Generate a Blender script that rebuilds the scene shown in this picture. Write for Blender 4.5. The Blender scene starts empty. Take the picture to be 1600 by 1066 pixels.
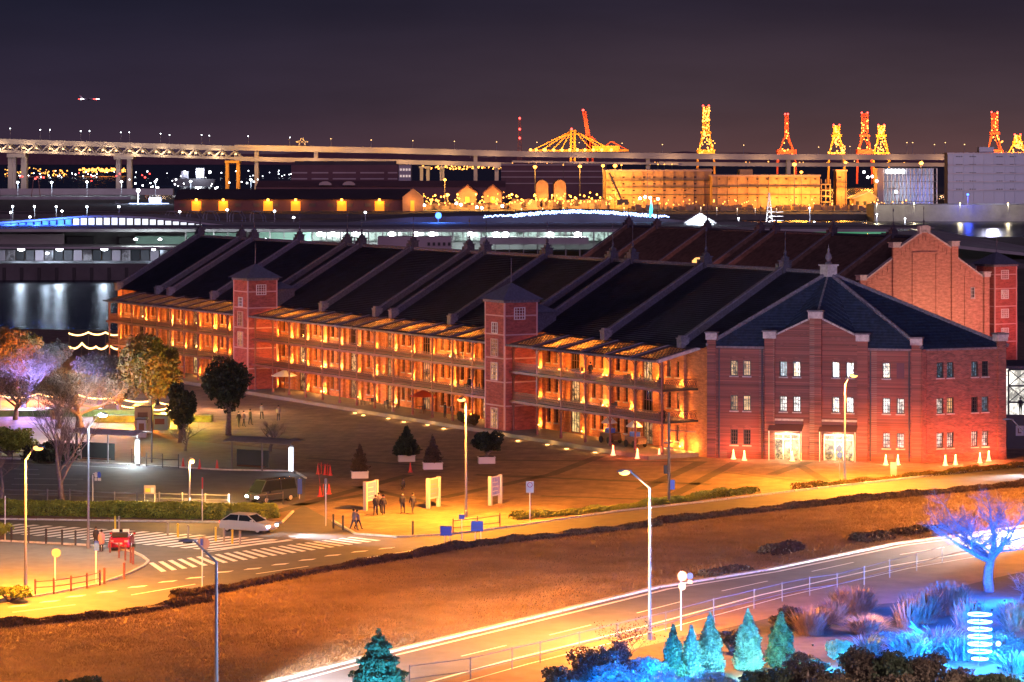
import bpy, math, random
import numpy as np
from mathutils import Vector, Matrix
random.seed(7)
R = math.radians
scene = bpy.context.scene
COL = scene.collection

# ------------------------------------------------------------------ camera, sky, sun, exposure
F, CH, HY = 4550.0, 29.6, 240.0          # focal length in photo pixels, camera height (m), horizon row
cd = bpy.data.cameras.new('camera'); cam = bpy.data.objects.new('camera', cd); COL.objects.link(cam)
cam.location = (0, 0, CH); cam.rotation_euler = (R(90), 0, 0)
cd.sensor_width = 36; cd.lens = 36 * F / 1600; cd.shift_y = -(533 - HY) / 1600
cd.clip_start = 1; cd.clip_end = 30000
scene.camera = cam

w = bpy.data.worlds.new('World'); scene.world = w; w.use_nodes = True
nt = w.node_tree; nt.nodes.clear()
def N(t, **k):
    n = nt.nodes.new(t)
    for a, b in k.items(): setattr(n, a, b)
    return n
out = N('ShaderNodeOutputWorld'); bg = N('ShaderNodeBackground'); nt.links.new(bg.outputs[0], out.inputs[0])
tc = N('ShaderNodeTexCoord'); sep = N('ShaderNodeSeparateXYZ'); nt.links.new(tc.outputs['Generated'], sep.inputs[0])
def ramp(stops):
    r = N('ShaderNodeValToRGB'); e = r.color_ramp.elements
    while len(e) < len(stops): e.new(0.5)
    for el, (p, c) in zip(e, stops): el.position = p; el.color = (*c, 1)
    return r
r1 = ramp([(0.0, (.045, .027, .048)), (.018, (.030, .021, .040)), (.05, (.0145, .0135, .029)), (.3, (.006, .008, .022)), (1, (.004, .005, .014))])
r2 = ramp([(0.0, (.112, .054, .055)), (.018, (.062, .038, .047)), (.05, (.025, .018, .031)), (.3, (.010, .009, .022)), (1, (.004, .005, .014))])
nt.links.new(sep.outputs[2], r1.inputs[0]); nt.links.new(sep.outputs[2], r2.inputs[0])
mr = N('ShaderNodeMapRange'); nt.links.new(sep.outputs[0], mr.inputs[0])
mr.inputs[1].default_value = -.18; mr.inputs[2].default_value = .12
mr.interpolation_type = 'SMOOTHSTEP'
mx = N('ShaderNodeMix', data_type='RGBA'); nt.links.new(mr.outputs[0], mx.inputs[0])
nt.links.new(r1.outputs[0], mx.inputs[6]); nt.links.new(r2.outputs[0], mx.inputs[7])
# faint uneven cloud in the city glow
cn = N('ShaderNodeTexNoise'); cn.inputs['Scale'].default_value = 9; cn.inputs['Detail'].default_value = 5
cm = N('ShaderNodeMapping'); cm.inputs['Scale'].default_value = (1, 1, 5)
nt.links.new(tc.outputs['Generated'], cm.inputs[0]); nt.links.new(cm.outputs[0], cn.inputs['Vector'])
cr = N('ShaderNodeMapRange'); cr.inputs[1].default_value = .3; cr.inputs[2].default_value = .7
cr.inputs[3].default_value = .86; cr.inputs[4].default_value = 1.14
nt.links.new(cn.outputs[0], cr.inputs[0])
m2 = N('ShaderNodeVectorMath', operation='SCALE'); nt.links.new(mx.outputs[2], m2.inputs[0]); nt.links.new(cr.outputs[0], m2.inputs[3])
nt.links.new(m2.outputs[0], bg.inputs[0]); bg.inputs[1].default_value = 1.0

# the city's glow from behind the camera, broad and dim
sd = bpy.data.lights.new('sun', 'SUN'); sun = bpy.data.objects.new('sun', sd); COL.objects.link(sun)
sd.energy = .80; sd.angle = R(45); sd.color = (.98, .60, .95)
sun.rotation_euler = Vector((-.12, 1, -.30)).to_track_quat('-Z', 'Y').to_euler()

scene.view_settings.view_transform = 'Standard'; scene.view_settings.look = 'None'
scene.view_settings.exposure = 0; scene.view_settings.gamma = 1
scene.view_settings.use_curve_mapping = False
scene.render.engine = 'CYCLES'
cy = scene.cycles
cy.use_denoising = True; cy.max_bounces = 5; cy.diffuse_bounces = 2; cy.glossy_bounces = 3; cy.transmission_bounces = 3
cy.transparent_max_bounces = 6; cy.sample_clamp_indirect = 4; cy.sample_clamp_direct = 0; cy.use_light_tree = True
cy.caustics_reflective = False; cy.caustics_refractive = False

# ------------------------------------------------------------------ materials
def mat(name, col, rough=.7, metal=0, var=0, scale=1.0, bump=0, bscale=None, emit=None, es=0, stretch=None, col2=None, spec=None, detail=4):
    m = bpy.data.materials.new(name); m.use_nodes = True
    t = m.node_tree; b = t.nodes['Principled BSDF']
    b.inputs['Base Color'].default_value = (*col, 1)
    b.inputs['Roughness'].default_value = rough; b.inputs['Metallic'].default_value = metal
    if spec is not None: b.inputs['Specular IOR Level'].default_value = spec
    L = t.links.new
    def vec():
        g = t.nodes.new('ShaderNodeNewGeometry')
        if stretch:
            mp = t.nodes.new('ShaderNodeMapping'); mp.inputs['Scale'].default_value = stretch
            L(g.outputs['Position'], mp.inputs[0]); return mp.outputs[0]
        return g.outputs['Position']
    if var or col2:
        n = t.nodes.new('ShaderNodeTexNoise'); n.inputs['Scale'].default_value = scale; n.inputs['Detail'].default_value = detail
        n.inputs['Roughness'].default_value = .65
        L(vec(), n.inputs['Vector'])
        rp = t.nodes.new('ShaderNodeValToRGB'); e = rp.color_ramp.elements
        c2 = col2 if col2 else tuple(min(1, c * (1 + var)) for c in col)
        c1 = col if col2 else tuple(c * (1 - var) for c in col)
        e[0].position = .34; e[0].color = (*c1, 1); e[1].position = .66; e[1].color = (*c2, 1)
        L(n.outputs[0], rp.inputs[0]); L(rp.outputs[0], b.inputs['Base Color'])
    if bump:
        n = t.nodes.new('ShaderNodeTexNoise'); n.inputs['Scale'].default_value = bscale or scale * 4; n.inputs['Detail'].default_value = 5
        L(vec(), n.inputs['Vector'])
        bp = t.nodes.new('ShaderNodeBump'); bp.inputs['Strength'].default_value = 1; bp.inputs['Distance'].default_value = bump
        L(n.outputs[0], bp.inputs['Height']); L(bp.outputs[0], b.inputs['Normal'])
    if emit:
        b.inputs['Emission Color'].default_value = (*emit, 1); b.inputs['Emission Strength'].default_value = es
    return m

def brick_mat(name, c1, c2, mortar):
    m = bpy.data.materials.new(name); m.use_nodes = True
    t = m.node_tree; b = t.nodes['Principled BSDF']; L = t.links.new
    tcn = t.nodes.new('ShaderNodeTexCoord'); s = t.nodes.new('ShaderNodeSeparateXYZ'); L(tcn.outputs['Object'], s.inputs[0])
    a = t.nodes.new('ShaderNodeMath'); a.operation = 'ADD'; L(s.outputs[0], a.inputs[0]); L(s.outputs[1], a.inputs[1])
    c = t.nodes.new('ShaderNodeCombineXYZ'); L(a.outputs[0], c.inputs[0]); L(s.outputs[2], c.inputs[1])
    br = t.nodes.new('ShaderNodeTexBrick'); L(c.outputs[0], br.inputs['Vector'])
    br.inputs['Color1'].default_value = (*c1, 1); br.inputs['Color2'].default_value = (*c2, 1); br.inputs['Mortar'].default_value = (*mortar, 1)
    br.inputs['Scale'].default_value = 1; br.inputs['Brick Width'].default_value = .26; br.inputs['Row Height'].default_value = .09
    br.inputs['Mortar Size'].default_value = .008; br.inputs['Bias'].default_value = 0
    n = t.nodes.new('ShaderNodeTexNoise'); n.inputs['Scale'].default_value = 1.1; n.inputs['Detail'].default_value = 7; n.inputs['Roughness'].default_value = .7
    mp = t.nodes.new('ShaderNodeMapping'); mp.inputs['Scale'].default_value = (1, 3.0, 1); L(c.outputs[0], mp.inputs[0]); L(mp.outputs[0], n.inputs['Vector'])
    mr = t.nodes.new('ShaderNodeMapRange'); mr.inputs[1].default_value = .28; mr.inputs[2].default_value = .72; mr.inputs[3].default_value = .5; mr.inputs[4].default_value = 1.5
    L(n.outputs[0], mr.inputs[0])
    sc = t.nodes.new('ShaderNodeVectorMath'); sc.operation = 'SCALE'; L(br.outputs['Color'], sc.inputs[0]); L(mr.outputs[0], sc.inputs[3])
    L(sc.outputs[0], b.inputs['Base Color']); b.inputs['Roughness'].default_value = .85
    bp = t.nodes.new('ShaderNodeBump'); bp.inputs['Distance'].default_value = .01; L(br.outputs['Fac'], bp.inputs['Height']); bp.invert = True; L(bp.outputs[0], b.inputs['Normal'])
    return m

def emi(name, col, s):
    m = bpy.data.materials.new(name); m.use_nodes = True; t = m.node_tree
    b = t.nodes['Principled BSDF']; b.inputs['Base Color'].default_value = (*[min(.8, c) for c in col], 1)
    b.inputs['Emission Color'].default_value = (*col, 1); b.inputs['Emission Strength'].default_value = s
    return m

def litpane(name, col, s, lo=.15, scale=2.2, seedz=0):
    """window of a lit room: the room behind shows as uneven bright and dark shapes"""
    m = bpy.data.materials.new(name); m.use_nodes = True; t = m.node_tree; L = t.links.new
    b = t.nodes['Principled BSDF']; b.inputs['Base Color'].default_value = (.04, .04, .04, 1); b.inputs['Roughness'].default_value = .15
    g = t.nodes.new('ShaderNodeNewGeometry'); mp = t.nodes.new('ShaderNodeMapping'); mp.inputs['Location'].default_value = (seedz, seedz, seedz)
    L(g.outputs['Position'], mp.inputs[0])
    v = t.nodes.new('ShaderNodeTexNoise'); v.inputs['Scale'].default_value = scale; v.inputs['Detail'].default_value = 6; v.inputs['Roughness'].default_value = .75
    L(mp.outputs[0], v.inputs['Vector'])
    rp = t.nodes.new('ShaderNodeMapRange'); rp.inputs[1].default_value = .42; rp.inputs[2].default_value = .58
    rp.inputs[3].default_value = lo * s; rp.inputs[4].default_value = s
    L(v.outputs[0], rp.inputs[0]); L(rp.outputs[0], b.inputs['Emission Strength'])
    b.inputs['Emission Color'].default_value = (*col, 1)
    return m

M = {}
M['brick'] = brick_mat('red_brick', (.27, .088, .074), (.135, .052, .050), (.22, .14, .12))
M['brick_v'] = brick_mat('lit_veranda_brick', (.54, .19, .070), (.42, .14, .055), (.45, .24, .12))  # same brick made lighter and more orange; veranda glow put into the colour
M['stone'] = mat('pale_stone', (.42, .38, .38), .8, var=.25, scale=3, bump=.01)
M['tile'] = mat('dark_roof_tile', (.013, .014, .026), .62, var=.55, scale=.7, spec=.3, detail=8)
M['tile_e'] = mat('tile_course_edge', (.017, .018, .032), .6, var=.5, scale=1.1, spec=.3)
M['tile_b'] = mat('slate_roof_tile', (.012, .021, .050), .65, var=.4, scale=2.5, spec=.3)
M['tile_r'] = mat('brown_roof_tile', (.10, .062, .052), .75, var=.35, scale=1.2, spec=.3)
M['lead'] = mat('weathered_coping', (.145, .128, .16), .7, var=.35, scale=4)
M['lead_d'] = mat('dark_ridge_metal', (.06, .055, .08), .55, var=.4, scale=5)
M['iron'] = mat('red_oxide_iron', (.17, .055, .05), .5, var=.2, scale=6)
M['iron_d'] = mat('dark_iron', (.045, .04, .05), .5, var=.3, scale=8)
M['iron_p'] = mat('dusty_red_iron', (.13, .05, .04), .5, var=.2, scale=8)
M['towerred'] = brick_mat('terracotta_brick', (.40, .085, .062), (.30, .062, .052), (.30, .12, .10))
M['trim'] = mat('pink_trim', (.55, .30, .28), .6)
M['slab'] = mat('veranda_floor', (.030, .022, .020), .8, var=.2, scale=3)
M['dark'] = mat('dark_void', (.012, .012, .014), .6)
M['glassd'] = mat('dark_glass', (.015, .02, .025), .08, spec=.6)
M['frame'] = mat('window_frame', (.03, .025, .03), .5)
M['framew'] = mat('white_window_frame', (.7, .62, .6), .5)
M['lit_w'] = litpane('warm_lit_room', (1, .58, .24), 1.1, .05, 1.5)
M['lit_p'] = litpane('pale_lit_room', (1, .86, .74), 1.4, .15, 1.6, 5)
M['lit_d'] = litpane('dim_lit_room', (1, .5, .2), .6, .03, 1.3, 9)
M['lit_c'] = litpane('cool_lit_room', (.45, .75, 1), .35, .02, 3.0, 13)
M['lit_shop'] = litpane('shop_interior', (1, .66, .26), 1.3, .12, 1.2, 3)
M['asphalt'] = mat('asphalt', (.105, .10, .105), .8, var=.16, scale=.6, bump=.004, bscale=30)
M['asphalt2'] = mat('worn_asphalt', (.135, .13, .14), .8, var=.14, scale=.5, bump=.004, bscale=30)
def pave_mat():
    m = mat('plaza_paving', (.205, .140, .108), .85, var=.28, scale=.45, bump=.004, bscale=12, detail=8); t = m.node_tree; L = t.links.new; b = t.nodes['Principled BSDF']
    src = b.inputs['Base Color'].links[0].from_socket
    g = t.nodes.new('ShaderNodeNewGeometry'); mp = t.nodes.new('ShaderNodeMapping'); mp.inputs['Rotation'].default_value = (0, 0, R(-30.8)); L(g.outputs['Position'], mp.inputs[0])
    br = t.nodes.new('ShaderNodeTexBrick'); L(mp.outputs[0], br.inputs['Vector']); br.inputs['Scale'].default_value = 1; br.inputs['Brick Width'].default_value = 1.2; br.inputs['Row Height'].default_value = .8
    br.inputs['Color1'].default_value = (1.12, 1.12, 1.12, 1); br.inputs['Color2'].default_value = (.84, .84, .84, 1); br.inputs['Mortar'].default_value = (.45, .45, .45, 1); br.inputs['Mortar Size'].default_value = .025
    mx = t.nodes.new('ShaderNodeVectorMath'); mx.operation = 'MULTIPLY'; L(src, mx.inputs[0]); L(br.outputs['Color'], mx.inputs[1]); L(mx.outputs[0], b.inputs['Base Color']); return m
M['pave'] = pave_mat()
M['paved'] = mat('dark_paving', (.085, .07, .06), .85, var=.2, scale=.6)
M['pavel'] = mat('pale_paving', (.20, .185, .17), .85, var=.12, scale=.8)
M['path'] = mat('brown_path', (.18, .115, .085), .85, var=.18, scale=.6)
M['kerb'] = mat('kerb_stone', (.52, .50, .48), .8, var=.18, scale=3)
M['white'] = mat('road_paint', (.78, .78, .76), .7, var=.06, scale=3)
M['meadow'] = mat('dry_meadow', (.185, .112, .050), .95, scale=.11, bump=.10, bscale=3.0, col2=(.36, .225, .105), stretch=(.8, 1.5, 1), detail=14)
M['meadowblade'] = mat('meadow_blades', (.20, .125, .055), .95, scale=.22, col2=(.40, .25, .12), detail=10)
M['verge'] = mat('pale_dry_grass', (.12, .08, .04), .95, scale=1.5, bump=.06, bscale=9, col2=(.29, .21, .115), detail=8)
M['soil'] = mat('garden_soil', (.05, .04, .03), .95, var=.3, scale=1)
M['parkd'] = mat('park_ground', (.10, .09, .07), .95, var=.4, scale=.08)
M['concrete'] = mat('concrete', (.30, .30, .31), .85, var=.2, scale=.1)
M['concd'] = mat('dark_concrete', (.085, .08, .085), .85, var=.25, scale=.12)
M['bridge'] = mat('bridge_paint', (.40, .37, .33), .7, var=.1, scale=.05)
M['lamppost'] = mat('galvanised_post', (.20, .20, .24), .45, .3, var=.1, scale=3)
M['pole_d'] = mat('dark_post', (.05, .045, .045), .5)
M['pole_w'] = mat('white_post', (.7, .68, .66), .5)
M['fence'] = mat('grey_fence_metal', (.16, .15, .16), .5)
M['bark'] = mat('bark', (.16, .12, .10), .9, var=.3, scale=5, bump=.01)
M['barkp'] = mat('pale_bark', (.22, .17, .155), .9, var=.3, scale=5, bump=.01)
M['barkb'] = mat('silvery_bark', (.15, .17, .20), .9, var=.3, scale=5)
M['leafd'] = mat('dark_leaf', (.025, .035, .016), .7, var=.5, scale=1.2)
M['leaf'] = mat('green_leaf', (.07, .10, .022), .7, var=.5, scale=1.0)
M['leafy'] = mat('yellow_green_leaf', (.21, .25, .035), .7, var=.4, scale=1.0)
M['leafo'] = mat('autumn_leaf', (.13, .065, .015), .7, scale=.4, col2=(.05, .06, .012))
M['leafc'] = mat('conifer_leaf', (.05, .12, .07), .7, var=.45, scale=1.4)
M['leafs'] = mat('silver_conifer_leaf', (.10, .22, .18), .7, var=.3, scale=1.6)
M['leafbr'] = mat('brown_shrub_leaf', (.065, .045, .03), .8, var=.4, scale=1.5)
M['leafw'] = mat('pale_twig_leaf', (.12, .12, .13), .8, var=.4, scale=1.5)
M['straw'] = mat('straw_grass', (.20, .125, .085), .8, var=.3, scale=2)
M['bladeb'] = mat('broad_blade', (.10, .17, .18), .6, var=.3, scale=2)
M['hedge'] = mat('hedge_brown', (.075, .042, .026), .9, var=.5, scale=1.5)
M['red'] = mat('red_plastic', (.55, .04, .03), .5)
M['redcar'] = mat('red_car_paint', (.45, .015, .03), .25, spec=.7)
M['silver'] = mat('silver_car_paint', (.5, .5, .52), .3, .4)
M['blackcar'] = mat('dark_blue_car_paint', (.03, .04, .06), .25, spec=.7)
M['whitecar'] = mat('white_car_paint', (.7, .7, .7), .3, spec=.6)
M['tyre'] = mat('tyre_rubber', (.02, .02, .02), .8)
M['blue'] = mat('blue_sign', (.03, .08, .45), .5)
M['signw'] = mat('white_sign', (.52, .48, .46), .5)
M['signback'] = mat('sign_back', (.30, .26, .22), .5)
M['signp'] = mat('poster_print', (.40, .28, .40), .6, scale=3.2, col2=(.15, .20, .45))
M['yellow'] = mat('yellow_print', (.7, .5, .05), .6)
M['planter'] = mat('white_planter', (.62, .58, .58), .6)
M['canvas'] = mat('white_canvas', (.8, .78, .72), .8)
M['redcanvas'] = mat('red_canvas', (.45, .06, .03), .8)
M['skin'] = mat('skin', (.5, .3, .22), .6)
M['cloth1'] = mat('dark_coat', (.03, .03, .04), .8)
M['cloth2'] = mat('pink_coat', (.60, .32, .28), .8)
M['cloth3'] = mat('blue_trousers', (.06, .08, .16), .8)
M['cloth4'] = mat('grey_coat', (.2, .18, .2), .8)
M['hair'] = mat('dark_hair', (.02, .015, .012), .6)
M['wood'] = mat('dark_wood', (.12, .05, .025), .6)
M['cranery'] = mat('crane_yellow', (.70, .34, .04), .6)
M['cranerr'] = mat('crane_red', (.55, .07, .035), .6)
M['wallo'] = mat('ochre_warehouse_wall', (.36, .24, .15), .85, var=.3, scale=.12, detail=8)
M['wallb'] = mat('grey_violet_wall', (.30, .29, .36), .85, var=.06, scale=.02)
M['wallp'] = mat('pale_violet_wall', (.34, .28, .31), .85, var=.12, scale=.05)
M['wallpu'] = mat('dull_purple_wall', (.11, .055, .075), .85, var=.15, scale=.05)
M['roofd'] = mat('dark_shed_roof', (.045, .035, .05), .8, var=.2, scale=.05)
M['roofg'] = mat('grey_roof_deck', (.16, .15, .16), .8, var=.35, scale=.04)
M['green'] = mat('pale_green_wall', (.22, .36, .30), .7, var=.25, scale=.06)
M['e_sod'] = emi('sodium_lamp', (1, .46, .11), 4.2)
M['e_sodfar'] = emi('far_sodium_lamp', (1, .40, .07), 4.2)
M['e_white'] = emi('white_lamp', (.92, 1, .98), 40)
M['e_whitefar'] = emi('far_white_lamp', (.9, .95, 1), 16)
M['e_warm'] = emi('warm_lamp', (1, .56, .20), 5)
M['e_fest'] = emi('festoon_bulbs', (1, .58, .22), 5)
M['e_red'] = emi('red_beacon', (1, .05, .04), 9)
M['e_blue'] = emi('blue_lamp', (.04, .15, 1), 9)
M['e_bluew'] = emi('blue_white_lamp', (.35, .5, 1), 5)
M['e_cyan'] = emi('cyan_light', (.05, .75, 1), 4)
M['e_ring'] = emi('ring_lamp', (.70, .93, 1), 1.7)
M['e_door'] = emi('orange_lit_door', (1, .32, .02), .8)
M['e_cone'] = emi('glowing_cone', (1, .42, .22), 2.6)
M['e_sign'] = emi('shelter_light_panel', (.80, .92, 1), 2.6)
M['e_signd'] = emi('pale_lit_panel', (1, .8, .7), .5)
M['e_head'] = emi('headlamp', (.95, .97, 1), 60)
M['e_tail'] = emi('tail_lamp', (1, .04, .02), 6)
M['e_band'] = emi('lit_terminal_window', (.85, .92, 1), 1.1)
M['e_blueband'] = emi('blue_lit_terminal_window', (.04, .14, 1), 2.2)
M['e_amber'] = emi('amber_lit_glass', (1, .5, .15), 1.5)
M['e_tent'] = emi('glowing_tent', (.72, .85, 1), 1.4)
M['e_green'] = emi('green_lit_strip', (.10, .42, .22), .6)

def water_mat():
    m = bpy.data.materials.new('harbour_water'); m.use_nodes = True; t = m.node_tree; L = t.links.new
    b = t.nodes['Principled BSDF']; b.inputs['Base Color'].default_value = (.004, .012, .045, 1); b.inputs['Roughness'].default_value = .27
    b.inputs['Specular IOR Level'].default_value = .22
    g = t.nodes.new('ShaderNodeNewGeometry'); mp = t.nodes.new('ShaderNodeMapping'); mp.inputs['Scale'].default_value = (.35, .9, 1)
    L(g.outputs['Position'], mp.inputs[0])
    n = t.nodes.new('ShaderNodeTexNoise'); n.inputs['Scale'].default_value = .5; n.inputs['Detail'].default_value = 6; L(mp.outputs[0], n.inputs['Vector'])
    bp = t.nodes.new('ShaderNodeBump'); bp.inputs['Distance'].default_value = .55; bp.inputs['Strength'].default_value = .6
    L(n.outputs[0], bp.inputs['Height']); L(bp.outputs[0], b.inputs['Normal'])
    return m
M['water'] = water_mat()
def panel_mat():
    m = bpy.data.materials.new('canopy_glazing'); m.use_nodes = True; t = m.node_tree; L = t.links.new
    b = t.nodes['Principled BSDF']; o = t.nodes['Material Output']
    tr = t.nodes.new('ShaderNodeBsdfTranslucent'); tr.inputs[0].default_value = (.95, .72, .35, 1)
    b.inputs['Base Color'].default_value = (.12, .07, .05, 1); b.inputs['Roughness'].default_value = .3
    mx = t.nodes.new('ShaderNodeMixShader'); mx.inputs[0].default_value = .8
    L(b.outputs[0], mx.inputs[1]); L(tr.outputs[0], mx.inputs[2]); L(mx.outputs[0], o.inputs[0])
    return m
M['glaze'] = panel_mat()

# ------------------------------------------------------------------ mesh builder and object helpers
class MB:
    def __init__(s): s.v = []; s.f = []; s.mi = []
    def add(s, vs, fs, mi=0):
        o = len(s.v); s.v += [tuple(p) for p in vs]; s.f += [tuple(i + o for i in f) for f in fs]; s.mi += [mi] * len(fs); return s
    def bx(s, x0, x1, y0, y1, z0, z1, mi=0):
        return s.add([(x0,y0,z0),(x1,y0,z0),(x1,y1,z0),(x0,y1,z0),(x0,y0,z1),(x1,y0,z1),(x1,y1,z1),(x0,y1,z1)],
                     [(3,2,1,0),(4,5,6,7),(0,1,5,4),(1,2,6,5),(2,3,7,6),(3,0,4,7)], mi)
    def prism(s, pts, d, mi=0):
        n = len(pts); d = Vector(d); p = [Vector(q) for q in pts]
        return s.add(p + [q + d for q in p], [tuple(range(n - 1, -1, -1)), tuple(range(n, 2 * n))] + [(i, (i + 1) % n, n + (i + 1) % n, n + i) for i in range(n)], mi)
    def beam(s, p, q, a, b=None, mi=0, up=(0, 0, 1)):
        p = Vector(p); q = Vector(q); b = b or a; d = (q - p)
        if d.length < 1e-6: return s
        d.normalize(); u = Vector(up)
        if abs(d.dot(u)) > .98: u = Vector((1, 0, 0))
        x = d.cross(u).normalized() * (a / 2); y = x.cross(d).normalized() * (b / 2)
        vs = [p - x - y, p + x - y, p + x + y, p - x + y, q - x - y, q + x - y, q + x + y, q - x + y]
        return s.add(vs, [(3,2,1,0),(4,5,6,7),(0,1,5,4),(1,2,6,5),(2,3,7,6),(3,0,4,7)], mi)
    def tube(s, pts, rs, n=6, mi=0):
        pts = [Vector(p) for p in pts]; k = len(pts)
        if not hasattr(rs, '__len__'): rs = [rs] * k
        vs = []
        for i, p in enumerate(pts):
            d = (pts[min(i + 1, k - 1)] - pts[max(i - 1, 0)]).normalized()
            u = Vector((0, 0, 1)) if abs(d.z) < .9 else Vector((1, 0, 0))
            x = d.cross(u).normalized(); y = x.cross(d)
            vs += [p + (x * math.cos(2 * math.pi * j / n) + y * math.sin(2 * math.pi * j / n)) * rs[i] for j in range(n)]
        fs = [(i * n + j, i * n + (j + 1) % n, (i + 1) * n + (j + 1) % n, (i + 1) * n + j) for i in range(k - 1) for j in range(n)]
        fs += [tuple(range(n - 1, -1, -1)), tuple(range((k - 1) * n, k * n))]
        return s.add(vs, fs, mi)
    def lathe(s, prof, n=10, c=(0, 0, 0), mi=0):
        vs = []; k = len(prof)
        for r, z in prof: vs += [(c[0] + r * math.cos(2 * math.pi * j / n), c[1] + r * math.sin(2 * math.pi * j / n), c[2] + z) for j in range(n)]
        fs = [(i * n + j, i * n + (j + 1) % n, (i + 1) * n + (j + 1) % n, (i + 1) * n + j) for i in range(k - 1) for j in range(n)]
        fs += [tuple(range(n - 1, -1, -1)), tuple(range((k - 1) * n, k * n))]
        return s.add(vs, fs, mi)
    def sph(s, c, r, n=6, mi=0, sz=1):
        m = max(3, n // 2 + 1)
        return s.lathe([(max(.001, r * math.sin(math.pi * i / m)), -r * sz * math.cos(math.pi * i / m)) for i in range(m + 1)], n, c, mi)
    def face(s, pts, mi=0): return s.add(pts, [tuple(range(len(pts)))], mi)
    def mesh(s, name, mats, smooth=False):
        me = bpy.data.meshes.new(name); me.from_pydata(s.v, [], s.f)
        if not isinstance(mats, (list, tuple)): mats = [mats]
        for m in mats: me.materials.append(M[m] if isinstance(m, str) else m)
        if len(mats) > 1: me.polygons.foreach_set('material_index', s.mi)
        if smooth: me.polygons.foreach_set('use_smooth', [True] * len(me.polygons))
        me.update(); return me
    def build(s, name, mats, parent=None, loc=(0, 0, 0), rz=0, smooth=False):
        return link(name, s.mesh(name, mats, smooth), parent, loc, rz)

def link(name, data, parent=None, loc=(0, 0, 0), rz=0, scale=None):
    o = bpy.data.objects.new(name, data); COL.objects.link(o); o.location = loc; o.rotation_euler = (0, 0, rz)
    if scale: o.scale = scale
    if parent: o.parent = parent
    return o
def tag(o, label, cat, group=None, kind=None):
    o['label'] = label; o['category'] = cat
    if group: o['group'] = group
    if kind: o['kind'] = kind
    return o
def thing(name, label, cat, loc=(0, 0, 0), rz=0, group=None): return tag(link(name, None, None, loc, rz), label, cat, group)
def struct(o): o['kind'] = 'structure'; return o
def stuff(o): o['kind'] = 'stuff'; return o
def copy_tree(o, parent=None):
    """a thing, its parts, their sub-parts and their lights"""
    c = o.copy(); COL.objects.link(c)
    if parent: c.parent = parent
    for k in list(o.children): copy_tree(k, c)
    return c
def G(x, y, h=0.0):
    """point of the photograph on the horizontal plane h"""
    Y = F * (CH - h) / (y - HY); return Vector(((x - 800) * Y / F, Y, h))
def A(x, y, Y): return Vector(((x - 800) * Y / F, Y, CH - (y - HY) * Y / F))
LD = {}
def lamp(parent, loc, power, col, radius=.15, spot=None, aim=(0, 0, -1), blend=.6, name='lamp_light'):
    k = (power, col, radius, spot, blend)
    if k not in LD:
        l = bpy.data.lights.new(name, 'SPOT' if spot else 'POINT'); l.energy = power; l.color = col; l.shadow_soft_size = radius
        if spot: l.spot_size = R(spot); l.spot_blend = blend
        LD[k] = l
    o = bpy.data.objects.new(name, LD[k]); COL.objects.link(o); o.location = loc
    if spot: o.rotation_euler = Vector(aim).to_track_quat('-Z', 'Y').to_euler()
    if parent: o.parent = parent
    return o
SOD = (1, .315, .022); WRM = (1, .345, .05); WHT = (.86, 1, .96)
NTH = ['first', 'second', 'third', 'fourth', 'fifth', 'sixth', 'seventh', 'eighth', 'ninth', 'tenth', 'eleventh', 'twelfth', 'thirteenth', 'fourteenth', 'fifteenth', 'sixteenth']

def sheet(name, pts, z, m, kind='structure', label=None, cat=None, thick=0, parent=None):
    """flat or raised slab over a polygon of ground points"""
    mb = MB()
    p = [Vector((q[0], q[1], z)) for q in pts]
    if thick: mb.prism([Vector((q.x, q.y, z - thick)) for q in p], (0, 0, thick))
    else: mb.face(p)
    o = mb.build(name, m, parent)
    # make the top face look up
    me = o.data
    if not thick and me.polygons[0].normal.z < 0: me.flip_normals()
    if kind and not parent: o['kind'] = kind
    if label: tag(o, label, cat)
    return o
def GP(*xy): return [G(x, y) for x, y in xy]
def strip(name, pts, width, z, m, parent=None, h=None):
    """ribbon of constant width along ground points; h gives it height"""
    mb = MB(); P = [Vector((p[0], p[1], 0)) for p in pts]; L, Rr = [], []
    for i, p in enumerate(P):
        d = (P[min(i + 1, len(P) - 1)] - P[max(i - 1, 0)]).normalized(); n = Vector((-d.y, d.x, 0)) * width / 2
        L.append(p + n); Rr.append(p - n)
    for i in range(len(P) - 1):
        q = [Rr[i], Rr[i + 1], L[i + 1], L[i]]
        if h: mb.prism([Vector((a.x, a.y, z)) for a in q], (0, 0, h))
        else: mb.face([Vector((a.x, a.y, z)) for a in q])
    return mb.build(name, m, parent)
def resample(pts, step):
    P = [Vector(p) for p in pts]; outp = [P[0]]
    for a, b in zip(P, P[1:]):
        n = max(1, round((b - a).length / step))
        for i in range(1, n + 1): outp.append(a.lerp(b, i / n))
    return outp
# ------------------------------------------------------------------ land, water, roads
SEA = -3.0
struct(MB().face([(-9000, 380, SEA), (9000, 380, SEA), (9000, 16000, SEA), (-9000, 16000, SEA)]).build('water', 'water'))
land = [(-700, 20), (700, 20), (700, 880), (95, 880), (70, 640), (-15, 640), (-40, 480), (-110, 498), (-700, 498)]
o = sheet('ground', land, 0, 'pave', thick=5)
sheet('park_ground', [(88, 425), (700, 330), (700, 879), (96, 879)], .004, 'parkd')
street = GP((-90,950),(0,940),(60,932),(150,915),(200,898),(226,885),(232,878),(222,870),(205,862),(170,856),(140,853),(0,846),(-90,843),
            (-90,811),(0,812),(200,815),(440,818),(458,800),(475,790),(520,815),(555,835),(620,840),(700,836),(790,825),(960,800),(1100,785),(1240,768),(1400,750),(1600,728),(1720,714),
            (1720,745),(1600,758),(1400,776),(1200,797),(1030,820),(860,838),(720,855),(640,870),(480,898),(320,935),(160,962),(0,982),(-90,995))
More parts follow.
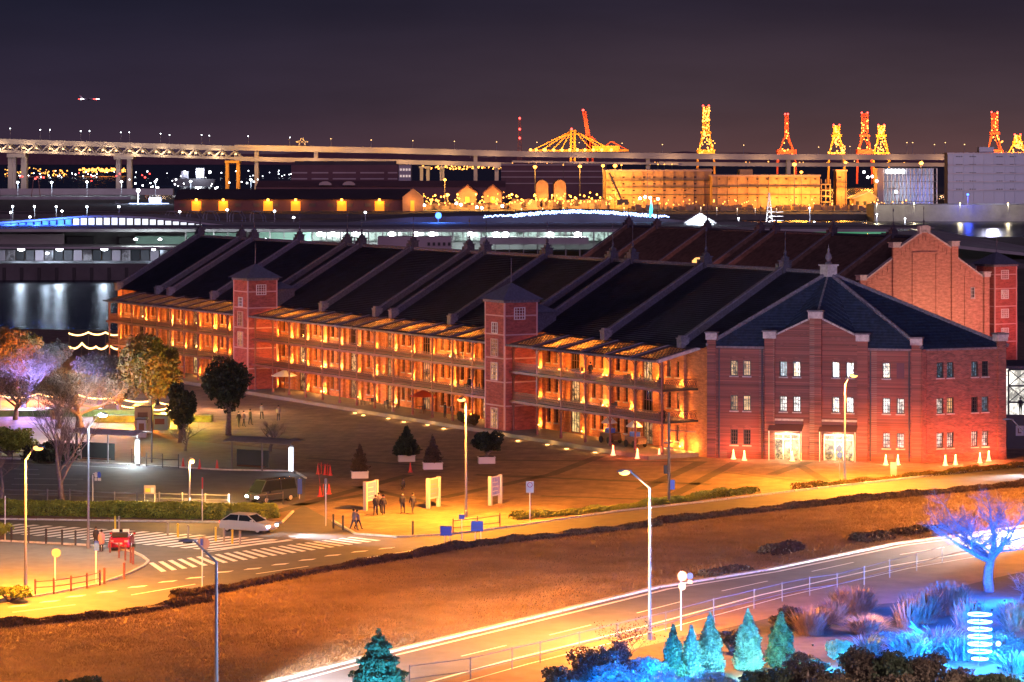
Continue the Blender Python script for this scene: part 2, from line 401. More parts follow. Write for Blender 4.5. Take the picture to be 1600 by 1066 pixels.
road = sheet('upper_road', street, .004, 'asphalt')
bus = GP((-90,786),(250,787),(440,790),(475,790),(478,748),(460,737),(350,735),(200,727),(110,722),(0,717),(-90,714))
busroad = sheet('bus_terminal_road', bus, .004, 'asphalt2')
lowN = [(360,1085),(560,1032),(800,975),(1030,919),(1200,892),(1400,851),(1530,834),(1720,806)]
lowS = [(1720,832),(1600,848),(1540,862),(1400,886),(1200,931),(1000,985),(800,1035),(620,1085)]
lroad = sheet('lower_road', GP(*(lowN + lowS)), .004, 'asphalt2')
path = GP(*(lowS[::-1] + [(1720,868),(1560,902),(1400,942),(1250,955),(1120,985),(1000,1012),(900,1040),(830,1085)]))
sheet('brown_path', path, .006, 'path')
med = [(-90,995),(0,982),(160,962),(320,935),(480,898),(640,870),(720,855),(860,838),(1030,820),(1200,797),(1400,776),(1600,758),(1720,745),
       (1720,806),(1530,834),(1400,851),(1200,892),(1030,919),(800,975),(560,1032),(360,1085),(-90,1085)]
sheet('meadow', GP(*med), .005, 'meadow')
# uneven pale verge beside the lower road
rv = random.Random(3)
N_ = resample([G(*p) for p in lowN], 1.2); up = []
for i, p in enumerate(N_):
    d = (N_[min(i + 1, len(N_) - 1)] - N_[max(i - 1, 0)]).normalized(); n = Vector((-d.y, d.x, 0))
    wd = 2.2 + 1.6 * math.sin(i * .21) + rv.uniform(-.7, .7) + max(0, 3.5 - i * .09)
    up.append(p + n * max(.8, wd))
sheet('dry_verge', N_ + up[::-1], .009, 'verge')
sheet('garden_ground', GP((830,1085),(900,1040),(1000,1012),(1120,985),(1250,955),(1400,942),(1560,902),(1720,868)) + [Vector((60, 60, 0)), Vector((0, 60, 0))], .012, 'soil')
sheet('street_corner_paving', GP((-90,950),(0,940),(60,932),(150,915),(200,898),(226,885),(232,878),(222,870),(205,862),(170,856),(140,853),(0,846),(-90,843)), .006, 'pavel', thick=0)
sheet('shelter_paving', GP((100,722),(200,727),(350,735),(460,737),(458,712),(450,704),(120,672),(-90,668),(-90,714),(0,717)), .006, 'pavel')

# kerbs: real stones, each run cut into lengths
def kerb_run(pts, parent, zz=.0):
    P = resample([G(*p) for p in pts], 1.5)
    for a, b in zip(P, P[1:]):
        d = (b - a); L = d.length; me = KM.get(round(L, 1))
        if me is None:
            KM[round(L, 1)] = me = MB().bx(-L / 2 + .012, L / 2 - .012, -.09, .09, 0, .13).mesh('kerb_stone', 'kerb')
        link('kerb_stone', me, parent, ((a.x + b.x) / 2, (a.y + b.y) / 2, zz), math.atan2(d.y, d.x))
KM = {}
kerb_run([(-20,943),(60,932),(150,915),(200,898),(226,885),(232,878),(222,870),(205,862),(170,856),(140,853),(0,846)], road)
kerb_run([(520,815),(555,835),(620,840),(700,836),(790,825),(960,800),(1100,785),(1240,768),(1400,750),(1600,728),(1660,721)], road)
kerb_run([(0,812),(200,815),(440,818),(458,800)], road)
kerb_run([(478,748),(460,737),(350,735),(200,727),(110,722),(0,717)], busroad)
for nm, off in (('kerb_stone', .16),):  # broad whitish kerb helps the edge line stand for headlight trails
    P = resample([G(*p) for p in lowN], 2.0)
    for a, b in zip(P, P[1:]):
        d = b - a; n = Vector((-d.y, d.x, 0)).normalized() * off; L = d.length
        me = KM.setdefault('l%.1f' % L, None) or MB().bx(-L / 2 + .015, L / 2 - .015, -.2, .2, 0, .13).mesh('kerb_stone', 'kerb')
        KM['l%.1f' % L] = me
        m_ = (a + b) / 2 + n; link('kerb_stone', me, lroad, (m_.x, m_.y, 0), math.atan2(d.y, d.x))

# markings
def mark(name, pts, z=.009, parent=road, m='white'):
    o = MB().face([Vector((p.x, p.y, z)) for p in pts]).build(name, m, parent)
    if o.data.polygons[0].normal.z < 0: o.data.flip_normals()
    return o
def offset_line(pts, off):
    P = [G(*p) for p in pts]; o = []
    for i, p in enumerate(P):
        d = (P[min(i + 1, len(P) - 1)] - P[max(i - 1, 0)]).normalized(); o.append(p + Vector((-d.y, d.x, 0)) * off)
    return o
strip('edge_line', offset_line(lowN, -.75), .30, .009, 'white', lroad)  # road line widened; its white also stands in for headlight trails
strip('edge_line', offset_line(lowS[::-1], .55), .24, .009, 'white', lroad)
strip('edge_line', offset_line(lowS[::-1], -1.1), .12, .011, 'white', lroad)
Pm = resample(offset_line(lowS[::-1], 3.6), 5)
for a, b in list(zip(Pm, Pm[1:]))[::2]: strip('lane_dash', [a, b], .14, .009, 'white', lroad)
def stripes(l0, l1, r0, r1, n, frac=.5):
    for i in range(n):
        q = []
        for (a, b, t) in ((l0, l1, i), (r0, r1, i), (r0, r1, i + frac), (l0, l1, i + frac)):
            q.append(G(*a).lerp(G(*b), t / n))
        mark('crossing_stripe', q)
stripes((232,880),(555,838.3),(252,894),(602,843.5),23)
stripes((-60,828),(340,861),(10,817.5),(470,845.5),21)
strip('stop_line', GP((318,864),(485,838)), .18, .010, 'white', road)
strip('stop_line', GP((345,859),(430,845)), .18, .010, 'white', road)
strip('lane_line', GP((205,930),(305,913)), .16, .010, 'white', road)
strip('lane_line', GP((20,957),(118,945)), .16, .010, 'white', road)
strip('lane_line', GP((400,897),(482,885)), .16, .010, 'white', road)
strip('lane_line', GP((565,873),(648,860)), .16, .010, 'white', road)
for x, y in ((30,947),(78,940),(118,932),(167,925),(215,917),(262,909),(305,903),(350,894),(395,889),(438,882),(480,875),(520,868),(562,862),(604,857)):
    c = G(x, y); d = (G(x + 14, y - 1.8) - c).normalized(); n = Vector((-d.y, d.x, 0))
    q = [c - d * .9, c - d * .2 + n * .32, c + d * .9, c + d * .2 + n * -.32]
    mark('chevron_mark', q, .011)
for y0, x0, x1 in ((733,20,60),(741,30,62),(748,22,130),(757,18,120),(766,15,80),(771,60,130)):
    strip('parking_line', GP((x0, y0), (x1, y0 + 1)), .12, .009, 'white', busroad)
strip('edge_line', GP((-60,722),(110,727),(200,732)), .14, .009, 'white', busroad)
# darker paving bands and slabs of the plaza
pz = bpy.data.objects['ground']
for a, b, wd in (((742,742),(1110,757),1.2),((845,775),(1085,783),.8),((640,718),(1105,722),.9),((690,778),(858,742),1.2),((860,742),(940,712),1.2),
                 ((1002,765),(1095,722),1.2),((1050,775),(1150,722),1.1),((1205,742),(1262,722),1.2),((1130,738),(1300,757),.5),((430,800),(640,742),1.2),((470,850-60),(600,768),1.1),
                 ((480,716),(700,730),.9),((555,760),(700,792),1.0),((1290,752),(1250,728),1.0)):
    strip('paving_band', GP(a, b), wd, .004, 'paved', pz)

# ------------------------------------------------------------------ street lamps
def lamp_post(name, label, base, h, arm, head_z, kind, power, color, tilt=0, group='street lamps', post='lamppost', spotsz=165):
    """arm: (dx, dy) of the bent top; the post goes straight to h, then leans to the head"""
    t = thing(name, label, 'street lamp', (base.x, base.y, 0), 0, group)
    MB().lathe([(.16, 0), (.16, .5), (.12, .55), (.11, 1.2)], 10).build('post_base', post, t)
    MB().tube([(0, 0, 1.2), (0, 0, h)], [.105, .07], 8).build('post', post, t)
    end = Vector((arm[0], arm[1], head_z)); MB().tube([(0, 0, h - .02), end], [.068, .05], 8).build('arm', post, t)
    d = Vector((arm[0], arm[1], 0)); d = d.normalized() if d.length > .01 else Vector((1, 0, 0))
    c = end + d * .4
    hd = MB(); k = [(-.5, .06, .0), (-.3, .17, .06), (.2, .2, .09), (.5, .12, .02)]
    ring = []
    n = Vector((-d.y, d.x, 0))
    for (l, w_, z_) in k: ring.append([c + d * l + n * w_ + Vector((0, 0, 0)), c + d * l + n * w_ * .7 + Vector((0, 0, z_ + .05)), c + d * l - n * w_ * .7 + Vector((0, 0, z_ + .05)), c + d * l - n * w_])
    vs = [p for r_ in ring for p in r_]; fs = []
    for i in range(3):
        for j in range(4): fs.append((i * 4 + j, i * 4 + (j + 1) % 4, (i + 1) * 4 + (j + 1) % 4, (i + 1) * 4 + j))
    fs += [(3, 2, 1, 0), (12, 13, 14, 15)]
    hd.add(vs, fs); hd.build('lamp_head', post, t)
    if power:
        g = MB(); g.sph((c.x, c.y, c.z - .06), .34, 10, sz=.5); g.build('lamp_glass', kind, t)
        lamp(t, (c.x, c.y, c.z - .35), power, color, .25, spotsz, blend=.35)
    else:
        MB().bx(c.x - .25, c.x + .25, c.y - .1, c.y + .1, c.z - .07, c.z - .01).build('lamp_glass', 'glassd', t)
    return t
def lp(name, label, bx, by, hx, topy, kneey, *a, **k):
    b = G(bx, by); s = F / b.y
    return lamp_post(name, label, b, (by - kneey) / s, ((hx - bx) / s, k.pop('dy', -.6)), (by - topy) / s, *a, **k)
lp('street_lamp', 'orange glowing street lamp with bent arm on the pale corner paving beside the bollard rail', 40, 930, 56, 697, 718, 'e_sod', 85000, SOD)
lp('street_lamp', 'white glowing street lamp beside the two people and the red open car', 138, 857, 156, 646, 668, 'e_white', 4200, WHT)
lp('street_lamp', 'tall straight street lamp on the plaza between two standing notice boards', 728, 808, 724, 622, 628, 'e_sod', 66000, SOD)
lp('street_lamp', 'orange glowing street lamp standing between the meadow and the lower road', 1015, 1000, 984, 735, 762, 'e_sod', 82000, (1, .34, .045))
lp('street_lamp', 'street lamp on the road verge in front of the lit entrance doors', 1320, 755, 1328, 585, 600, 'e_sod', 90000, SOD)
lp('street_lamp', 'unlit dark blue street lamp rising from the bottom edge of the meadow', 338, 1092, 306, 843, 878, 'e_sod', 0, SOD)
lp('street_lamp', 'street lamp with blue head leaning from the right edge of the picture', 1612, 780, 1580, 655, 688, 'e_sod', 0, SOD)
# unseen lamps added beyond the picture's edges to brighten the meadow and lower road
for x_, y_, l_ in ((-22, 92, 'first'), (8, 98, 'second'), (-50, 150, 'third'), (66, 180, 'fourth'), (-75, 205, 'fifth'), (34, 100, 'sixth'), (-42, 108, 'seventh'), (50, 225, 'eighth'), (30, 128, 'ninth')):
    lamp_post('street_lamp', 'orange glowing street lamp outside the picture, %s of those beyond its edges' % l_, Vector((x_, y_, 0)), 9.2, (.3, .9), 10.2, 'e_sod', 140000, (1, .74, .62) if y_ in (98, 100, 92, 128) else (1, .37, .07))
def ball_lamp(label, x, by, ty, col, p, em, r=.28):
    b = G(x, by); h = (by - ty) * b.y / F
    t = thing('lantern_post', label, 'street lamp', (b.x, b.y, 0))
    MB().lathe([(.13, 0), (.13, .8), (.09, .9), (.06, h - .3)], 8).build('post', 'lamppost', t)
    MB().sph((.25, 0, h - .35), r, 8).build('globe', em, t)
    MB().beam((0, 0, h - .1), (.3, 0, h - .1), .06).build('bracket', 'lamppost', t)
    lamp(t, (.25, -.1, h - .75), p, col, .2)
ball_lamp('short post with a small orange globe beside the traffic cones', 296, 793, 714, (1, .5, .1), 9000, 'e_sod', .18)
def thin_lantern(x, by, ty):
    b = G(x, by); h = (by - ty) * b.y / F
    t = thing('lantern_post', 'slim dark post carrying a small hanging lantern behind the bus shelter', 'street lamp', (b.x, b.y, 0))
    MB().tube([(0, 0, 0), (0, 0, h)], [.09, .05], 8).build('post', 'iron_d', t)
    MB().tube([(0, 0, h), (.4, 0, h + .15), (.6, 0, h - .1)], .03, 5).build('bracket', 'iron_d', t)
    MB().lathe([(.05, 0), (.22, -.45), (.2, -.5), (.02, -.6)][::-1], 8, (.6, 0, h - .1)).build('lantern', 'iron_d', t)
thin_lantern(237, 723, 622)

# ------------------------------------------------------------------ signs, boards, posts
def signpost(name, label, x, by, ty, plates, cat='road sign', post='pole_w', arm=None):
    b = G(x, by); s = F / b.y; h = (by - ty) / s
    t = thing(name, label, cat, (b.x, b.y, 0))
    MB().tube([(0, 0, 0), (0, 0, h)], .045, 7).build('post', post, t)
    for (nm, px, py, w_, hh, shape, m) in plates:
        cx, cz = (px - x) / s, (by - py) / s; w2, h2 = w_ / s / 2, hh / s / 2
        mb = MB()
        if shape == 'disc': mb.prism([(cx + w2 * math.cos(a), -.07, cz + h2 * math.sin(a)) for a in [2 * math.pi * i / 18 for i in range(18)]], (0, .02, 0))
        else: mb.bx(cx - w2, cx + w2, -.09, -.06, cz - h2, cz + h2)
        mb.build(nm, m, t)
    if arm: MB().beam((0, 0, arm[1]), (arm[0], 0, arm[1]), .05).build('arm', post, t)
    return t
s1 = signpost('no_parking_sign', 'white no parking sign on a thin post at the edge of the plaza', 828, 815, 752, [('sign_plate', 828, 761, 12, 18, 'rect', 'signw')])
sc_ = F / G(828, 815).y; c_ = (815 - 757.5) / sc_
ring = MB(); ring.add([(r_ * math.cos(a), -.095, c_ + r_ * math.sin(a)) for r_ in (.22, .165) for a in [2 * math.pi * i / 20 for i in range(20)]], [(i, (i + 1) % 20, 20 + (i + 1) % 20, 20 + i) for i in range(20)])
ring.beam((-.15, -.095, c_ + .15), (.15, -.095, c_ - .15), .05, .01); ring.build('prohibition_ring', mat('red_ring', (.40, .05, .12), .5), s1)
signpost('round_sign', 'round pale sign seen from behind beside the bollard rail', 86, 909, 860, [('sign_disc', 88, 864, 14, 14, 'disc', 'signback')])
signpost('round_sign', 'large round pale sign behind the unlit dark street lamp', 316, 925, 840, [('sign_disc', 318, 849, 20, 20, 'disc', 'signback'), ('small_plate', 315, 847, 4, 10, 'rect', 'blue')])
signpost('blue_triangular_sign', 'blue sign on a white post below the pink coated person', 150, 913, 850, [('sign_plate', 151, 855, 8, 11, 'rect', 'blue')])
signpost('twin_sign', 'two small round signs on a hooked post above the hedge', 145, 788, 742, [('sign_disc', 150, 742, 5, 9, 'disc', 'signw'), ('sign_disc', 155, 742, 6, 10, 'disc', 'blue'), ('small_plate', 150, 749, 4, 4, 'rect', 'signw'), ('small_plate', 155.5, 749, 5, 4, 'rect', 'signw')], arm=(.5, 2.6))
signpost('slim_marker_post', 'pale thin pole with a red tip in front of the hedge', 316, 815, 746, [('red_band', 316.4, 755, 2.4, 18, 'rect', 'red')])
signpost('slim_marker_post', 'pale leaning pole by the small bush at the left edge', 8, 846, 775, [('red_band', 8, 778, 1.6, 4, 'rect', 'signw')])
signpost('slim_marker_post', 'pale thin pole with small head at the plaza corner beside the traffic cones', 509, 822, 748, [('pole_head', 509, 752, 4, 8, 'rect', 'signback')])
def two_leg_board(label, x0, x1, y0, y1, by, m, legs=(.2, .8), name='blue_sign_board', cat='road sign'):
    b = G((x0 + x1) / 2, by); s = F / b.y; w2 = (x1 - x0) / s / 2
    t = thing(name, label, cat, (b.x, b.y, 0))
    MB().bx(-w2, w2, -.06, -.03, (by - y1) / s, (by - y0) / s).build('sign_plate', m, t)
    for l in legs: MB().tube([(-w2 + 2 * w2 * l, 0, 0), (-w2 + 2 * w2 * l, 0, (by - y0) / s)], .035, 6).build('leg', 'pole_w', t)
    return t, s, w2, b
two_leg_board('wide blue sign on two legs near the hedge, with the single open post beside it', 688, 706, 822, 837, 858, 'blue', (.38, .8))
two_leg_board('wide blue sign on two legs below the plaza railing', 736, 755, 814, 830, 851, 'blue', (.35, .8))
two_leg_board('small blue sign high on one post between the two wide blue signs', 717, 726, 804, 811, 855, 'blue', (.5,))
t, s_, w2, b_ = two_leg_board('low information board with yellow notice behind the hedge', 225, 243, 758, 772, 788, 'signback', (.06, .94), 'notice_board', 'notice board')
MB().bx(-w2 + .12, w2 * .1, -.075, -.062, (788 - 769) / s_, (788 - 763) / s_).build('notice', 'yellow', t)
MB().bx(w2 * .2, w2 - .12, -.075, -.062, (788 - 770) / s_, (788 - 762) / s_).build('notice', 'signw', t)
def standing_board(label, x0, x1, ty, by, m, th=.30):
    b = G(x0 + 3, by); s = F / b.y; h = (by - ty) / s - .15; wd = 1.75
    t = thing('standing_board', label, 'sign board', (b.x, b.y, 0), R(62))
    for k, yy in ((0, 0), (1, wd)):
        MB().bx(yy - .12, yy + .12, -th / 2, th / 2, 0, h).build('side_post', 'signw', t)
    MB().bx(.124, wd - .124, -.06, .06, h * .30, h - .05).build('panel', 'signw', t)
    MB().bx(.2, wd - .2, -.075, -.062, h * .36, h - .15).build('poster', m, t)
    for k in range(3): MB().bx(.3, wd - .6 + .15 * (k % 2), -.09, -.078, h * (.46 + .15 * k), h * (.49 + .15 * k)).build('text_line', 'signw' if m == 'signp' else 'signp', t)
standing_board('white standing board with orange lit poster beside the group of walking people', 568, 587, 750, 798, 'signp')
standing_board('white standing board with map panel, the middle one of the plaza boards', 666, 684, 745, 795, 'signback')
standing_board('white standing board with violet poster between the tall lamp and the no parking sign', 763, 780, 742, 790, 'signp')
two_leg_board('grey service cabinet on the verge in front of the red wall', 1391, 1401, 722, 742, 744, 'wallb', (.2, .8), 'service_cabinet', 'cabinet')
# utility pole
b = G(1045, 787); s = F / b.y
t = thing('utility_pole', 'dark utility pole with small signal box and blue plate near the veranda corner', 'pole', (b.x, b.y, 0))
MB().tube([(0, 0, 0), (0, 0, (787 - 645) / s)], [.13, .09], 8).build('pole', 'pole_d', t)
MB().bx(-.42, -.14, -.15, .15, (787 - 740) / s, (787 - 727) / s).build('signal_box', 'dark', t)
MB().bx(.12, .5, -.08, .08, (787 - 765) / s, (787 - 750) / s).build('blue_plate', 'blue', t)
MB().beam((0, 0, (787 - 672) / s), (2.3, 0, (787 - 675) / s), .06).build('cross_arm', 'pole_d', t)
for zz in (692, 700): MB().beam((-.4, 0, (787 - zz) / s), (.35, 0, (787 - zz) / s), .09, .12).build('bracket', 'pole_d', t)
# red-blue tall totem and round head signs beside the terminal entrance
signpost('blue_totem', 'narrow blue totem with rounded head beside the traffic cones', 468, 780, 747, [('panel', 468.5, 760, 7, 24, 'rect', 'blue')], 'totem')
signpost('right_of_way_sign', 'round sign pair on a thin post beside the lower road', 1064, 985, 892, [('sign_disc', 1066, 900, 15, 16, 'disc', 'signback'), ('sign_disc', 1078, 900, 10, 10, 'disc', 'blue'), ('small_plate', 1078, 909, 8, 6, 'rect', 'signback'), ('sign_disc', 1066, 916, 12, 13, 'disc', 'signback')])
signpost('prohibition_sign', 'two round blue signs hanging before the bright entrance door', 1312, 750, 695, [('sign_disc', 1311, 701, 9, 10, 'disc', 'blue'), ('sign_disc', 1312, 711, 9, 9, 'disc', 'blue')], post='lamppost')

# ------------------------------------------------------------------ fences and bollards
def fence(label, pts, posts, h=.95, rails=(.45, .85), m='fence', rr=.028, pr=.05, cap=False, name='post_and_rail_fence', cat='fence'):
    P = [G(*p) for p in pts]; o0 = P[0]
    t = thing(name, label, cat, (o0.x, o0.y, 0))
    pos = []
    if posts == 'each': pos = P
    else:
        pos = resample(P, posts)
    pm = MB().lathe([(pr, 0), (pr, h - .05), (pr * 1.2, h - .04), (pr * .5, h + .04)], 7).mesh('post', m)
    for p in pos: link('post', pm, t, p - o0)
    for z in rails:
        for a, b in zip(pos, pos[1:]): MB().beam(a - o0 + Vector((0, 0, z)), b - o0 + Vector((0, 0, z)), rr * 2).build('rail', m, t)
    return t
fence('low two rail fence along the bus road in front of the hedge', [(-20,780),(74,782),(109,782),(179,786),(214,787),(249,787),(285,788),(321,789),(357,790)], 'each', m='lamppost', pr=.07)
fence('dark rail fence around the bus road corner in front of the bright headlights', [(392,791),(417,790),(442,787)], 'each', h=1.0, rails=(.9,), m='iron_d')
fence('dark bollard fence curving along the shelter kerb', [(206,723),(229,729),(254,731),(279,732)], 'each', h=1.3, rails=(.1, .8), m='iron_d', pr=.045)
fence('grey rail fence behind the orange street lamp beside the dark shrubs', [(-20,722),(19,722),(60,723),(100,722)], 'each', h=1.1, rails=(.5, 1.0), m='iron_d')
fence('brown bollard railing on the pale corner paving', [(55,930),(84,928),(111,924),(136,920),(156,915)], 'each', h=1.05, rails=(.5, .9), m='iron', pr=.07)
fence('short curved bollard railing beside the red open car', [(172,864),(186,872),(196,876),(204,880)], 'each', h=1.1, rails=(.9,), m='iron', pr=.07)
fence('dark plaza railing above the two legged blue sign', [(708,833),(746,829),(781,824)], 'each', h=1.1, rails=(.4, .95), m='iron_d')
fence('long thin pedestrian rail along the lower road', [(640,1075),(735,1062),(800,1046),(844,1036),(905,1020),(965,1005),(1040,987),(1115,966),(1178,951),(1222,940),(1265,931),(1308,925),(1350,914),(1390,903),(1432,904-12),(1472,880),(1520,868),(1600,850),(1700,832)], 'each', h=1.25, rails=(.5, 1.2), m='lamppost', rr=.02, pr=.035)
bm = MB().lathe([(.08, 0), (.08, 1.02), (.1, 1.04), (.1, 1.1), (.03, 1.16)], 8)
def bollard(label, x, y, m, g, h=1.0):
    p = G(x, y); o = bm.build('bollard', m); o.location = (p.x, p.y, 0); o.scale = (1, 1, h); tag(o, label, 'bollard', g)
for i, x in enumerate((18, 45, 72, 97, 118)): bollard(('dark bollard nearest the left edge on the corner pavement', 'second dark bollard beside the orange street lamp', 'third dark bollard facing the crossing', 'fourth dark bollard facing the crossing', 'dark bollard nearest the white street lamp')[i], x, 847 + i * 1.4, 'iron_d', 'dark bollards along the street corner')
bollard('brown bollard just past the end of the bollard railing', 163, 913, 'iron', 'brown bollards'); bollard('lone brown bollard standing inside the kerb curve', 194, 905, 'iron', 'brown bollards')
bollard('brown bollard at the end of the railing beside the red car', 208, 882, 'iron', 'brown bollards', 1.1)
for x, y, l in ((645, 837, 'lone dark bollard on the plaza kerb'), (521, 826, 'dark bollard behind the crossing, nearest the slim pole'), (536, 828, 'dark bollard behind the crossing, further from the slim pole')): bollard(l, x, y, 'iron_d', 'dark bollards on the plaza kerb')
for i, (x, y) in enumerate(((262, 838), (278, 840), (294, 842), (337, 846), (350, 848), (363, 850), (375, 852), (180, 828), (186, 828))):
    bollard('slim yellow delineator post standing among the crossing stripes', x, y, 'yellow' if i % 2 else 'signback', 'delineator posts on the crossing', .95)

# traffic cones
def cone_mesh(): return MB().bx(-.22, .22, -.22, .22, 0, .04).lathe([(.17, .04), (.04, .72), (.02, .74)], 10).mesh('traffic_cone', 'red')
cmh = cone_mesh()
for i, (x, y, l) in enumerate(((286, 731, 'red traffic cone nearest the dark bollard fence'), (312, 733, 'red traffic cone behind the small orange globe lamp'), (339, 734, 'red traffic cone nearest the darker bus shelter'),
        (497, 741, 'red cone topped post at the head of the chain barrier'), (508, 742, 'second red cone along the chain barrier'), (516, 743, 'third red cone along the chain barrier'), (500, 776, 'red cone at the near end of the chain barrier'), (514, 772, 'red cone beside the near end of the chain barrier'), (641, 738, 'red cone standing behind the crouching figure'))):
    p = G(x, y); o = link('traffic_cone', cmh, None, p, 0, (1, 1, 1.25)); tag(o, l, 'cone', 'red traffic cones')
# glowing cones at the wall
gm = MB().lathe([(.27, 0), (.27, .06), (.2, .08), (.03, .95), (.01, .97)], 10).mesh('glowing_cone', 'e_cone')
GC = [(958,711,'glowing cone at the veranda steps'), (996,716,'glowing cone before the second veranda column'), (1030,716,'glowing cone by the corner column of the veranda'),
      (1146,717,'glowing cone nearest the dark pair of low windows'), (1163,719,'brighter glowing cone beside the one by the dark low windows'), (1238,720,'glowing cone between the two entrance doors'),
      (1384,726,'bright glowing cone under the first lit low windows'), (1403,726,'glowing cone behind the grey cabinet'), (1477,727,'glowing cone under the pale low windows'), (1493,726,'glowing cone right after the one under the pale low windows'), (1531,723,'glowing cone near the last wall corner'), (1545,720,'last glowing cone near the wall end')]
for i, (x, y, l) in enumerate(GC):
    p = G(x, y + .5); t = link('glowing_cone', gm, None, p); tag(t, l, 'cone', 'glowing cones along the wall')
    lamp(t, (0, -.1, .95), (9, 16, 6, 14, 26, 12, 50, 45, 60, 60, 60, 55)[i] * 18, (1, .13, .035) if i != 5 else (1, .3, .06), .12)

# ------------------------------------------------------------------ bus shelters
def shelter(label, x0, x1, ty, by, lit):
    a = G(x0, by); b = G(x1, by + 6); L = (b - a).length; s = F / a.y; h = (by - ty) / s
    t = thing('bus_shelter', label, 'bus shelter', (a.x, a.y, 0), math.atan2(b.y - a.y, b.x - a.x))
    rf = MB(); n = 7
    pts = [(y_, h + .35 * math.sin(math.pi * (y_ + 1.1) / 3.2)) for y_ in [-1.1 + 2.8 * i / n for i in range(n + 1)]]
    for k in range(6):
        seg = MB(); xa, xb = L * k / 6 + .01, L * (k + 1) / 6 - .01
        for (y0_, z0_), (y1_, z1_) in zip(pts, pts[1:]): seg.prism([(xa, y0_, z0_), (xb, y0_, z0_), (xb, y1_, z1_), (xa, y1_, z1_)], (0, 0, .05))
        seg.build('roof_panel', 'planter' if lit else 'pavel', t)
    for x_ in (.3, L / 2, L - .5):
        MB().beam((x_, 0, 0), (x_, 0, h), .12).build('post', 'fence', t)
        MB().tube([(x_, -1.1, h + .02), (x_, 0, h + .25), (x_, 1.6, h + .1)], .04, 5).build('roof_rib', 'lamppost', t)
    MB().bx(.5, L * .55, .55, .58, .3, 1.9).build('back_glass', mat('smoked_glass', (.06, .07, .07), .2), t)
    MB().bx(.8, L * .5, .1, .5, .38, .45).build('bench', 'wood', t)
    e = MB().bx(L - .45, L - .1, -.5, -.28, .25, 2.45).build('light_panel', 'e_sign', t)
    MB().bx(L - .49, L - .06, -.27, -.2, 0, 2.6).build('panel_frame', 'fence', t)
    MB().bx(L - .30, L - .26, -.53, -.51, .25, 2.45).build('panel_divider', 'fence', t)
    if lit:
        MB().bx(L * .45, L - .6, -.6, -.45, h - .02, h + .03).build('tube_light', 'e_sign', t)
        lamp(t, (L - 1.2, -.2, h - .3), 800, (.9, 1, .95), .3)
        lamp(t, (L - .2, -.9, 1.4), 500, (.8, .95, 1), .3)
    else: lamp(t, (L - .2, -.9, 1.4), 60, (.8, .95, 1), .3)
shelter('white roofed bus shelter with bright light panel behind the hedge road', 116, 222, 675, 722, True)
shelter('dim bus shelter with light panel nearest the plaza cones', 358, 462, 688, 734, False)

# box-like kiosks behind the shelter
def kiosk(label, x0, x1, y0, by, m, dep=2.2, name='market_kiosk', cat='kiosk'):
    b = G((x0 + x1) / 2, by); s = F / b.y; w2 = (x1 - x0) / s / 2; h = (by - y0) / s
    t = thing(name, label, cat, (b.x, b.y, 0))
    MB().bx(-w2, w2, 0, dep, 0, h).build('body', m, t)
    MB().bx(-w2 - .15, w2 + .15, -.3, dep + .15, h + .003, h + .15).build('roof', 'iron_d', t)
    MB().bx(-w2 * .6, w2 * .6, -.03, -.004, h * .4, h * .8).build('hatch', 'wood', t)
kiosk('orange lit kiosk wall between the round trees and the dark bush', 210, 236, 636, 678, 'wallo')
kiosk('small grey cabinet in front of the orange kiosk', 214, 228, 656, 684, 'wallb', 1)
kiosk('low grey stall beside the dark bush', 237, 262, 650, 672, 'green')
kiosk('small orange lit hut beneath the bare pink tree', 78, 92, 641, 656, 'wallo')

# ------------------------------------------------------------------ planters with conifers
def planter(label, x, by, wpx, tree_top, kind, seed):
    b = G(x, by); s = F / b.y; w2 = wpx / s / 2
    t = thing('planter_box', label, 'planter', (b.x, b.y, 0), R(8))
    MB().bx(-w2, w2, -.45, .45, 0, .55).build('box', 'planter', t)
    MB().bx(-w2 - .05, w2 + .05, -.5, .5, .553, .63).build('rim', 'planter', t)
    MB().bx(-w2 + .08, w2 - .08, -.4, .4, .633, .66).build('soil', 'soil', t)
    h = (by - tree_top) / s - .6
    return b, h, t
PL = [('white planter box with dark cone shaped tree below the red parasol', 635, 721, 26, 668, 'c', 1), ('white planter boxes with small red posts and thin tree', 676, 733, 30, 682, 't', 2),
      ('white planter box under the wide dark bush beside the tall street lamp', 760, 724, 26, 672, 'b', 3), ('white planter box nearest the chain barrier and cones', 562, 747, 26, 695, 't', 4)]
PLP = [(planter(*a), a) for a in PL]

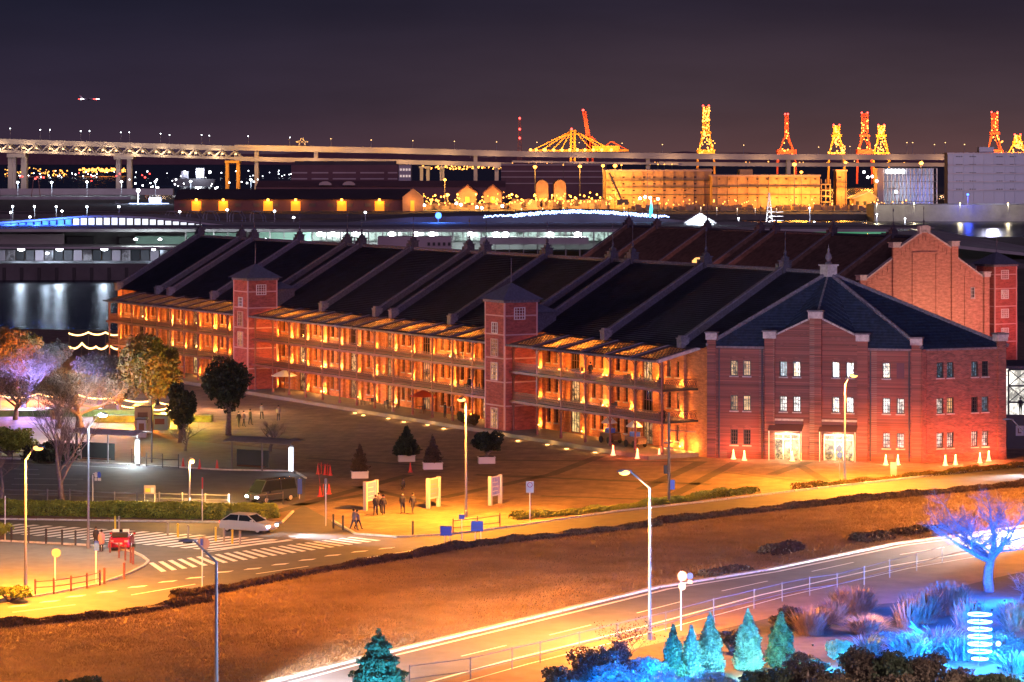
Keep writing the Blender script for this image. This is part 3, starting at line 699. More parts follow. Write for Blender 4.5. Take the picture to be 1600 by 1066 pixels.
# ------------------------------------------------------------------ people
def person(label, x, y, h=1.68, rz=0, coat='cloth1', legs='cloth1', stride=.18, lean=0, crouch=False, bag=None, group=None):
    p = G(x, y) if not isinstance(x, Vector) else x
    k = h / 1.68
    t = thing('person', label, 'person', (p.x, p.y, p.z), rz, group)
    J = {'pelvis': (0, 0, .93), 'chest': (0, lean * .5, 1.25), 'neck': (0, lean, 1.42), 'headb': (0, lean, 1.5), 'head': (0, lean, 1.60),
         'sl': (-.17, lean, 1.37), 'sr': (.17, lean, 1.37), 'el': (-.23, lean + stride * .5, 1.10), 'er': (.23, lean - stride * .5, 1.10), 'hl': (-.22, lean + stride * 1.1, .87), 'hr': (.22, lean - stride * .8, .87),
         'pl': (-.09, 0, .9), 'pr': (.09, 0, .9), 'kl': (-.10, -stride * .6, .50), 'kr': (.10, stride * .5, .50), 'al': (-.10, -stride * .9, .08), 'ar': (.10, stride * 1.2, .10), 'tl': (-.1, -stride * .9 - .16, .03), 'tr': (.1, stride * 1.2 - .15, .04)}
    if crouch:
        J.update(pelvis=(0, .1, .42), chest=(0, -.08, .72), neck=(0, -.15, .9), headb=(0, -.17, .97), head=(0, -.2, 1.06), sl=(-.17, -.12, .85), sr=(.17, -.12, .85), el=(-.2, -.25, .6), er=(.2, -.25, .6),
                 hl=(-.12, -.42, .5), hr=(.12, -.42, .5), pl=(-.09, .1, .4), pr=(.09, .1, .4), kl=(-.12, -.3, .48), kr=(.12, -.3, .48), al=(-.1, -.05, .08), ar=(.1, -.05, .08), tl=(-.1, -.25, .03), tr=(.1, -.25, .03))
    rad = dict(pelvis=.135, chest=.155, neck=.06, headb=.07, head=.10, sl=.065, sr=.065, el=.048, er=.048, hl=.034, hr=.034, pl=.095, pr=.095, kl=.062, kr=.062, al=.042, ar=.042, tl=.035, tr=.035)
    rad = {a: b * 1.14 for a, b in rad.items()}
    E = [('pelvis', 'chest'), ('chest', 'neck'), ('neck', 'headb'), ('headb', 'head'), ('chest', 'sl'), ('chest', 'sr'), ('sl', 'el'), ('sr', 'er'), ('el', 'hl'), ('er', 'hr'), ('pelvis', 'pl'), ('pelvis', 'pr'), ('pl', 'kl'), ('pr', 'kr'), ('kl', 'al'), ('kr', 'ar'), ('al', 'tl'), ('ar', 'tr')]
    names = list(J)
    me = bpy.data.meshes.new('body'); me.from_pydata([Vector(J[n]) * k for n in names], [(names.index(a), names.index(b)) for a, b in E], [])
    o = bpy.data.objects.new('body', me); COL.objects.link(o)
    sk = o.modifiers.new('s', 'SKIN')
    for i, n in enumerate(names): r_ = rad[n] * k; me.skin_vertices[0].data[i].radius = (r_ * (1.2 if n in ('pelvis', 'chest') else 1), r_)
    me.skin_vertices[0].data[0].use_root = True
    sb = o.modifiers.new('u', 'SUBSURF'); sb.levels = 1; sb.render_levels = 1
    dg = bpy.context.evaluated_depsgraph_get(); new = bpy.data.meshes.new_from_object(o.evaluated_get(dg)); bpy.data.objects.remove(o)
    for m in (coat, legs, 'skin'): new.materials.append(M[m])
    zw, zn = (.93 * k, 1.45 * k) if not crouch else (.45, .92)
    for pg in new.polygons:
        c = pg.center; pg.material_index = 2 if c.z > zn or (abs(c.x) > .19 and c.z < zw - .03 and not crouch) else (0 if c.z > (zw - .35 if coat == 'cloth2' else zw - .1) else 1); pg.use_smooth = True
    o = bpy.data.objects.new('body', new); COL.objects.link(o); o.parent = t
    hp = Vector(J['head']) * k
    MB().sph((hp.x, hp.y + .015, hp.z + .03), .112 * k, 8).build('hair', 'hair', t, smooth=True)
    fc = MB(); fc.bx(hp.x - .015, hp.x + .015, hp.y - .128, hp.y - .09, hp.z - .045, hp.z + .0); fc.bx(hp.x - .03, hp.x + .03, hp.y - .114, hp.y - .1, hp.z - .075, hp.z - .065); fc.build('face', 'skin', t)
    if coat == 'cloth2': MB().lathe([(.25, .62), (.21, .95), (.2, 1.2), (.12, 1.4)], 10).build('coat', 'cloth2', t, smooth=True)
    if bag:
        bg_ = MB().bx(-.17, .17, -.07, .07, .42, .80).build('carried_bag', bag, None); bg_.location = p + Vector((-.33, -.12, 0)); tag(bg_, 'blue carrier bag held by the person in the pink coat', 'bag')
    return t
person('person in a dark coat standing beside the red open car', 150, 858, 1.66, R(160), stride=.04)
person('person in a long pink coat holding a bag beside the red open car', 158.5, 862, 1.60, R(200), 'cloth2', 'cloth1', .04, bag='blue')
person('person in dark clothes walking alone between the standing boards, nearer the taller lamp', 645, 803, 1.7, R(30))
person('person in dark clothes walking beside another between the standing boards', 629, 803, 1.72, R(-10))
person('person in dark clothes of the group beside the standing board, in front', 587, 806, 1.68, R(170), stride=.22)
person('person in grey coat of the group beside the standing board, in the middle', 592, 803, 1.72, R(150), 'cloth4')
person('person in dark coat of the group beside the standing board, furthest from it', 599, 805, 1.66, R(190), stride=.2)
person('person in brown clothes stepping off the plaza kerb', 553, 829, 1.66, R(120), 'cloth4', 'cloth3', .28)
person('person leaning forward at the plaza kerb beside another walker', 560, 827, 1.5, R(100), 'cloth4', 'cloth1', .3, .1)
person('dark figure crouching on the plaza above the two walkers', 629, 766, 1.5, R(20), crouch=True)
for i, (x, y, l) in enumerate(((435, 658, 'lone dark person walking in front of the far veranda'), (373, 668, 'small person beside the dark round tree, in front'), (381, 667, 'small person following another near the dark round tree'), (391, 664, 'small person third in line near the dark round tree'), (409, 655, 'small person near the foot of the first stair tower'))):
    person(l, x, y, 1.7, R(40 * i), 'cloth1' if i % 2 else 'cloth4', 'cloth1', .15)
# ------------------------------------------------------------------ brick warehouses
TH = R(30.8); CT, ST = math.cos(TH), math.sin(TH)
P0 = Vector((305 * 283.5 / F, 283.5, 0))
EH, RH, RX = 10.85, 17.8, 12.0          # eave height, ridge height, ridge offset
_bc = {}
def bxm(name, m, *d):
    k = (name, m if isinstance(m, str) else m.name, tuple(round(v, 3) for v in d))
    if k not in _bc: _bc[k] = MB().bx(*d).mesh(name, m)
    return _bc[k]
def window_mesh(w_, h, cols, rows, bar=.045, fr=.08):
    mb = MB(); mb.bx(0, fr, 0, .1, 0, h); mb.bx(w_ - fr, w_, 0, .1, 0, h); mb.bx(fr, w_ - fr, 0, .1, 0, fr); mb.bx(fr, w_ - fr, 0, .1, h - fr, h)
    for i in range(1, cols): x = w_ * i / cols; mb.bx(x - bar / 2, x + bar / 2, .02, .08, fr, h - fr)
    for i in range(1, rows): z = h * i / rows; mb.bx(fr, w_ - fr, .03, .07, z - bar / 2, z + bar / 2)
    return mb
_wm = {}
def window(parent, A_, ang, u, z, w_, h, pane='lit_w', cols=3, rows=4, frame='frame', depth=.16, sill=True, name='window', sillm='stone', arch=False):
    """window whose left foot is u metres along the wall from A_; ang is the direction of the wall"""
    k = (w_, h, cols, rows, frame)
    if k not in _wm: _wm[k] = window_mesh(w_, h, cols, rows).mesh('window', frame)
    d = Vector((math.cos(ang), math.sin(ang), 0)); n = Vector((-d.y, d.x, 0))
    o = link(name, _wm[k], parent, Vector((A_[0], A_[1], z)) + d * u + n * depth, ang)
    link('pane', bxm('pane', pane, .02, w_ - .02, .1, .13, .02, h - .02), o)
    if sill: link('sill', bxm('sill', sillm, -.08, w_ + .08, -depth - .08, -.01, -.12, -.004), o)
    if arch:
        key = ('arch', w_)
        if key not in _wm:
            mb = MB(); n_ = 6; r_ = w_ * .62; cz = h - math.sqrt(r_ * r_ - w_ * w_ / 4)
            a0 = math.acos(w_ / 2 / r_)
            pts = [(w_ / 2 + r_ * math.cos(math.pi - a0 - (math.pi - 2 * a0) * i / n_), cz + r_ * math.sin(math.pi - a0 - (math.pi - 2 * a0) * i / n_)) for i in range(n_ + 1)]
            for (xa, za), (xb, zb) in zip(pts, pts[1:]): mb.prism([(xa, -depth - .03, za), (xb, -depth - .03, zb), (xb, -depth - .03, zb + .22), (xa, -depth - .03, za + .22)], (0, .2, 0))
            _wm[key] = mb.mesh('arch_lintel', 'brick')
        link('arch_lintel', _wm[key], o)
    return o
def wall(name, A_, B_, z0, z1, ops, m, parent, depth=.4):
    A_ = Vector((A_[0], A_[1], 0)); B_ = Vector((B_[0], B_[1], 0)); L = (B_ - A_).length; d = (B_ - A_) / L; n = Vector((-d.y, d.x, 0))
    us = sorted({0, L} | {round(v, 4) for o in ops for v in o[:2]}); zs = sorted({z0, z1} | {round(v, 4) for o in ops for v in o[2:]})
    mb = MB()
    def P(u, z, q=0): return A_ + d * u + n * q + Vector((0, 0, z))
    for ua, ub in zip(us, us[1:]):
        run = None
        for za, zb in zip(zs, zs[1:]):
            cu, cz = (ua + ub) / 2, (za + zb) / 2
            if any(o[0] < cu < o[1] and o[2] < cz < o[3] for o in ops): continue
            mb.face([P(ua, za), P(ub, za), P(ub, zb), P(ua, zb)])
    for (a, b, c, e) in ops:
        mb.face([P(a, c), P(a, c, depth), P(b, c, depth), P(b, c)]); mb.face([P(a, e), P(b, e), P(b, e, depth), P(a, e, depth)])
        mb.face([P(a, c), P(a, e), P(a, e, depth), P(a, c, depth)]); mb.face([P(b, c), P(b, c, depth), P(b, e, depth), P(b, e)])
        mb.face([P(a, c, depth), P(a, e, depth), P(b, e, depth), P(b, c, depth)])
    return mb.build(name, m, parent)

def firewall(parent, ly, W, th=.34, lead='lead', face='lead_d', pm='lead_d', near_block=True, far=True):
    mb = MB(); up = .62
    prof = [(-.35, EH - .3), (-.35, EH + up), (RX, RH + up), (RX, RH - .3)]
    mb.prism([(x, ly - th / 2, z) for x, z in prof], (0, th, 0))
    o = mb.build('firewall', face, parent)
    c = MB()
    def cop(xa, za, xb, zb):
        c.prism([(xa, ly - .25, za), (xb, ly - .25, zb), (xb, ly - .25, zb + .11), (xa, ly - .25, za + .11)], (0, .5, 0))
    n = 9
    for i in range(n):
        a, b = i / n, (i + 1) / n; x0, x1 = -.4 + (RX + .4) * a + .03, -.4 + (RX + .4) * b - .03
        zf = lambda x: EH + up + .01 + (x + .35) * (RH - EH) / (RX + .35)
        cop(x0, zf(x0), x1, zf(x1))
    c.build('coping', lead, o)
    if far:
        r = MB(); r.prism([(RX, ly - th / 2, RH - .3), (RX, ly - th / 2, RH + up), (W + .3, ly - th / 2, EH + up), (W + .3, ly - th / 2, EH - .3)], (0, th, 0)); r.build('rear_wall', face, o)
    MB().bx(-.9, .05, ly - .38, ly + .38, EH - .35, EH + .5).bx(-.98, .12, ly - .45, ly + .45, EH + .503, EH + .64).bx(-.8, -.05, ly - .3, ly + .3, EH + .643, EH + .85).build('eave_block', lead, o)
    b = MB().bx(RX - .5, RX + .5, ly - .4, ly + .4, RH - .2, RH + .95).bx(RX - .6, RX + .6, ly - .5, ly + .5, RH + .953, RH + 1.08)
    b.bx(RX - .3, RX + .3, ly - .28, ly + .28, RH + 1.083, RH + 1.4).bx(RX - .25, RX + .25, ly + .9, ly + 1.35, RH - .2, RH + .7)
    b.build('ridge_block', pm, o)
    link('finial', FIN, o, (RX, ly, RH + 1.4))
    return o
FIN = MB().lathe([(.2, 0), (.24, .1), (.1, .2), (.17, .4), (.13, .6), (.045, .8), (.03, 2.2), (.08, 2.26), (.08, 2.4), (.02, 2.7)], 8).mesh('finial', 'lead_d')

wh = thing('brick_warehouse', 'long red brick warehouse with three tiers of lit verandas and a dark firewall ribbed roof', 'warehouse', P0, TH)
LEN, W2 = 145.0, 24.1
PA, PB, PC = Vector((0, 0, 0)), Vector((14.9, -14.4, 0)), Vector((24.1, -15.8, 0))
def to_world(p): return Vector((P0.x + p[0] * CT - p[1] * ST, P0.y + p[0] * ST + p[1] * CT, p[2] if len(p) > 2 else 0))
def uof(x, a, b):
    """distance along wall a-b at which the wall crosses the sight line of column x"""
    a_, b_ = to_world(a), to_world(b); L = (b_ - a_).length; lo, hi = -5., L + 5
    for _ in range(40):
        m_ = (lo + hi) / 2; p = a_.lerp(b_, m_ / L)
        if 800 + F * p.x / p.y < x: lo = m_
        else: hi = m_
    return m_
# end wall: main face PA-PB, oblique face PB-PC
aAB = math.atan2(PB.y - PA.y, PB.x - PA.x); aBC = math.atan2(PC.y - PB.y, PC.x - PB.x); LAB = (PB - PA).length; LBC = (PC - PB).length
opsA, opsB, winsA, winsB = [], [], [], []
WW, WH = .74, 1.5
rows = (8.0, 4.62)
lit3 = {1147: ('lit_w', 'lit_d', 'dark'), 1167: ('lit_d', 'lit_w', 'dark'), 1224: ('lit_c', 'lit_p', None), 1245: ('lit_w', 'lit_p', None), 1306: ('lit_w', 'lit_w', None), 1328: ('lit_w', 'lit_p', None), 1385: ('lit_w', 'lit_p', 'lit_p'), 1407: ('shut', 'lit_p', 'lit_p')}
for x, ps in lit3.items():
    u = uof(x, PA, PB) - WW / 2
    for z, p in zip((8.0, 4.62, 1.3), ps):
        if p: opsA.append((u, u + WW, z, z + WH)); winsA.append((u, z, p))
for x, ps in {1469: ('lit_c', 'lit_p', 'lit_p'), 1485: ('lit_c', 'lit_w', 'lit_p'), 1523: ('lit_c', 'dark', 'lit_p'), 1539.5: ('dark', 'lit_c', 'lit_p')}.items():
    u = uof(x, PB, PC) - WW / 2
    for z, p in zip((8.05, 4.62, 1.3), ps): opsB.append((u, u + WW, z, z + WH)); winsB.append((u, z, p))
doors = []
for x0, x1 in ((1208, 1250), (1287, 1334)):
    u0, u1 = uof(x0, PA, PB), uof(x1, PA, PB); opsA.append((u0, u1, .0, 2.55)); doors.append((u0, u1))
ug0, ug1, ugc = uof(1203, PA, PB), uof(1348, PA, PB), uof(1275, PA, PB)
wall('end_wall', PA, PB, 0, EH, opsA, 'brick', wh); wall('end_wall', PB, PC, 0, EH, opsB, 'brick', wh)
dAB = (PB - PA) / LAB; nAB = Vector((-dAB.y, dAB.x, 0)); dBC = (PC - PB) / LBC; nBC = Vector((-dBC.y, dBC.x, 0))
def Q(u, z, q=0, o=PA, d=dAB, n=nAB): return o + d * u + n * q + Vector((0, 0, z))
# gable parapet
MB().prism([Q(ug0, EH + .001), Q(ug1, EH + .001), Q(ug1, 11.7), Q(ugc, 13.85), Q(ug0, 11.7)], nAB * .4).build('gable_wall', 'brick', wh)
for a, b in (((ug0, 11.7), (ugc, 13.85)), ((ug1, 11.7), (ugc, 13.85))):
    for i in range(6):
        p, q = Q(a[0] + (b[0] - a[0]) * (i + .04) / 6, a[1] + (b[1] - a[1]) * (i + .04) / 6 + .09, .2), Q(a[0] + (b[0] - a[0]) * (i + .96) / 6, a[1] + (b[1] - a[1]) * (i + .96) / 6 + .09, .2)
        MB().beam(p, q, .6, .16).build('coping_stone', 'stone', wh)
for i in range(13):      # corbel arcading under the gable coping
    t_ = (i + .5) / 13; u_ = ug0 + .9 + (ug1 - ug0 - 1.8) * t_; zt = 13.85 - abs(u_ - ugc) / (ugc - ug0) * 2.15 - .85
    if abs(u_ - ugc) < .7: continue
    MB().prism([Q(u_ - .14, zt - .45, -.08), Q(u_ + .14, zt - .45, -.08), Q(u_ + .14, zt, -.08), Q(u_ - .14, zt, -.08)], nAB * .078).build('corbel', 'brick', wh)
def pilaster(o, d, n, u, w_, z1, capm='stone', proud=.3):
    def Pq(u_, q): return o + d * u_ + n * q
    a, b, c, e = Pq(u - w_ / 2, -proud), Pq(u + w_ / 2, -proud), Pq(u + w_ / 2, -.003), Pq(u - w_ / 2, -.003)
    p = MB().prism([a, b, c, e], (0, 0, z1)).build('pilaster', 'brick', wh)
    k = .13
    MB().prism([Pq(u - w_ / 2 - k, -proud - k) + Vector((0, 0, z1 + .003)), Pq(u + w_ / 2 + k, -proud - k) + Vector((0, 0, z1 + .003)), Pq(u + w_ / 2 + k, .55) + Vector((0, 0, z1 + .003)), Pq(u - w_ / 2 - k, .55) + Vector((0, 0, z1 + .003))], (0, 0, .62)).build('pilaster_cap', capm, p)
    MB().prism([Pq(u - w_ / 2 - k - .1, -proud - k - .1) + Vector((0, 0, z1 + .63)), Pq(u + w_ / 2 + k + .1, -proud - k - .1) + Vector((0, 0, z1 + .63)), Pq(u + w_ / 2 + k + .1, .65) + Vector((0, 0, z1 + .63)), Pq(u - w_ / 2 - k - .1, .65) + Vector((0, 0, z1 + .63))], (0, 0, .14)).build('cap_slab', 'lead', p)
    return p
pilaster(PA, dAB, nAB, .45, .85, EH + .65)
pilaster(PA, dAB, nAB, ug0, 1.0, EH + .85); pilaster(PA, dAB, nAB, ug1, 1.0, EH + .7)
pilaster(PA, dAB, nAB, ugc, 1.15, 13.7, proud=.45)
pilaster(PA, dAB, nAB, LAB - .45, .9, EH + .4); pilaster(PB, dBC, nBC, LBC - .5, .9, EH + .6)
MB().prism([PB + Vector((-.25, -.35, 0)), PB + Vector((.35, -.3, 0)), PB + Vector((.35, .2, 0)), PB + Vector((-.25, .2, 0))], (0, 0, EH)).build('corner_pier', 'brick', wh)
for (o, d, n, us) in ((PA, dAB, nAB, [(.9, ug0 - .55), (ug1 + .55, LAB - .95)]), (PB, dBC, nBC, [(.1, LBC - 1.0)])):   # cornice
    for a, b in us:
        MB().prism([Q(a, EH - .16, -.22, o, d, n), Q(b, EH - .16, -.22, o, d, n), Q(b, EH - .16, -.003, o, d, n), Q(a, EH - .16, -.003, o, d, n)], (0, 0, .2)).build('cornice', 'lead', wh)
        MB().prism([Q(a, .0, -.12, o, d, n), Q(b, .0, -.12, o, d, n), Q(b, .0, -.003, o, d, n), Q(a, .0, -.003, o, d, n)], (0, 0, .75)).build('plinth', 'brick', wh)
for ws, o, ang in ((winsA, PA, aAB), (winsB, PB, aBC)):
    for u, z, p in ws:
        if p == 'shut': link('shutter', bxm('shutter', 'wallpu', 0, WW, 0, .06, 0, WH), wh, o + Vector((math.cos(ang), math.sin(ang), 0)) * u + Vector((0, 0, z)), ang)
        elif p == 'dark': window(wh, o, ang, u, z, WW, WH, 'glassd', 3, 4, arch=True)
        else: window(wh, o, ang, u, z, WW, WH, p, 3, 4, arch=True)
# entrance doors with awnings
for u0, u1 in doors:
    wd = u1 - u0
    dr = link('door', MB().bx(0, .12, -.1, .2, 0, 2.55).bx(wd - .12, wd, -.1, .2, 0, 2.55).bx(.12, wd - .12, -.1, .2, 2.4, 2.55).bx(wd * .36, wd * .36 + .08, .02, .12, 0, 2.4).bx(wd * .64, wd * .64 + .08, .02, .12, 0, 2.4).bx(.12, wd - .12, .03, .11, 1.95, 2.02).mesh('door', 'framew'), wh, Q(u0, 0), aAB)
    link('pane', bxm('pane', 'lit_shop', .12, wd - .12, .14, .17, 0, 2.4), dr)
    aw = MB(); aw.prism([(-.35, -1.25, 2.85), (-.35, -.05, 3.35), (-.35, -.05, 3.42), (-.35, -1.25, 2.92)], (wd + .7, 0, 0)); aw.bx(-.3, wd + .3, -.3, -.03, 3.44, 3.75)
    a_ = link('awning', aw.mesh('awning', 'wallpu'), wh, Q(u0, 0), aAB)
    link('awning_valance', bxm('awning_valance', 'stone', -.35, wd + .35, -.24, -.02, 3.76, 3.95), a_)
    for x_ in (-.25, wd + .25): link('awning_post', MB().tube([(x_, -1.15, 0), (x_, -1.15, 2.85)], .05, 6).mesh('awning_post', 'framew'), a_)
    lamp(wh, Q((u0 + u1) / 2, 2.6, -.75), 420, (1, .75, .38), .25)
    lamp(wh, Q((u0 + u1) / 2, 1.3, -.5), 160, (1, .8, .5), .3)
for i, z in enumerate((0,)):
    for x_, px in ((-.0, 1110), (0, 1444)): pass
# downpipes
for u in (1.2, ug0 - .75, ug1 + .75, LAB - 1.15): MB().tube([Q(u, .05, -.12), Q(u, EH - .2, -.12)], .07, 6).build('downpipe', 'iron_d', wh)
MB().tube([Q(.25, .05, -.12, PB, dBC, nBC), Q(.25, EH - .2, -.12, PB, dBC, nBC)], .07, 6).build('downpipe', 'iron_d', wh)

# roof
RA = Vector((RX, -3.6, RH)); RF = Vector((RX, LEN, RH)); e = .25
rfm = MB(); rfm.face([(-.45, .0, EH - .2), RA, RF, (-.45, LEN, EH - .2)][::-1]); rfm.build('roof_slope', 'tile', wh)
MB().face([(W2 + .4, PC.y, EH - .2), RA, RF, (W2 + .4, LEN, EH - .2)]).build('roof_slope', 'tile', wh)
cr_ = MB()
for i in range(1, 40):
    f_ = i / 40; xx, zz = -.45 + (RX + .45) * f_, EH - .2 + (RH - EH + .2) * f_; cr_.beam((xx, -3.6 * f_ + .3, zz + .015), (xx, LEN - .3, zz + .015), .05, .035)
stuff(cr_.build('tile_course', 'tile_e', wh))
GPk = Q(ugc, 13.7, .3)
gl, gr = Q(ug0, EH + .05, .1), Q(ug1, EH + .05, .1)
def hip(*p):
    o = MB().face(list(p)).build('hip_slope', 'tile_b', wh)
    if o.data.polygons[0].normal.z < 0: o.data.flip_normals()
    return o
pA = PA + Vector((-.2, -.1, EH)); pB = PB + Vector((-.1, -.25, EH)); pC = PC + Vector((.3, -.2, EH))
hip(RA, pA, gl); hip(RA, gl, GPk); hip(RA, GPk, gr); hip(RA, gr, pB); hip(RA, pB, pC)
# rows of tiles on the hip faces, each a ridge of its own
def tile_rows(a, b, apex, n, m='lead_d'):
    mb = MB()
    for i in range(1, n):
        t_ = i / n; p = a.lerp(apex, t_); q = b.lerp(apex, t_)
        if (p - q).length > .3: mb.beam(p + Vector((0, 0, .03)), q + Vector((0, 0, .03)), .06, .05)
    stuff(mb.build('tile_course', 'tile_b', wh))
tile_rows(pA, gl, RA, 26); tile_rows(gl, GPk, RA, 14); tile_rows(GPk, gr, RA, 14); tile_rows(gr, pB, RA, 26); tile_rows(pB, pC, RA, 26)
for a, b, r_ in ((pA, RA, .2), (pB, RA, .2), (pC, RA, .2), (GPk, RA, .1)):
    mb = MB(); n = int((b - a).length / .55)
    for i in range(n): mb.tube([a.lerp(b, (i + .02) / n) + Vector((0, 0, .1)), a.lerp(b, (i + .97) / n) + Vector((0, 0, .1))], [r_ * 1.08, r_ * .92], 6)
    mb.build('hip_cap', 'lead', wh)
MB().tube([RA + Vector((0, 0, .1)), RF + Vector((0, 0, .1))], .22, 6).build('ridge_cap', 'lead', wh)
MB().bx(RX - .6, RX + .6, -4.2, -3.0, RH - .3, RH + .75).bx(RX - .72, RX + .72, -4.32, -2.88, RH + .753, RH + .9).build('apex_block', 'stone', wh)
link('finial', MB().lathe([(.3, 0), (.36, .15), (.15, .3), (.34, .65), (.28, .95), (.1, 1.2), (.14, 1.5), (.05, 1.6), (.02, 2.0)], 10).mesh('finial', 'lead'), wh, (RX, -3.6, RH + .9))
# rear and far walls
wall('rear_wall', (W2, PC.y), (W2, LEN), 0, EH, [], 'brick', wh)
wall('far_wall', (W2, LEN), (0, LEN), 0, EH, [], 'brick', wh)
MB().prism([(0, LEN, EH), (W2, LEN, EH), (RX, LEN, RH)], (0, .4, 0)).build('far_gable', 'brick', wh)
FW = [3.6, 17.6, 31.6, 35.6, 49.4, 63.2, 67.2, 81.0, 94.6, 98.6, 112.2, 126.0, 130.0, 143.6]
for y in FW: firewall(wh, y, W2)

# facade bays
secs = [(3.6, 17.6), (17.6, 31.0), (36.2, 49.4), (49.4, 63.2), (67.2, 81.0), (81.0, 94.2), (98.9, 112.2), (112.2, 126.0), (130.0, 143.6)]
FL = [.4, 3.6, 6.7]
ops, wl = [], []
def fu(ly): return LEN - ly
for (a, b) in secs:
    w_ = b - a
    for fi, z in enumerate(FL):
        for c, kind in ((1 / 6, 'w'), (.5, 'd'), (5 / 6, 'w')):
            cy_ = a + w_ * c
            if kind == 'w':
                for dy in (-.75, .75):
                    u0 = fu(cy_ + dy) - .36; zz = z + .75; ops.append((u0, u0 + .72, zz, zz + 1.6)); wl.append((u0, zz, .72, 1.6, fi, 'w'))
            else: u0 = fu(cy_) - 1.0; ops.append((u0, u0 + 2.0, z, z + 2.45)); wl.append((u0, z, 2.0, 2.45, fi, 'd'))
for c0, c1 in ((31.6, 35.6), (63.2, 67.2), (94.6, 98.6), (126.0, 130.0)):
    u0 = fu((c0 + c1) / 2) - .6
    for z in FL: ops.append((u0, u0 + 1.2, z, z + 2.2)); wl.append((u0, z, 1.2, 2.2, 0, 'd'))
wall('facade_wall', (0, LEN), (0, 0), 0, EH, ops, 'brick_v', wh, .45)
rw = random.Random(11)
for u, z, w_, h, fi, k in wl:
    if k == 'w': window(wh, (0, LEN), -math.pi / 2, u, z, w_, h, rw.choice(['glassd', 'glassd', 'dark', 'lit_d']), 2, 4, frame='wood', depth=.2)
    else: window(wh, (0, LEN), -math.pi / 2, u, z, w_, h, rw.choice(['glassd', 'lit_d', 'lit_d', 'lit_w', 'dark'] if fi else ['lit_shop', 'lit_w', 'lit_w', 'lit_d']), 4, 2, frame='iron_p' if rw.random() < .4 else 'wood', depth=.2, sill=False, name='door')
# wall pilasters between the bays, and string courses
pys = []
for (a, b) in secs: pys += [a + .35, a + (b - a) / 3, a + (b - a) * 2 / 3, b - .35]
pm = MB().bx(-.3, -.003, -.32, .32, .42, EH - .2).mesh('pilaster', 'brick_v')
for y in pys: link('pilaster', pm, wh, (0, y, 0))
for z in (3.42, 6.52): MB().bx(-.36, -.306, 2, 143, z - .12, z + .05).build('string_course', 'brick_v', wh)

# veranda: platform, floors, columns, rails, canopy
VX = -4.3
SEG = [(1.2, 29.9), (34.1, 92.2), (96.4, 138.1)]
MB().bx(-6.2, -.31, 1.0, 141, 0, .4).build('veranda_platform', 'pavel', wh)
for a, b in SEG:
    for z in (3.6, 6.7):
        MB().bx(VX - .25, -.37, a - .2, b + .2, z - .2, z).build('veranda_floor', 'slab', wh)
        MB().bx(VX - .32, VX - .253, a - .2, b + .2, z - .24, z + .02).build('fascia', 'iron', wh)
cols_y = [1.45, 6.2, 10.8, 15.4, 20.1, 24.8, 29.6, 34.4, 38.2, 42.6, 47.1, 51.6, 56.1, 60.6, 65.0, 69.3, 73.7, 78.1, 82.5, 87.0, 91.9, 96.7, 99.9, 104.4, 108.8, 113.1, 117.4, 121.7, 125.9, 130.1, 134.4, 137.8]
cm = MB().lathe([(.17, .4), (.17, .7), (.11, .8), (.10, 3.2), (.16, 3.35)], 8).bx(-.09, .09, -.09, .09, 3.35, 9.35).mesh('column', 'iron')
def brack(z):
    mb = MB()
    for s in (-1, 1):
        pts = [(0, s * (.1 + .75 * (1 - math.cos(a))), z - .75 * (1 - math.sin(a)) * 1.1) for a in [math.pi / 2 * i / 4 for i in range(5)]]
        mb.tube(pts, .045, 4)
    return mb.mesh('bracket', 'iron_p')
bks = [brack(3.38), brack(6.45), brack(9.2)]
for y in cols_y:
    c = link('column', cm, wh, (VX, y, 0))
    for b in bks: link('bracket', b, c)
def rail_mesh(L):
    mb = MB(); L -= .24
    mb.bx(-.03, .03, 0, L, .86, .92).bx(-.025, .025, 0, L, .08, .13).bx(-.025, .025, 0, L, .66, .70)
    n = max(2, round(L / .56))
    for i in range(n):
        y0, y1 = L * i / n, L * (i + 1) / n; ym = (y0 + y1) / 2
        mb.beam((0, y0, .13), (0, ym, .66), .05).beam((0, ym, .66), (0, y1, .13), .05).beam((0, y0, .70), (0, ym, .86), .035).beam((0, ym, .86), (0, y1, .70), .035)
        mb.beam((0, y0, .66), (0, ym, .13), .05).beam((0, ym, .13), (0, y1, .66), .05)
    return mb.mesh('railing', 'iron_p')
_rm = {}
for a, b in zip(cols_y, cols_y[1:]):
    if (a, b) in ((29.6, 34.4), (91.9, 96.7)): continue
    k = round(b - a, 1)
    if k not in _rm: _rm[k] = rail_mesh(b - a)
    for z in (3.6, 6.7): link('railing', _rm[k], wh, (VX - .1, a + .12, z))
em = rail_mesh(3.9)
for z in (3.6, 6.7):
    link('railing', em, wh, (-.45, 1.2, z), math.pi / 2); link('railing', em, wh, (-.45, 138, z), math.pi / 2)
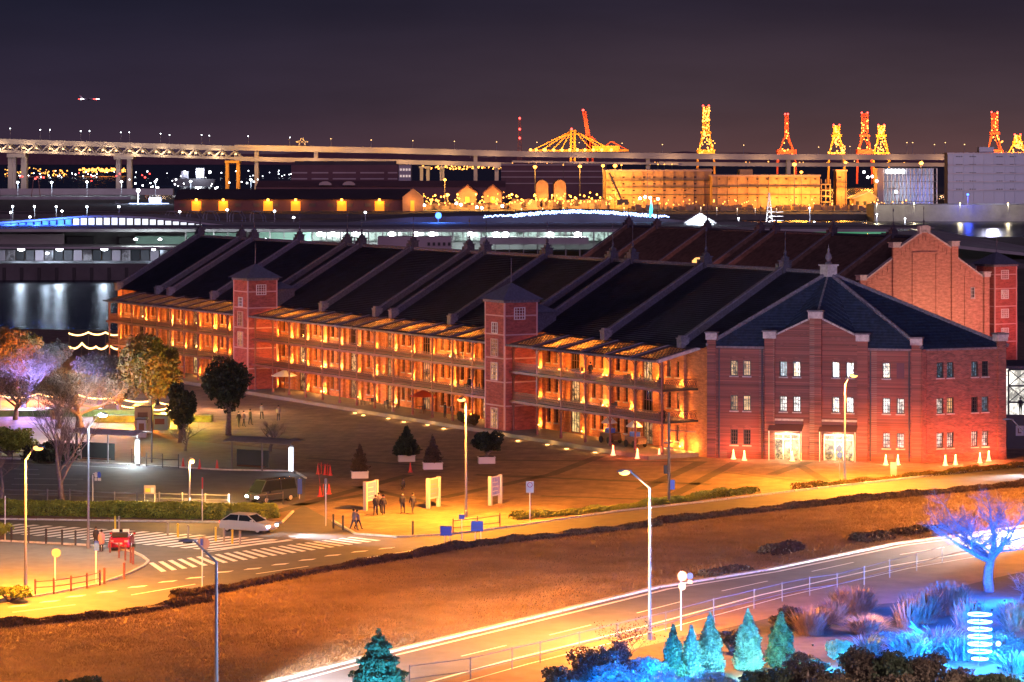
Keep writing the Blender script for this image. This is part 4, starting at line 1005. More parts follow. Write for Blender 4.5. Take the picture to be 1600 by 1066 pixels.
# canopy
cz0, cz1 = 9.42, 10.55
def cv(x, y, dz=0): return (x, y, cz0 + (x + 5.0) / 4.9 * (cz1 - cz0) + dz)
for a, b in zip(cols_y, cols_y[1:]):
    if (a, b) in ((29.6, 34.4), (91.9, 96.7)): continue
    w_ = b - a; g0, g1 = a + w_ * .17, a + w_ * .83
    for (y0, y1) in ((a, g0), (g1, b)):
        MB().prism([cv(-5, y0), cv(-.1, y0), cv(-.1, y1), cv(-5, y1)][::-1], (0, 0, .09)).build('canopy_panel', 'lead_d', wh)
    MB().prism([cv(-5, g0 + .005), cv(-4.35, g0 + .005), cv(-4.35, g1 - .005), cv(-5, g1 - .005)][::-1], (0, 0, .07)).build('canopy_panel', 'iron_d', wh)
    MB().prism([cv(-.75, g0 + .005), cv(-.1, g0 + .005), cv(-.1, g1 - .005), cv(-.75, g1 - .005)][::-1], (0, 0, .07)).build('canopy_panel', 'iron_d', wh)
    gz = MB().face([cv(-4.34, g0, .02), cv(-.76, g0, .02), cv(-.76, g1, .02), cv(-4.34, g1, .02)]).build('glazed_panel', 'glaze', wh)
    if gz.data.polygons[0].normal.z < 0: gz.data.flip_normals()
    bars = MB()
    for i in range(1, 6): y = g0 + (g1 - g0) * i / 6; bars.beam(cv(-4.34, y, .05), cv(-.76, y, .05), .05, .05)
    for i in range(1, 8): x = -4.34 + 3.58 * i / 8; bars.beam(cv(x, g0, .055), cv(x, g1, .055), .06 if i != 4 else .16, .05)
    bars.build('glazing_bars', 'iron_d', gz)
    MB().beam(cv(-5.0, a, .14), cv(-.1, a, .14), .14, .12).build('canopy_rib', 'lead', wh)
for a, b in SEG:
    MB().bx(-5.1, -5.003, a - .2, b + .2, cz0 - .1, cz0 + .12).build('gutter', 'lead', wh)
MB().beam(cv(-5.1, 1.15, .02), cv(-.1, 1.15, .02), .14, .28).build('canopy_edge', 'stone', wh)
# wall uplights: fitting and its light, at the foot of each pilaster on every floor
fit = MB().lathe([(.06, 0), (.09, .1), (.02, .12)], 6).mesh('uplight', 'e_warm')
rl = random.Random(5)
for i, y in enumerate(pys):
    for fi, z in enumerate(FL):
        if fi == 0 and rl.random() < .45: continue
        if fi and rl.random() < .08: continue
        if abs(y - 34) < 3 or abs(y - 96) < 2: continue
        off = .0
        f_ = link('uplight', fit, wh, (-.55, y, z + .12 if fi else z + .3))
        p = (240, 290, 280)[fi] * rl.choice([.35, .6, .9, 1, 1, 1.7])
        lamp(f_, (-.02, 0, .2), round(p / 10) * 10, WRM if rl.random() < .8 else (1, .45, .12), .08)
for y in (2.0, 6.2): lamp(wh, (-.6, y, .9), 330, WRM, .08)
# unseen fill lights added under the veranda floors; sunken ground lights before the steps
for i, y in enumerate((8, 12.5, 17, 22, 27, 37.5, 42, 46.5, 51, 56, 59)):
    f_ = link('ground_light', MB().lathe([(.22, 0), (.2, .03)], 8).mesh('ground_light', 'e_warm'), wh, (-6.9 - .5 * (i % 2), y + 1.5, .006))
    lamp(f_, (0, 0, .3), 70, (1, .5, .12), .1)
for y in (8, 20, 33, 40, 48, 57, 66, 75, 84, 100, 112, 124, 136):
    lamp(wh, (-2.2, y, 3.05), 260 if y > 38 else 380, (1, .38, .08) if y > 60 else WRM, .3, name='veranda_fill_light')
for i, y in enumerate(pys):
    if i % 2 == 0 or abs(y - 34) < 3 or abs(y - 96) < 2: continue
    lamp(wh, (-1.6, y + .8, 5.9), rl.choice([180, 280, 360]), WRM, .25, name='veranda_fill_light')
    lamp(wh, (-2.2, y + .8, 8.6), rl.choice([400, 600, 760]), WRM, .25, name='veranda_fill_light')

# stair towers
def stair_tower(parent, x0, y0, s=4.0, h=14.15, side=1, pan='towerred', lower=('lit_d', 'lit_w', 'lit_w')):
    t = MB().bx(x0, x0 + s, y0, y0 + s, 0, h).build('stair_tower', pan, parent)
    for z in (2.9, 5.4, 7.9, 10.4, 12.4):
        MB().bx(x0 - .05, x0 + s + .05, y0 - .05, y0 - .003, z, z + .14).bx(x0 - .05, x0 - .003, y0, y0 + s, z, z + .14).build('trim_band', 'trim', t)
    for (px, py) in ((x0 - .06, y0 - .06), (x0 - .06, y0 + s - .1), (x0 + s - .1, y0 - .06)):
        MB().bx(px, px + .16, py, py + .16, 0, h - .3).build('corner_trim', 'trim', t)
    MB().bx(x0 - .2, x0 + s + .2, y0 - .2, y0 + s + .2, h - .3, h).build('cornice', 'lead', t)
    e_ = .55; c = (x0 + s / 2, y0 + s / 2, h + 1.75)
    b = [(x0 - e_, y0 - e_, h + .003), (x0 + s + e_, y0 - e_, h + .003), (x0 + s + e_, y0 + s + e_, h + .003), (x0 - e_, y0 + s + e_, h + .003)]
    MB().add(b + [c], [(3, 2, 1, 0), (0, 1, 4), (1, 2, 4), (2, 3, 4), (3, 0, 4)]).build('tower_roof', 'slate', t)
    MB().tube([c, (c[0], c[1], c[2] + 2.6)], [.06, .02], 5).build('lightning_rod', 'lead', t)
    window(t, (x0, y0), 0, 1.15, h - 2.1, 1.35, 1.3, 'glassd', 4, 4, 'framew', depth=-.1, sill=False)
    window(t, (x0, y0 + s), -math.pi / 2, 1.4, h - 3.6, 1.2, 1.2, 'glassd', 3, 3, 'framew', depth=-.1, sill=False)
    for z, p in zip((8.1, 5.6, .5), lower):
        window(t, (x0, y0 + s), -math.pi / 2, 1.2, z, 1.5, 1.9 if z > 1 else 2.2, p, 3, 4, 'trim', depth=-.1, sill=False)
    return t
M['slate'] = mat('blue_slate', (.10, .11, .17), .6, var=.2, scale=3)
for y0 in (30.0, 92.3):
    stair_tower(wh, -5.15, y0)
    MB().bx(-1.15, 1.6, y0 + .6, y0 + 3.4, EH - .3, EH + 1.9).build('stair_link', 'lead_d', wh)
    MB().add([(-1.3, y0 + .3, EH + 1.9), (1.9, y0 + .3, EH + 1.9), (1.9, y0 + 3.7, EH + 1.9), (-1.3, y0 + 3.7, EH + 1.9), (.3, y0 + 2, EH + 2.7)], [(3, 2, 1, 0), (0, 1, 4), (1, 2, 4), (2, 3, 4), (3, 0, 4)]).build('link_roof', 'slate', wh)

# cafe furniture and carts under the veranda: things of their own
def cart(label, ly, body, top):
    p = to_world((-2.6, ly, .402)); t = thing('vendor_cart', label, 'cart', p, TH)
    MB().bx(-.6, .6, -1.0, 1.0, .35, 1.05).bx(-.5, .5, -1.25, -1.0, .5, .9).build('body', body, t)
    MB().bx(-.35, .35, -.4, .5, 1.053, 1.5).build('counter', 'blue', t)
    for y_ in (-.7, .7):
        w_ = MB(); w_.prism([(.63, y_ + .35 * math.cos(a), .35 + .35 * math.sin(a)) for a in [2 * math.pi * i / 12 for i in range(12)]], (.07, 0, 0)); w_.prism([(-.7, y_ + .35 * math.cos(a), .35 + .35 * math.sin(a)) for a in [2 * math.pi * i / 12 for i in range(12)]], (.07, 0, 0)); w_.build('wheel', 'tyre', t)
    for s_ in (-.45, .45): MB().beam((0, s_ + .2, 1.05), (0, s_ * .6 + .2, 2.1), .05).build('parasol_pole', 'wood', t)
    MB().lathe([(.85, 2.0), (.83, 2.06), (.04, 2.75), (.01, 2.8)], 8, (0, .2, 0)).build('parasol', top, t)
    lamp(t, (-.2, .2, 1.9), 40, (1, .7, .35), .1)
cart('dark vendor cart with white pointed parasol under the veranda, further from the corner', 13.4, 'wood', 'canvas')
cart('rounded red vendor cart with white pointed parasol nearest the veranda corner', 8.8, 'iron_p', 'canvas')
def cafe_set(i, ly, lx, z, lab):
    p = to_world((lx, ly, z)); t = thing('cafe_table', lab, 'table', p, TH + .3 * i, 'cafe tables on the verandas')
    MB().lathe([(.22, 0), (.2, .03), (.04, .06), (.04, .7), (.42, .71), (.42, .75)], 10).build('table_top', 'wood', t)
    for k in range(3):
        a = 2.1 * k + i; q = p + Vector((.75 * math.cos(a), .75 * math.sin(a), 0))
        c = MB().bx(-.2, .2, -.2, .2, .42, .46).bx(-.2, .2, .16, .2, .463, .9)
        for sx in (-.18, .18):
            for sy in (-.18, .18): c.beam((sx, sy, 0), (sx, sy, .42), .035)
        o = c.build('cafe_chair', 'iron_d'); o.location = q; o.rotation_euler = (0, 0, a - math.pi / 2); tag(o, lab.replace('table', 'chair').replace('round', 'slim'), 'chair', 'cafe chairs on the verandas')
for i, (ly, z, lab) in enumerate(((43, .4, 'round table on the ground veranda nearest the red parasol'), (53, .4, 'round table on the ground veranda two bays beyond the red parasol'), (60, .4, 'round table on the ground veranda at the middle bays'),
        (65, .4, 'round table on the ground veranda farthest row of the middle bays'), (41.5, 3.6, 'round table on the middle balcony beside the second tower'), (13.5, 3.6, 'round table on the middle balcony above the carts'), (9.5, 6.7, 'round table on the top balcony near the corner'),
        (20, 6.7, 'round table on the top balcony near the second tower'), (45, 6.7, 'round table on the top balcony beyond the second tower'))):
    cafe_set(i, ly, -2.6, z + .002, lab)
def parasol(label, ly, m):
    p = to_world((-3.0, ly, .402)); t = thing('parasol', label, 'parasol', p)
    MB().tube([(0, 0, 0), (0, 0, 2.5)], .04, 6).build('pole', 'wood', t); MB().lathe([(1.6, 2.0), (1.58, 2.05), (.05, 2.75), (.02, 2.8)], 8).build('shade', m, t)
parasol('large red parasol on the ground veranda', 51.5, 'redcanvas'); parasol('white parasol on the ground veranda beside the first stair tower', 86.5, 'canvas')
def veranda_person(lab, ly, z, lx=-3.2): person(lab, to_world((lx, ly, z + .002)), 0, 1.68, ly, 'cloth1', 'cloth1', .05)
for lab, ly, z in (('person standing on the middle balcony just beyond the second stair tower', 37.2, 3.6), ('person standing on the middle balcony two bays beyond the second stair tower', 40.8, 3.6), ('person standing on the ground veranda beside the red parasol', 46.2, .4),
                   ('person at the railing of the top balcony above the carts', 16.2, 6.7), ('person standing on the ground veranda near the first lit column', 44.6, .4)): veranda_person(lab, ly, z)

# ------------------------------------------------------------------ second brick warehouse behind
Q0 = Vector((47.6, 399.2, 0)); W1, L1 = 22.8, 76.0
w1 = thing('brick_warehouse', 'shorter brick warehouse behind with floodlit salmon gable end and brown roof', 'warehouse', Q0, TH)
RX_s = RX; RX = 11.4
wall('front_wall', (0, L1), (0, 0), 0, EH, [], 'brick', w1); wall('rear_wall', (W1, 0), (W1, L1), 0, EH, [], 'brick', w1); wall('far_wall', (W1, L1), (0, L1), 0, EH, [], 'brick', w1)
MB().prism([(0, L1, EH), (W1, L1, EH), (RX, L1, RH)], (0, .4, 0)).build('far_gable', 'brick', w1)
MB().face([(-.45, .4, EH - .2), (RX, .4, RH), (RX, L1, RH), (-.45, L1, EH - .2)][::-1]).build('roof_slope', 'tile_r', w1)
MB().face([(W1 + .45, .4, EH - .2), (RX, .4, RH), (RX, L1, RH), (W1 + .45, L1, EH - .2)]).build('roof_slope', 'tile_r', w1)
MB().tube([(RX, .4, RH + .1), (RX, L1, RH + .1)], .22, 6).build('ridge_cap', 'lead_d', w1)
M['gable'] = brick_mat('floodlit_gable_brick', (.46, .19, .13), (.40, .16, .11), (.42, .26, .19))  # salmon tone: the warm flood light is partly put into the brick colour
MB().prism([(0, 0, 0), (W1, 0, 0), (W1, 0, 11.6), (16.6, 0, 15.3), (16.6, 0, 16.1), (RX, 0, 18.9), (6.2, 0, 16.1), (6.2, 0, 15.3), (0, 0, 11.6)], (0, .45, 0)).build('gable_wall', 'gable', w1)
for x, z, wd in ((.45, 12.2, .9), (6.2, 16.6, 1.1), (16.6, 16.6, 1.1), (W1 - .45, 12.2, .9), (RX, 19.1, 1.3)):
    if x != RX:
        p = MB().bx(x - wd / 2, x + wd / 2, -.3, -.003, 0, z).build('pilaster', 'gable', w1)
        MB().bx(x - wd / 2 - .12, x + wd / 2 + .12, -.42, .6, z + .003, z + .6).bx(x - wd / 2 - .22, x + wd / 2 + .22, -.52, .7, z + .603, z + .75).build('pilaster_cap', 'stone', p)
    else:
        p = MB().bx(x - .6, x + .6, -.15, .6, 18.6, 19.6).bx(x - .95, x - .63, -.1, .5, 18.4, 19.5).bx(x + .63, x + .95, -.1, .5, 18.4, 19.5).build('gable_crown', 'stone', w1)
        link('finial', FIN, p, (x, .2, 19.6))
for (a, b) in (((0, 11.6), (6.2, 15.3)), ((6.2, 16.1), (RX, 18.9)), ((W1, 11.6), (16.6, 15.3)), ((16.6, 16.1), (RX, 18.9))):
    for i in range(5):
        f0, f1 = (i + .03) / 5, (i + .97) / 5
        MB().beam((a[0] + (b[0] - a[0]) * f0, .2, a[1] + (b[1] - a[1]) * f0 + .09), (a[0] + (b[0] - a[0]) * f1, .2, a[1] + (b[1] - a[1]) * f1 + .09), .7, .17).build('coping_stone', 'stone', w1)
    n = 7
    for i in range(n):
        t_ = (i + .6) / n; x, z = a[0] + (b[0] - a[0]) * t_, a[1] + (b[1] - a[1]) * t_ - .55
        MB().bx(x - .14, x + .14, -.09, -.003, z - .7, z).build('corbel', 'gable', w1)
for x, z0, z1, wd in ((9.3, 2, 15.6, .16), (13.5, 2, 15.6, .16), (18.6, 2, 12.4, .14)):
    MB().bx(x - wd, x + wd, -.14, -.003, z0, z1).build('brick_pier', 'gable', w1)
MB().bx(9.14, 13.66, -.14, -.003, 15.603, 15.9).build('brick_pier', 'gable', w1)
window(w1, (0, 0), 0, 19.6, 9.3, .7, 1.5, 'glassd', 2, 3, 'stone', depth=-.12)
for y in (7.0, 21.0, 35.0, 39.0, 53.0, 67.0, 75.3): firewall(w1, y, W1, lead='lead', face='tile_r')
stair_tower(w1, 24.0, 0.0, h=13.9, lower=('lit_w', 'lit_w', 'lit_w'))
tw = [c for c in w1.children if c.name.startswith('stair_tower')][-1]
for z in (9.0, 6.3, 3.6): window(tw, (24.0, 0.0), 0, 1.15, z, 1.35, 1.3, 'lit_p', 4, 4, 'framew', depth=-.1, sill=False)
RX = RX_s
d1 = MB().bx(-.7, .7, -.9, .9, 0, 1.2).lathe([(1.2, 1.2), (.9, 1.5), (.7, 1.6)], 4).build('roof_vent', 'e_amber', w1, (3.0, 43, EH + 1.5))
# floods on its gable and tower
for x, p in ((4, 6000), (11, 6500), (18, 6500)):
    lamp(w1, (x, -11, .8), p, (1, .50, .32), .4, 100, (0, .75, .75), .8, name='flood_light')
lamp(w1, (W1 + 6, -13, 1.5), 9000, (1, .24, .24), .4, 90, (-.15, .8, .6), .8, name='flood_light')
lamp(w1, (-10, 30, 6), 9000, (1, .28, .2), 1.0, name='flood_light')
lamp(w1, (-10, 55, 6), 7000, (1, .34, .2), 1.0, name='flood_light')

# lit pavilion and wall at the right edge
p = A(1600, 600, 302)
pv = thing('lattice_pavilion', 'bright white lit pavilion with dark steel lattice at the right edge', 'pavilion', (p.x - 1.6, 302, 0))
MB().bx(0, 14, 2, 8, 0, 7.0).build('glass_hall', litpane('bright_hall', (1, .95, .85), 2.0, .2, .7, 2), pv)
fr = MB()
for x in range(0, 15, 2): fr.beam((x, 0, 0), (x, 0, 7.2), .16)
for z in (2.2, 3.8, 5.5, 7.2): fr.beam((0, 0, z), (14, 0, z), .18)
for x in range(0, 14, 2):
    for z, z2 in ((3.8, 5.5), (5.5, 7.2)): fr.beam((x, 0, z), (x + 2, 0, z2), .09); fr.beam((x + 2, 0, z), (x, 0, z2), .09)
fr.build('steel_lattice', 'iron_d', pv)
MB().bx(-.4, 14.4, -.4, 8.4, 7.3, 7.6).build('roof', 'lead_d', pv)
p = A(1584, 700, 292)
o = thing('site_wall', 'grey wall with small white notice at the right edge beside the brick corner', 'wall', (p.x - .7, 292, 0))
MB().bx(0, 12, 0, .3, 0, 3.4).build('wall_face', 'concd', o); MB().bx(.9, 1.7, -.05, -.003, 1.3, 2.3).build('notice', 'signw', o); MB().bx(1.1, 1.2, -.07, -.053, 1.55, 2.05).bx(1.2, 1.45, -.07, -.053, 1.55, 1.65).build('notice_mark', 'iron', o)
person('person standing on the terrace at the far right above the grey wall', Vector((p.x + .7, 292.15, 3.402)), 0, 1.7, 0)
# ------------------------------------------------------------------ far side of the harbour
def img_box(x0, x1, yt, Y, zb, dep, name, m, parent=None, mb=None):
    a = A(x0, yt, Y); b = A(x1, yt, Y)
    k = mb or MB(); k.bx(a.x, b.x, Y, Y + dep, zb, a.z)
    return k if mb else k.build(name, m, parent)
def post_light(label, x, ytop, Y, zb, em, power, col, r=.9, group=None, cat='lamp', pole=True, name='harbour_lamp'):
    p = A(x, ytop, Y); t = thing(name, label, cat, (p.x, Y, zb), 0, group)
    if pole: MB().tube([(0, 0, 0), (0, 0, p.z - zb)], [max(.18, r * .12), max(.12, r * .08)], 5).build('pole', 'iron_d' if em == 'e_sodfar' else 'lamppost', t)
    MB().sph((0, -.4 * r, p.z - zb), r * .5, 8, sz=.8).build('lamp_head', em, t)
    if power: lamp(t, (0, -2.4 * r, p.z - zb - r * 1.2), power, col, r)
    return t
M['e_hall'] = litpane('terminal_hall', (.72, 1, .90), .75, .08, .4, 4)
M['e_hall2'] = litpane('terminal_undercroft', (.80, .82, 1), .30, .03, .25, 6)
# --- terminal pier
PY = 749
pier = struct(MB().prism([(-600, PY, SEA - 1), (150, PY, SEA - 1), (200, 800, SEA - 1), (270, 960, SEA - 1), (120, 1000, SEA - 1), (-600, 1000, SEA - 1)], (0, 0, 1.3 - SEA + 1)).build('pier_deck', 'concd'))
for i in range(26): MB().bx(-140 + i * 4.5, -139.2 + i * 4.5, PY - .5, PY - .003, SEA - .5, .3).build('fender', 'dark', pier)
tm = thing('pier_terminal', 'long low ferry terminal with lit glazed hall and flat grassed roof across the water', 'terminal', (0, PY, 1.3))
def tmb(x0, x1, yt, yb, d0, d1, name, m):
    """part of the terminal seen between rows yt and yb; d0, d1 from the quay front"""
    Y = PY + d0; a = A(x0, yt, Y); b = A(x1, yb, Y)
    return MB().bx(a.x, b.x, d0, d1, b.z - 1.3, a.z - 1.3).build(name, m, tm)
tmb(-60, 1392, 358, 362.5, 18, 95, 'roof_edge', 'concrete')
tmb(-60, 1460, 355.5, 357.8, 30, 58, 'roof_deck', 'roofg')
tmb(-60, 980, 362.6, 390, 48, 92, 'hall_wall', 'concrete')
tmb(-60, 270, 386, 389, 8, 46, 'upper_floor', 'concrete')
tmb(-60, 100, 366, 386, 30, 30.5, 'side_wall', 'wallp')
for x0, x1, y0, y1, m in ((104,146,370,383,'dark'),(186,212,371,382,'dark'),(212,290,369,384,'green'),(292,380,364,384,'green'),(100,212,362,388,'concd'),(402,486,363,377,'green')):
    tmb(x0, x1, y0, y1, 32 if m != 'concd' else 36, 34 if m != 'concd' else 36.5, 'wall_panel', m)
for i in range(30):
    x = 486 + i * 17; tmb(x, x + 15.6, 363, 376, 40, 41, 'glass_bay', 'e_hall')
for i in range(22):
    x = -50 + i * 15; tmb(x, x + 13, 391, 411, 20, 21, 'glass_bay', ('e_hall2', 'dark', 'concd', 'wallp')[(i * 5) % 4])
for k, (x, y, p_) in enumerate(((33, 389, 3500), (93, 389, 4200), (163, 388.5, 3800), (74, 396, 3000), (240, 390, 3000), (500, 366, 9000), (520, 366, 9000), (555, 366, 9000), (612, 366, 7000), (650, 366, 7000), (675, 366, 7000), (735, 366, 9000), (775, 366, 9000), (790, 366, 9000), (860, 366, 12000), (903, 366, 12000), (415, 374, 2500), (250, 374, 2500), (212, 374, 2500), (325, 374, 2500))):
    Y = PY + (14 if x < 480 else 24); p = A(x, y, Y)
    f_ = MB().sph((0, 0, 0), 1.0 if p_ > 3000 else .5, 8, sz=.6).build('hall_lamp', 'e_whitefar', tm, (p.x, p.y - PY, p.z - 1.3))
    lamp(f_, (0, -1.5, -.6), p_ * (.45 if y > 380 else .8), (.62, .78, 1) if y > 380 else (.86, 1, .96), 1.0)
for x in range(290, 960, 22):
    Y = PY + 16; p = A(x, 362, Y); MB().bx(p.x - .15, p.x + .15, 15.7, 16, 0, p.z - 1.3).build('column', 'concrete', tm)
# covered deck structure seen behind the hip roof, and its ramp falling to the right
tmb(750, 920, 372, 382, 10, 26, 'gangway_roof', 'concrete'); tmb(590, 705, 370, 392, 2, 10, 'gangway_hall', 'wallp')
for i in range(5): tmb(668 + i * 8, 672 + i * 8, 379, 384, 1.6, 2, 'small_window', 'dark')
a = A(1372, 366, PY + 80); b_ = A(1640, 404, PY + 30); c_ = A(1640, 396, PY + 110); d_ = A(1462, 364, PY + 130)
MB().prism([a - Vector((0, PY, 1.3)), A(1400, 378, PY + 20) - Vector((0, PY, 1.3)), b_ - Vector((0, PY, 1.3)), c_ - Vector((0, PY, 1.3)), d_ - Vector((0, PY, 1.3))], (0, 0, .8)).build('access_ramp', 'concrete', tm)
tmb(1110, 1188, 361, 367, 70, 72, 'lit_strip', 'e_green'); tmb(1228, 1392, 360.5, 365.5, 70, 72, 'lit_strip', 'e_green')
# arched lit skylight hall on the roof: blue to the left, white to the right
ah = thing('arched_roof_hall', 'low arched roof hall lit blue at one end and white at the other', 'hall', (0, PY + 60, 0))
pts = [(-30,356,352),(0,355,350),(40,354,347),(80,354,344),(130,354,340),(180,354,339.5),(230,354,341.5),(280,354.5,346),(320,355,351),(356,356,355)]
Y = PY + 60
rf = MB()
for (x0, b0, t0), (x1, b1, t1) in zip(pts, pts[1:]):
    p, q = A(x0, t0, Y), A(x1, t1, Y); rf.prism([(p.x, 0, p.z), (q.x, 0, q.z), (q.x, 0, q.z + .5), (p.x, 0, p.z + .5)], (0, 26, 0))
rf.build('arched_roof', 'concrete', ah)
for i in range(32):
    x0 = -30 + i * 12; x1 = x0 + 8.8
    tt = np.interp((x0 + x1) / 2, [q[0] for q in pts], [q[2] for q in pts]) + 1.0
    if tt > 353.5: continue
    p, q = A(x0, tt, Y), A(x1, 354.6, Y)
    MB().bx(p.x, q.x, .4, .9, q.z, p.z).build('window_bay', 'e_blueband' if x0 < 112 else 'e_band', ah)
for x in (20, 60, 100): 
    p = A(x, 349, Y); lamp(ah, (p.x, -4, p.z + 1), 9000, (.05, .15, 1), 1)
# leaning white deck lamps and looped frames
for i, (x, y) in enumerate(((17, 332), (47, 339), (97, 330), (186, 323), (429, 330), (459, 340), (571, 332), (676, 343), (281, 331), (355, 328))):
    post_light('small white deck lamp among the row above the terminal roof', x, y, PY + 110, 9, 'e_whitefar', 0, None, .75, 'deck lamps of the terminal')
fm = None
for i, x in enumerate((258, 292, 318, 359, 391, 385)):
    if i == 5: continue
    p = A(x, 342, PY + 100); t = thing('loop_frame', 'pale looped steel frame on the terminal roof deck', 'frame', (p.x, PY + 100, p.z), 0, 'looped frames on the terminal deck')
    MB().tube([(0, 0, -4), (0, 0, 1), (.6, 0, 2.2), (2.6, 0, 2), (3.6, 0, .5), (4, 0, -4)], .16, 5).build('frame_tube', 'lamppost', t); MB().tube([(.6, 3, -4), (.6, 3, 1), (1.2, 3, 2.2), (3.2, 3, 2), (4.2, 3, .5), (4.6, 3, -4)], .16, 5).build('frame_tube', 'lamppost', t)
    for yy in (0, 1.5, 3): MB().beam((.6 + yy * .2, yy, 2.25), (2.7 + yy * .2, yy, 2.05), .5, .1).build('slat', 'concrete', t)
# roof deck hump with strings of white lights, blue lamp, cyan sail, glowing tent
o = MB()
hp = [(480,352),(560,346),(640,340),(720,338),(800,336),(900,332),(960,333),(1040,342),(1120,350),(1200,354)]
for (x0, t0), (x1, t1) in zip(hp, hp[1:]):
    p, q = A(x0, t0, PY + 100), A(x1, t1, PY + 100); o.prism([(p.x, PY + 100, 8), (q.x, PY + 100, 8), (q.x, PY + 100, q.z), (p.x, PY + 100, p.z)], (0, 60, 0))
tag(o.build('roof_mound', 'roofg'), 'dark swelling roof deck of the terminal beneath the strings of white lights', 'roof')
sl = MB(); rs = random.Random(2)
for i in range(330):
    x = 756 + 290 * i / 330
    for k in range(2 if 800 < x < 1030 else 1):
        y = np.interp(x, [756, 800, 850, 900, 960, 1046], [338.5, 336, 331.5, 329, 331.5, 338.5]) + rs.uniform(-1.4, 1.6) + k * 2.2
        p = A(x, y, PY + 96); sl.sph(p, .17, 4)
tag(sl.build('string_lights', 'e_bluew'), 'curving band of tiny white string lights over the dark roof mound', 'string lights')
p = A(685, 337, PY + 90); t = thing('blue_beacon', 'bright blue lamp on the terminal roof', 'lamp', p); MB().sph((0, 0, 0), .9, 8).build('lamp_head', 'e_blue', t); MB().beam((0, 0, -6), (0, 0, -.8), .3).build('pole', 'lamppost', t); lamp(t, (0, -3, 1), 5000, (.05, .2, 1), 1)
p = A(1016, 334, PY + 90); t = thing('sail_sculpture', 'slender glowing cyan sail shape standing behind the string lights', 'sculpture', p)
MB().prism([(-.4, 0, -1), (.3, 0, -1), (.75, 0, 1.3), (.25, 0, 4.2), (-.15, 0, 1.2)], (0, .3, 0)).build('sail', 'e_cyan', t); MB().beam((-.8, 0, -4), (-.8, 0, 12), .12).build('mast', 'lamppost', t)
p = A(1094, 357, PY + 60); t = thing('glowing_tent', 'white glowing peaked tent on the terminal deck', 'tent', p)
w_ = 3.9; MB().prism([(-w_, 0, 0), (w_, 0, 0), (w_ * .9, 0, 2.0), (.2, 0, 3.8), (-w_ * .8, 0, 1.9)], (0, 6, 0)).build('tent_body', 'e_tent', t)
MB().prism([(-w_ - .6, -.5, 1.6), (0, -.5, 4.3), (w_ + .6, -.5, 1.6), (w_ + .4, -.5, 1.3), (0, -.5, 3.9), (-w_ - .4, -.5, 1.3)], (0, 7, 0)).build('tent_roof', 'canvas', t)
for sx in (-3.9, -1.5, 1.4, 3.9): MB().beam((sx, -.2, 0), (sx, -.2, 2.2), .18).build('tent_pole', 'fence', t)
lamp(t, (0, -3, 2), 2500, (.7, .85, 1), 1)
# white masts and small ship at the deck end
p = A(1202, 350, 940); t = thing('lattice_mast', 'white lit lattice signal mast with cross arms', 'mast', (p.x, 940, 3)); h = p.z - 3 + 10
m_ = MB()
for i in range(8):
    z0, z1 = h * i / 8, h * (i + 1) / 8; r0, r1 = 1.5 * (1 - i / 8.5), 1.5 * (1 - (i + 1) / 8.5)
    for s_ in (-1, 1): m_.beam((s_ * r0, 0, z0), (s_ * r1, 0, z1), .2); m_.beam((s_ * r0, 0, z0), (-s_ * r1, 0, z1), .12)
m_.build('lattice', 'pole_w', t)
for z in (.35, .45, .55): MB().bx(0, 4.5, -.2, .2, h * z, h * z + .2).build('cross_arm', 'pole_w', t)
lamp(t, (1, -6, h * .3), 5000, (.85, .95, 1), .6)
for x, y in ((1265, 325), (1272, 347), (1154, 341), (1414, 342), (1370, 335)): post_light('slim white lamp at the far right end of the terminal deck', x, y, 930, 5, 'e_whitefar', 900, (.9, .95, 1), .55, 'slim lamps at the deck end')

# --- sheds and buildings across the basin (row 2)
Y2 = 1496
sh = thing('quay_shed', 'long dark quay shed with orange lit doorways and a gabled end', 'shed', (0, Y2, 0))
a, b = A(272, 312, Y2), A(640, 312, Y2); H_, R_ = A(0, 312, Y2).z, A(0, 295.5, Y2 + 20).z
struct(MB().bx(-1400, 900, 1480, 1860, SEA - 1, .2).build('far_quay', 'concd'))
MB().bx(a.x, b.x, 0, 40, .2, H_).build('shed_wall', 'wallpu', sh)
MB().prism([(a.x, -1.5, H_ + .01), (a.x, 20, R_), (a.x, 41.5, H_ + .01)], (b.x - a.x, 0, 0)).build('shed_roof', 'roofd', sh)
c1, c2, c3 = A(629, 315, Y2 - 6), A(645, 295, Y2 - 6), A(661, 308, Y2 - 6)
MB().prism([(c1.x, -6, .2), (c3.x, -6, .2), (c3.x, -6, c3.z), (c2.x, -6, c2.z), (c1.x, -6, c3.z)], (0, 5.9, 0)).build('gable_end', 'wallo', sh)
for x in (307, 349, 419, 462, 534, 593):
    p = A(x, 326.5, Y2); d = MB().bx(p.x - 2.4, p.x + 2.4, -.35, -.003, .2, A(0, 314.5, Y2).z).build('door', 'e_door', sh)
    MB().sph((p.x, -1, A(0, 312.5, Y2).z), .8, 6).build('door_lamp', 'e_sodfar', d)
    lamp(d, (p.x, -3.0, A(0, 314, Y2).z), 2200, (1, .36, .03), .8)
for i in range(12):
    x = 280 + i * 29; p = A(x, 318, Y2); q = A(x + 10, 323, Y2); MB().bx(p.x, q.x, -.2, -.003, q.z, p.z).build('window', 'concd', sh)
p = A(645, 321, Y2); MB().bx(p.x - 1, p.x + 1, -6.3, -6.003, .2, 5.5).build('door', 'e_door', sh); lamp(sh, (p.x, -11, 5), 2600, (1, .36, .06), .8)
lb = thing('violet_band_building', 'long dull purple building with pale bands and a lit end block', 'building', (0, 1900, 0))
a, b = A(455, 258, 1900), A(622, 258, 1900); MB().bx(a.x, b.x, 0, 30, .2, a.z).build('wall', 'wallpu', lb)
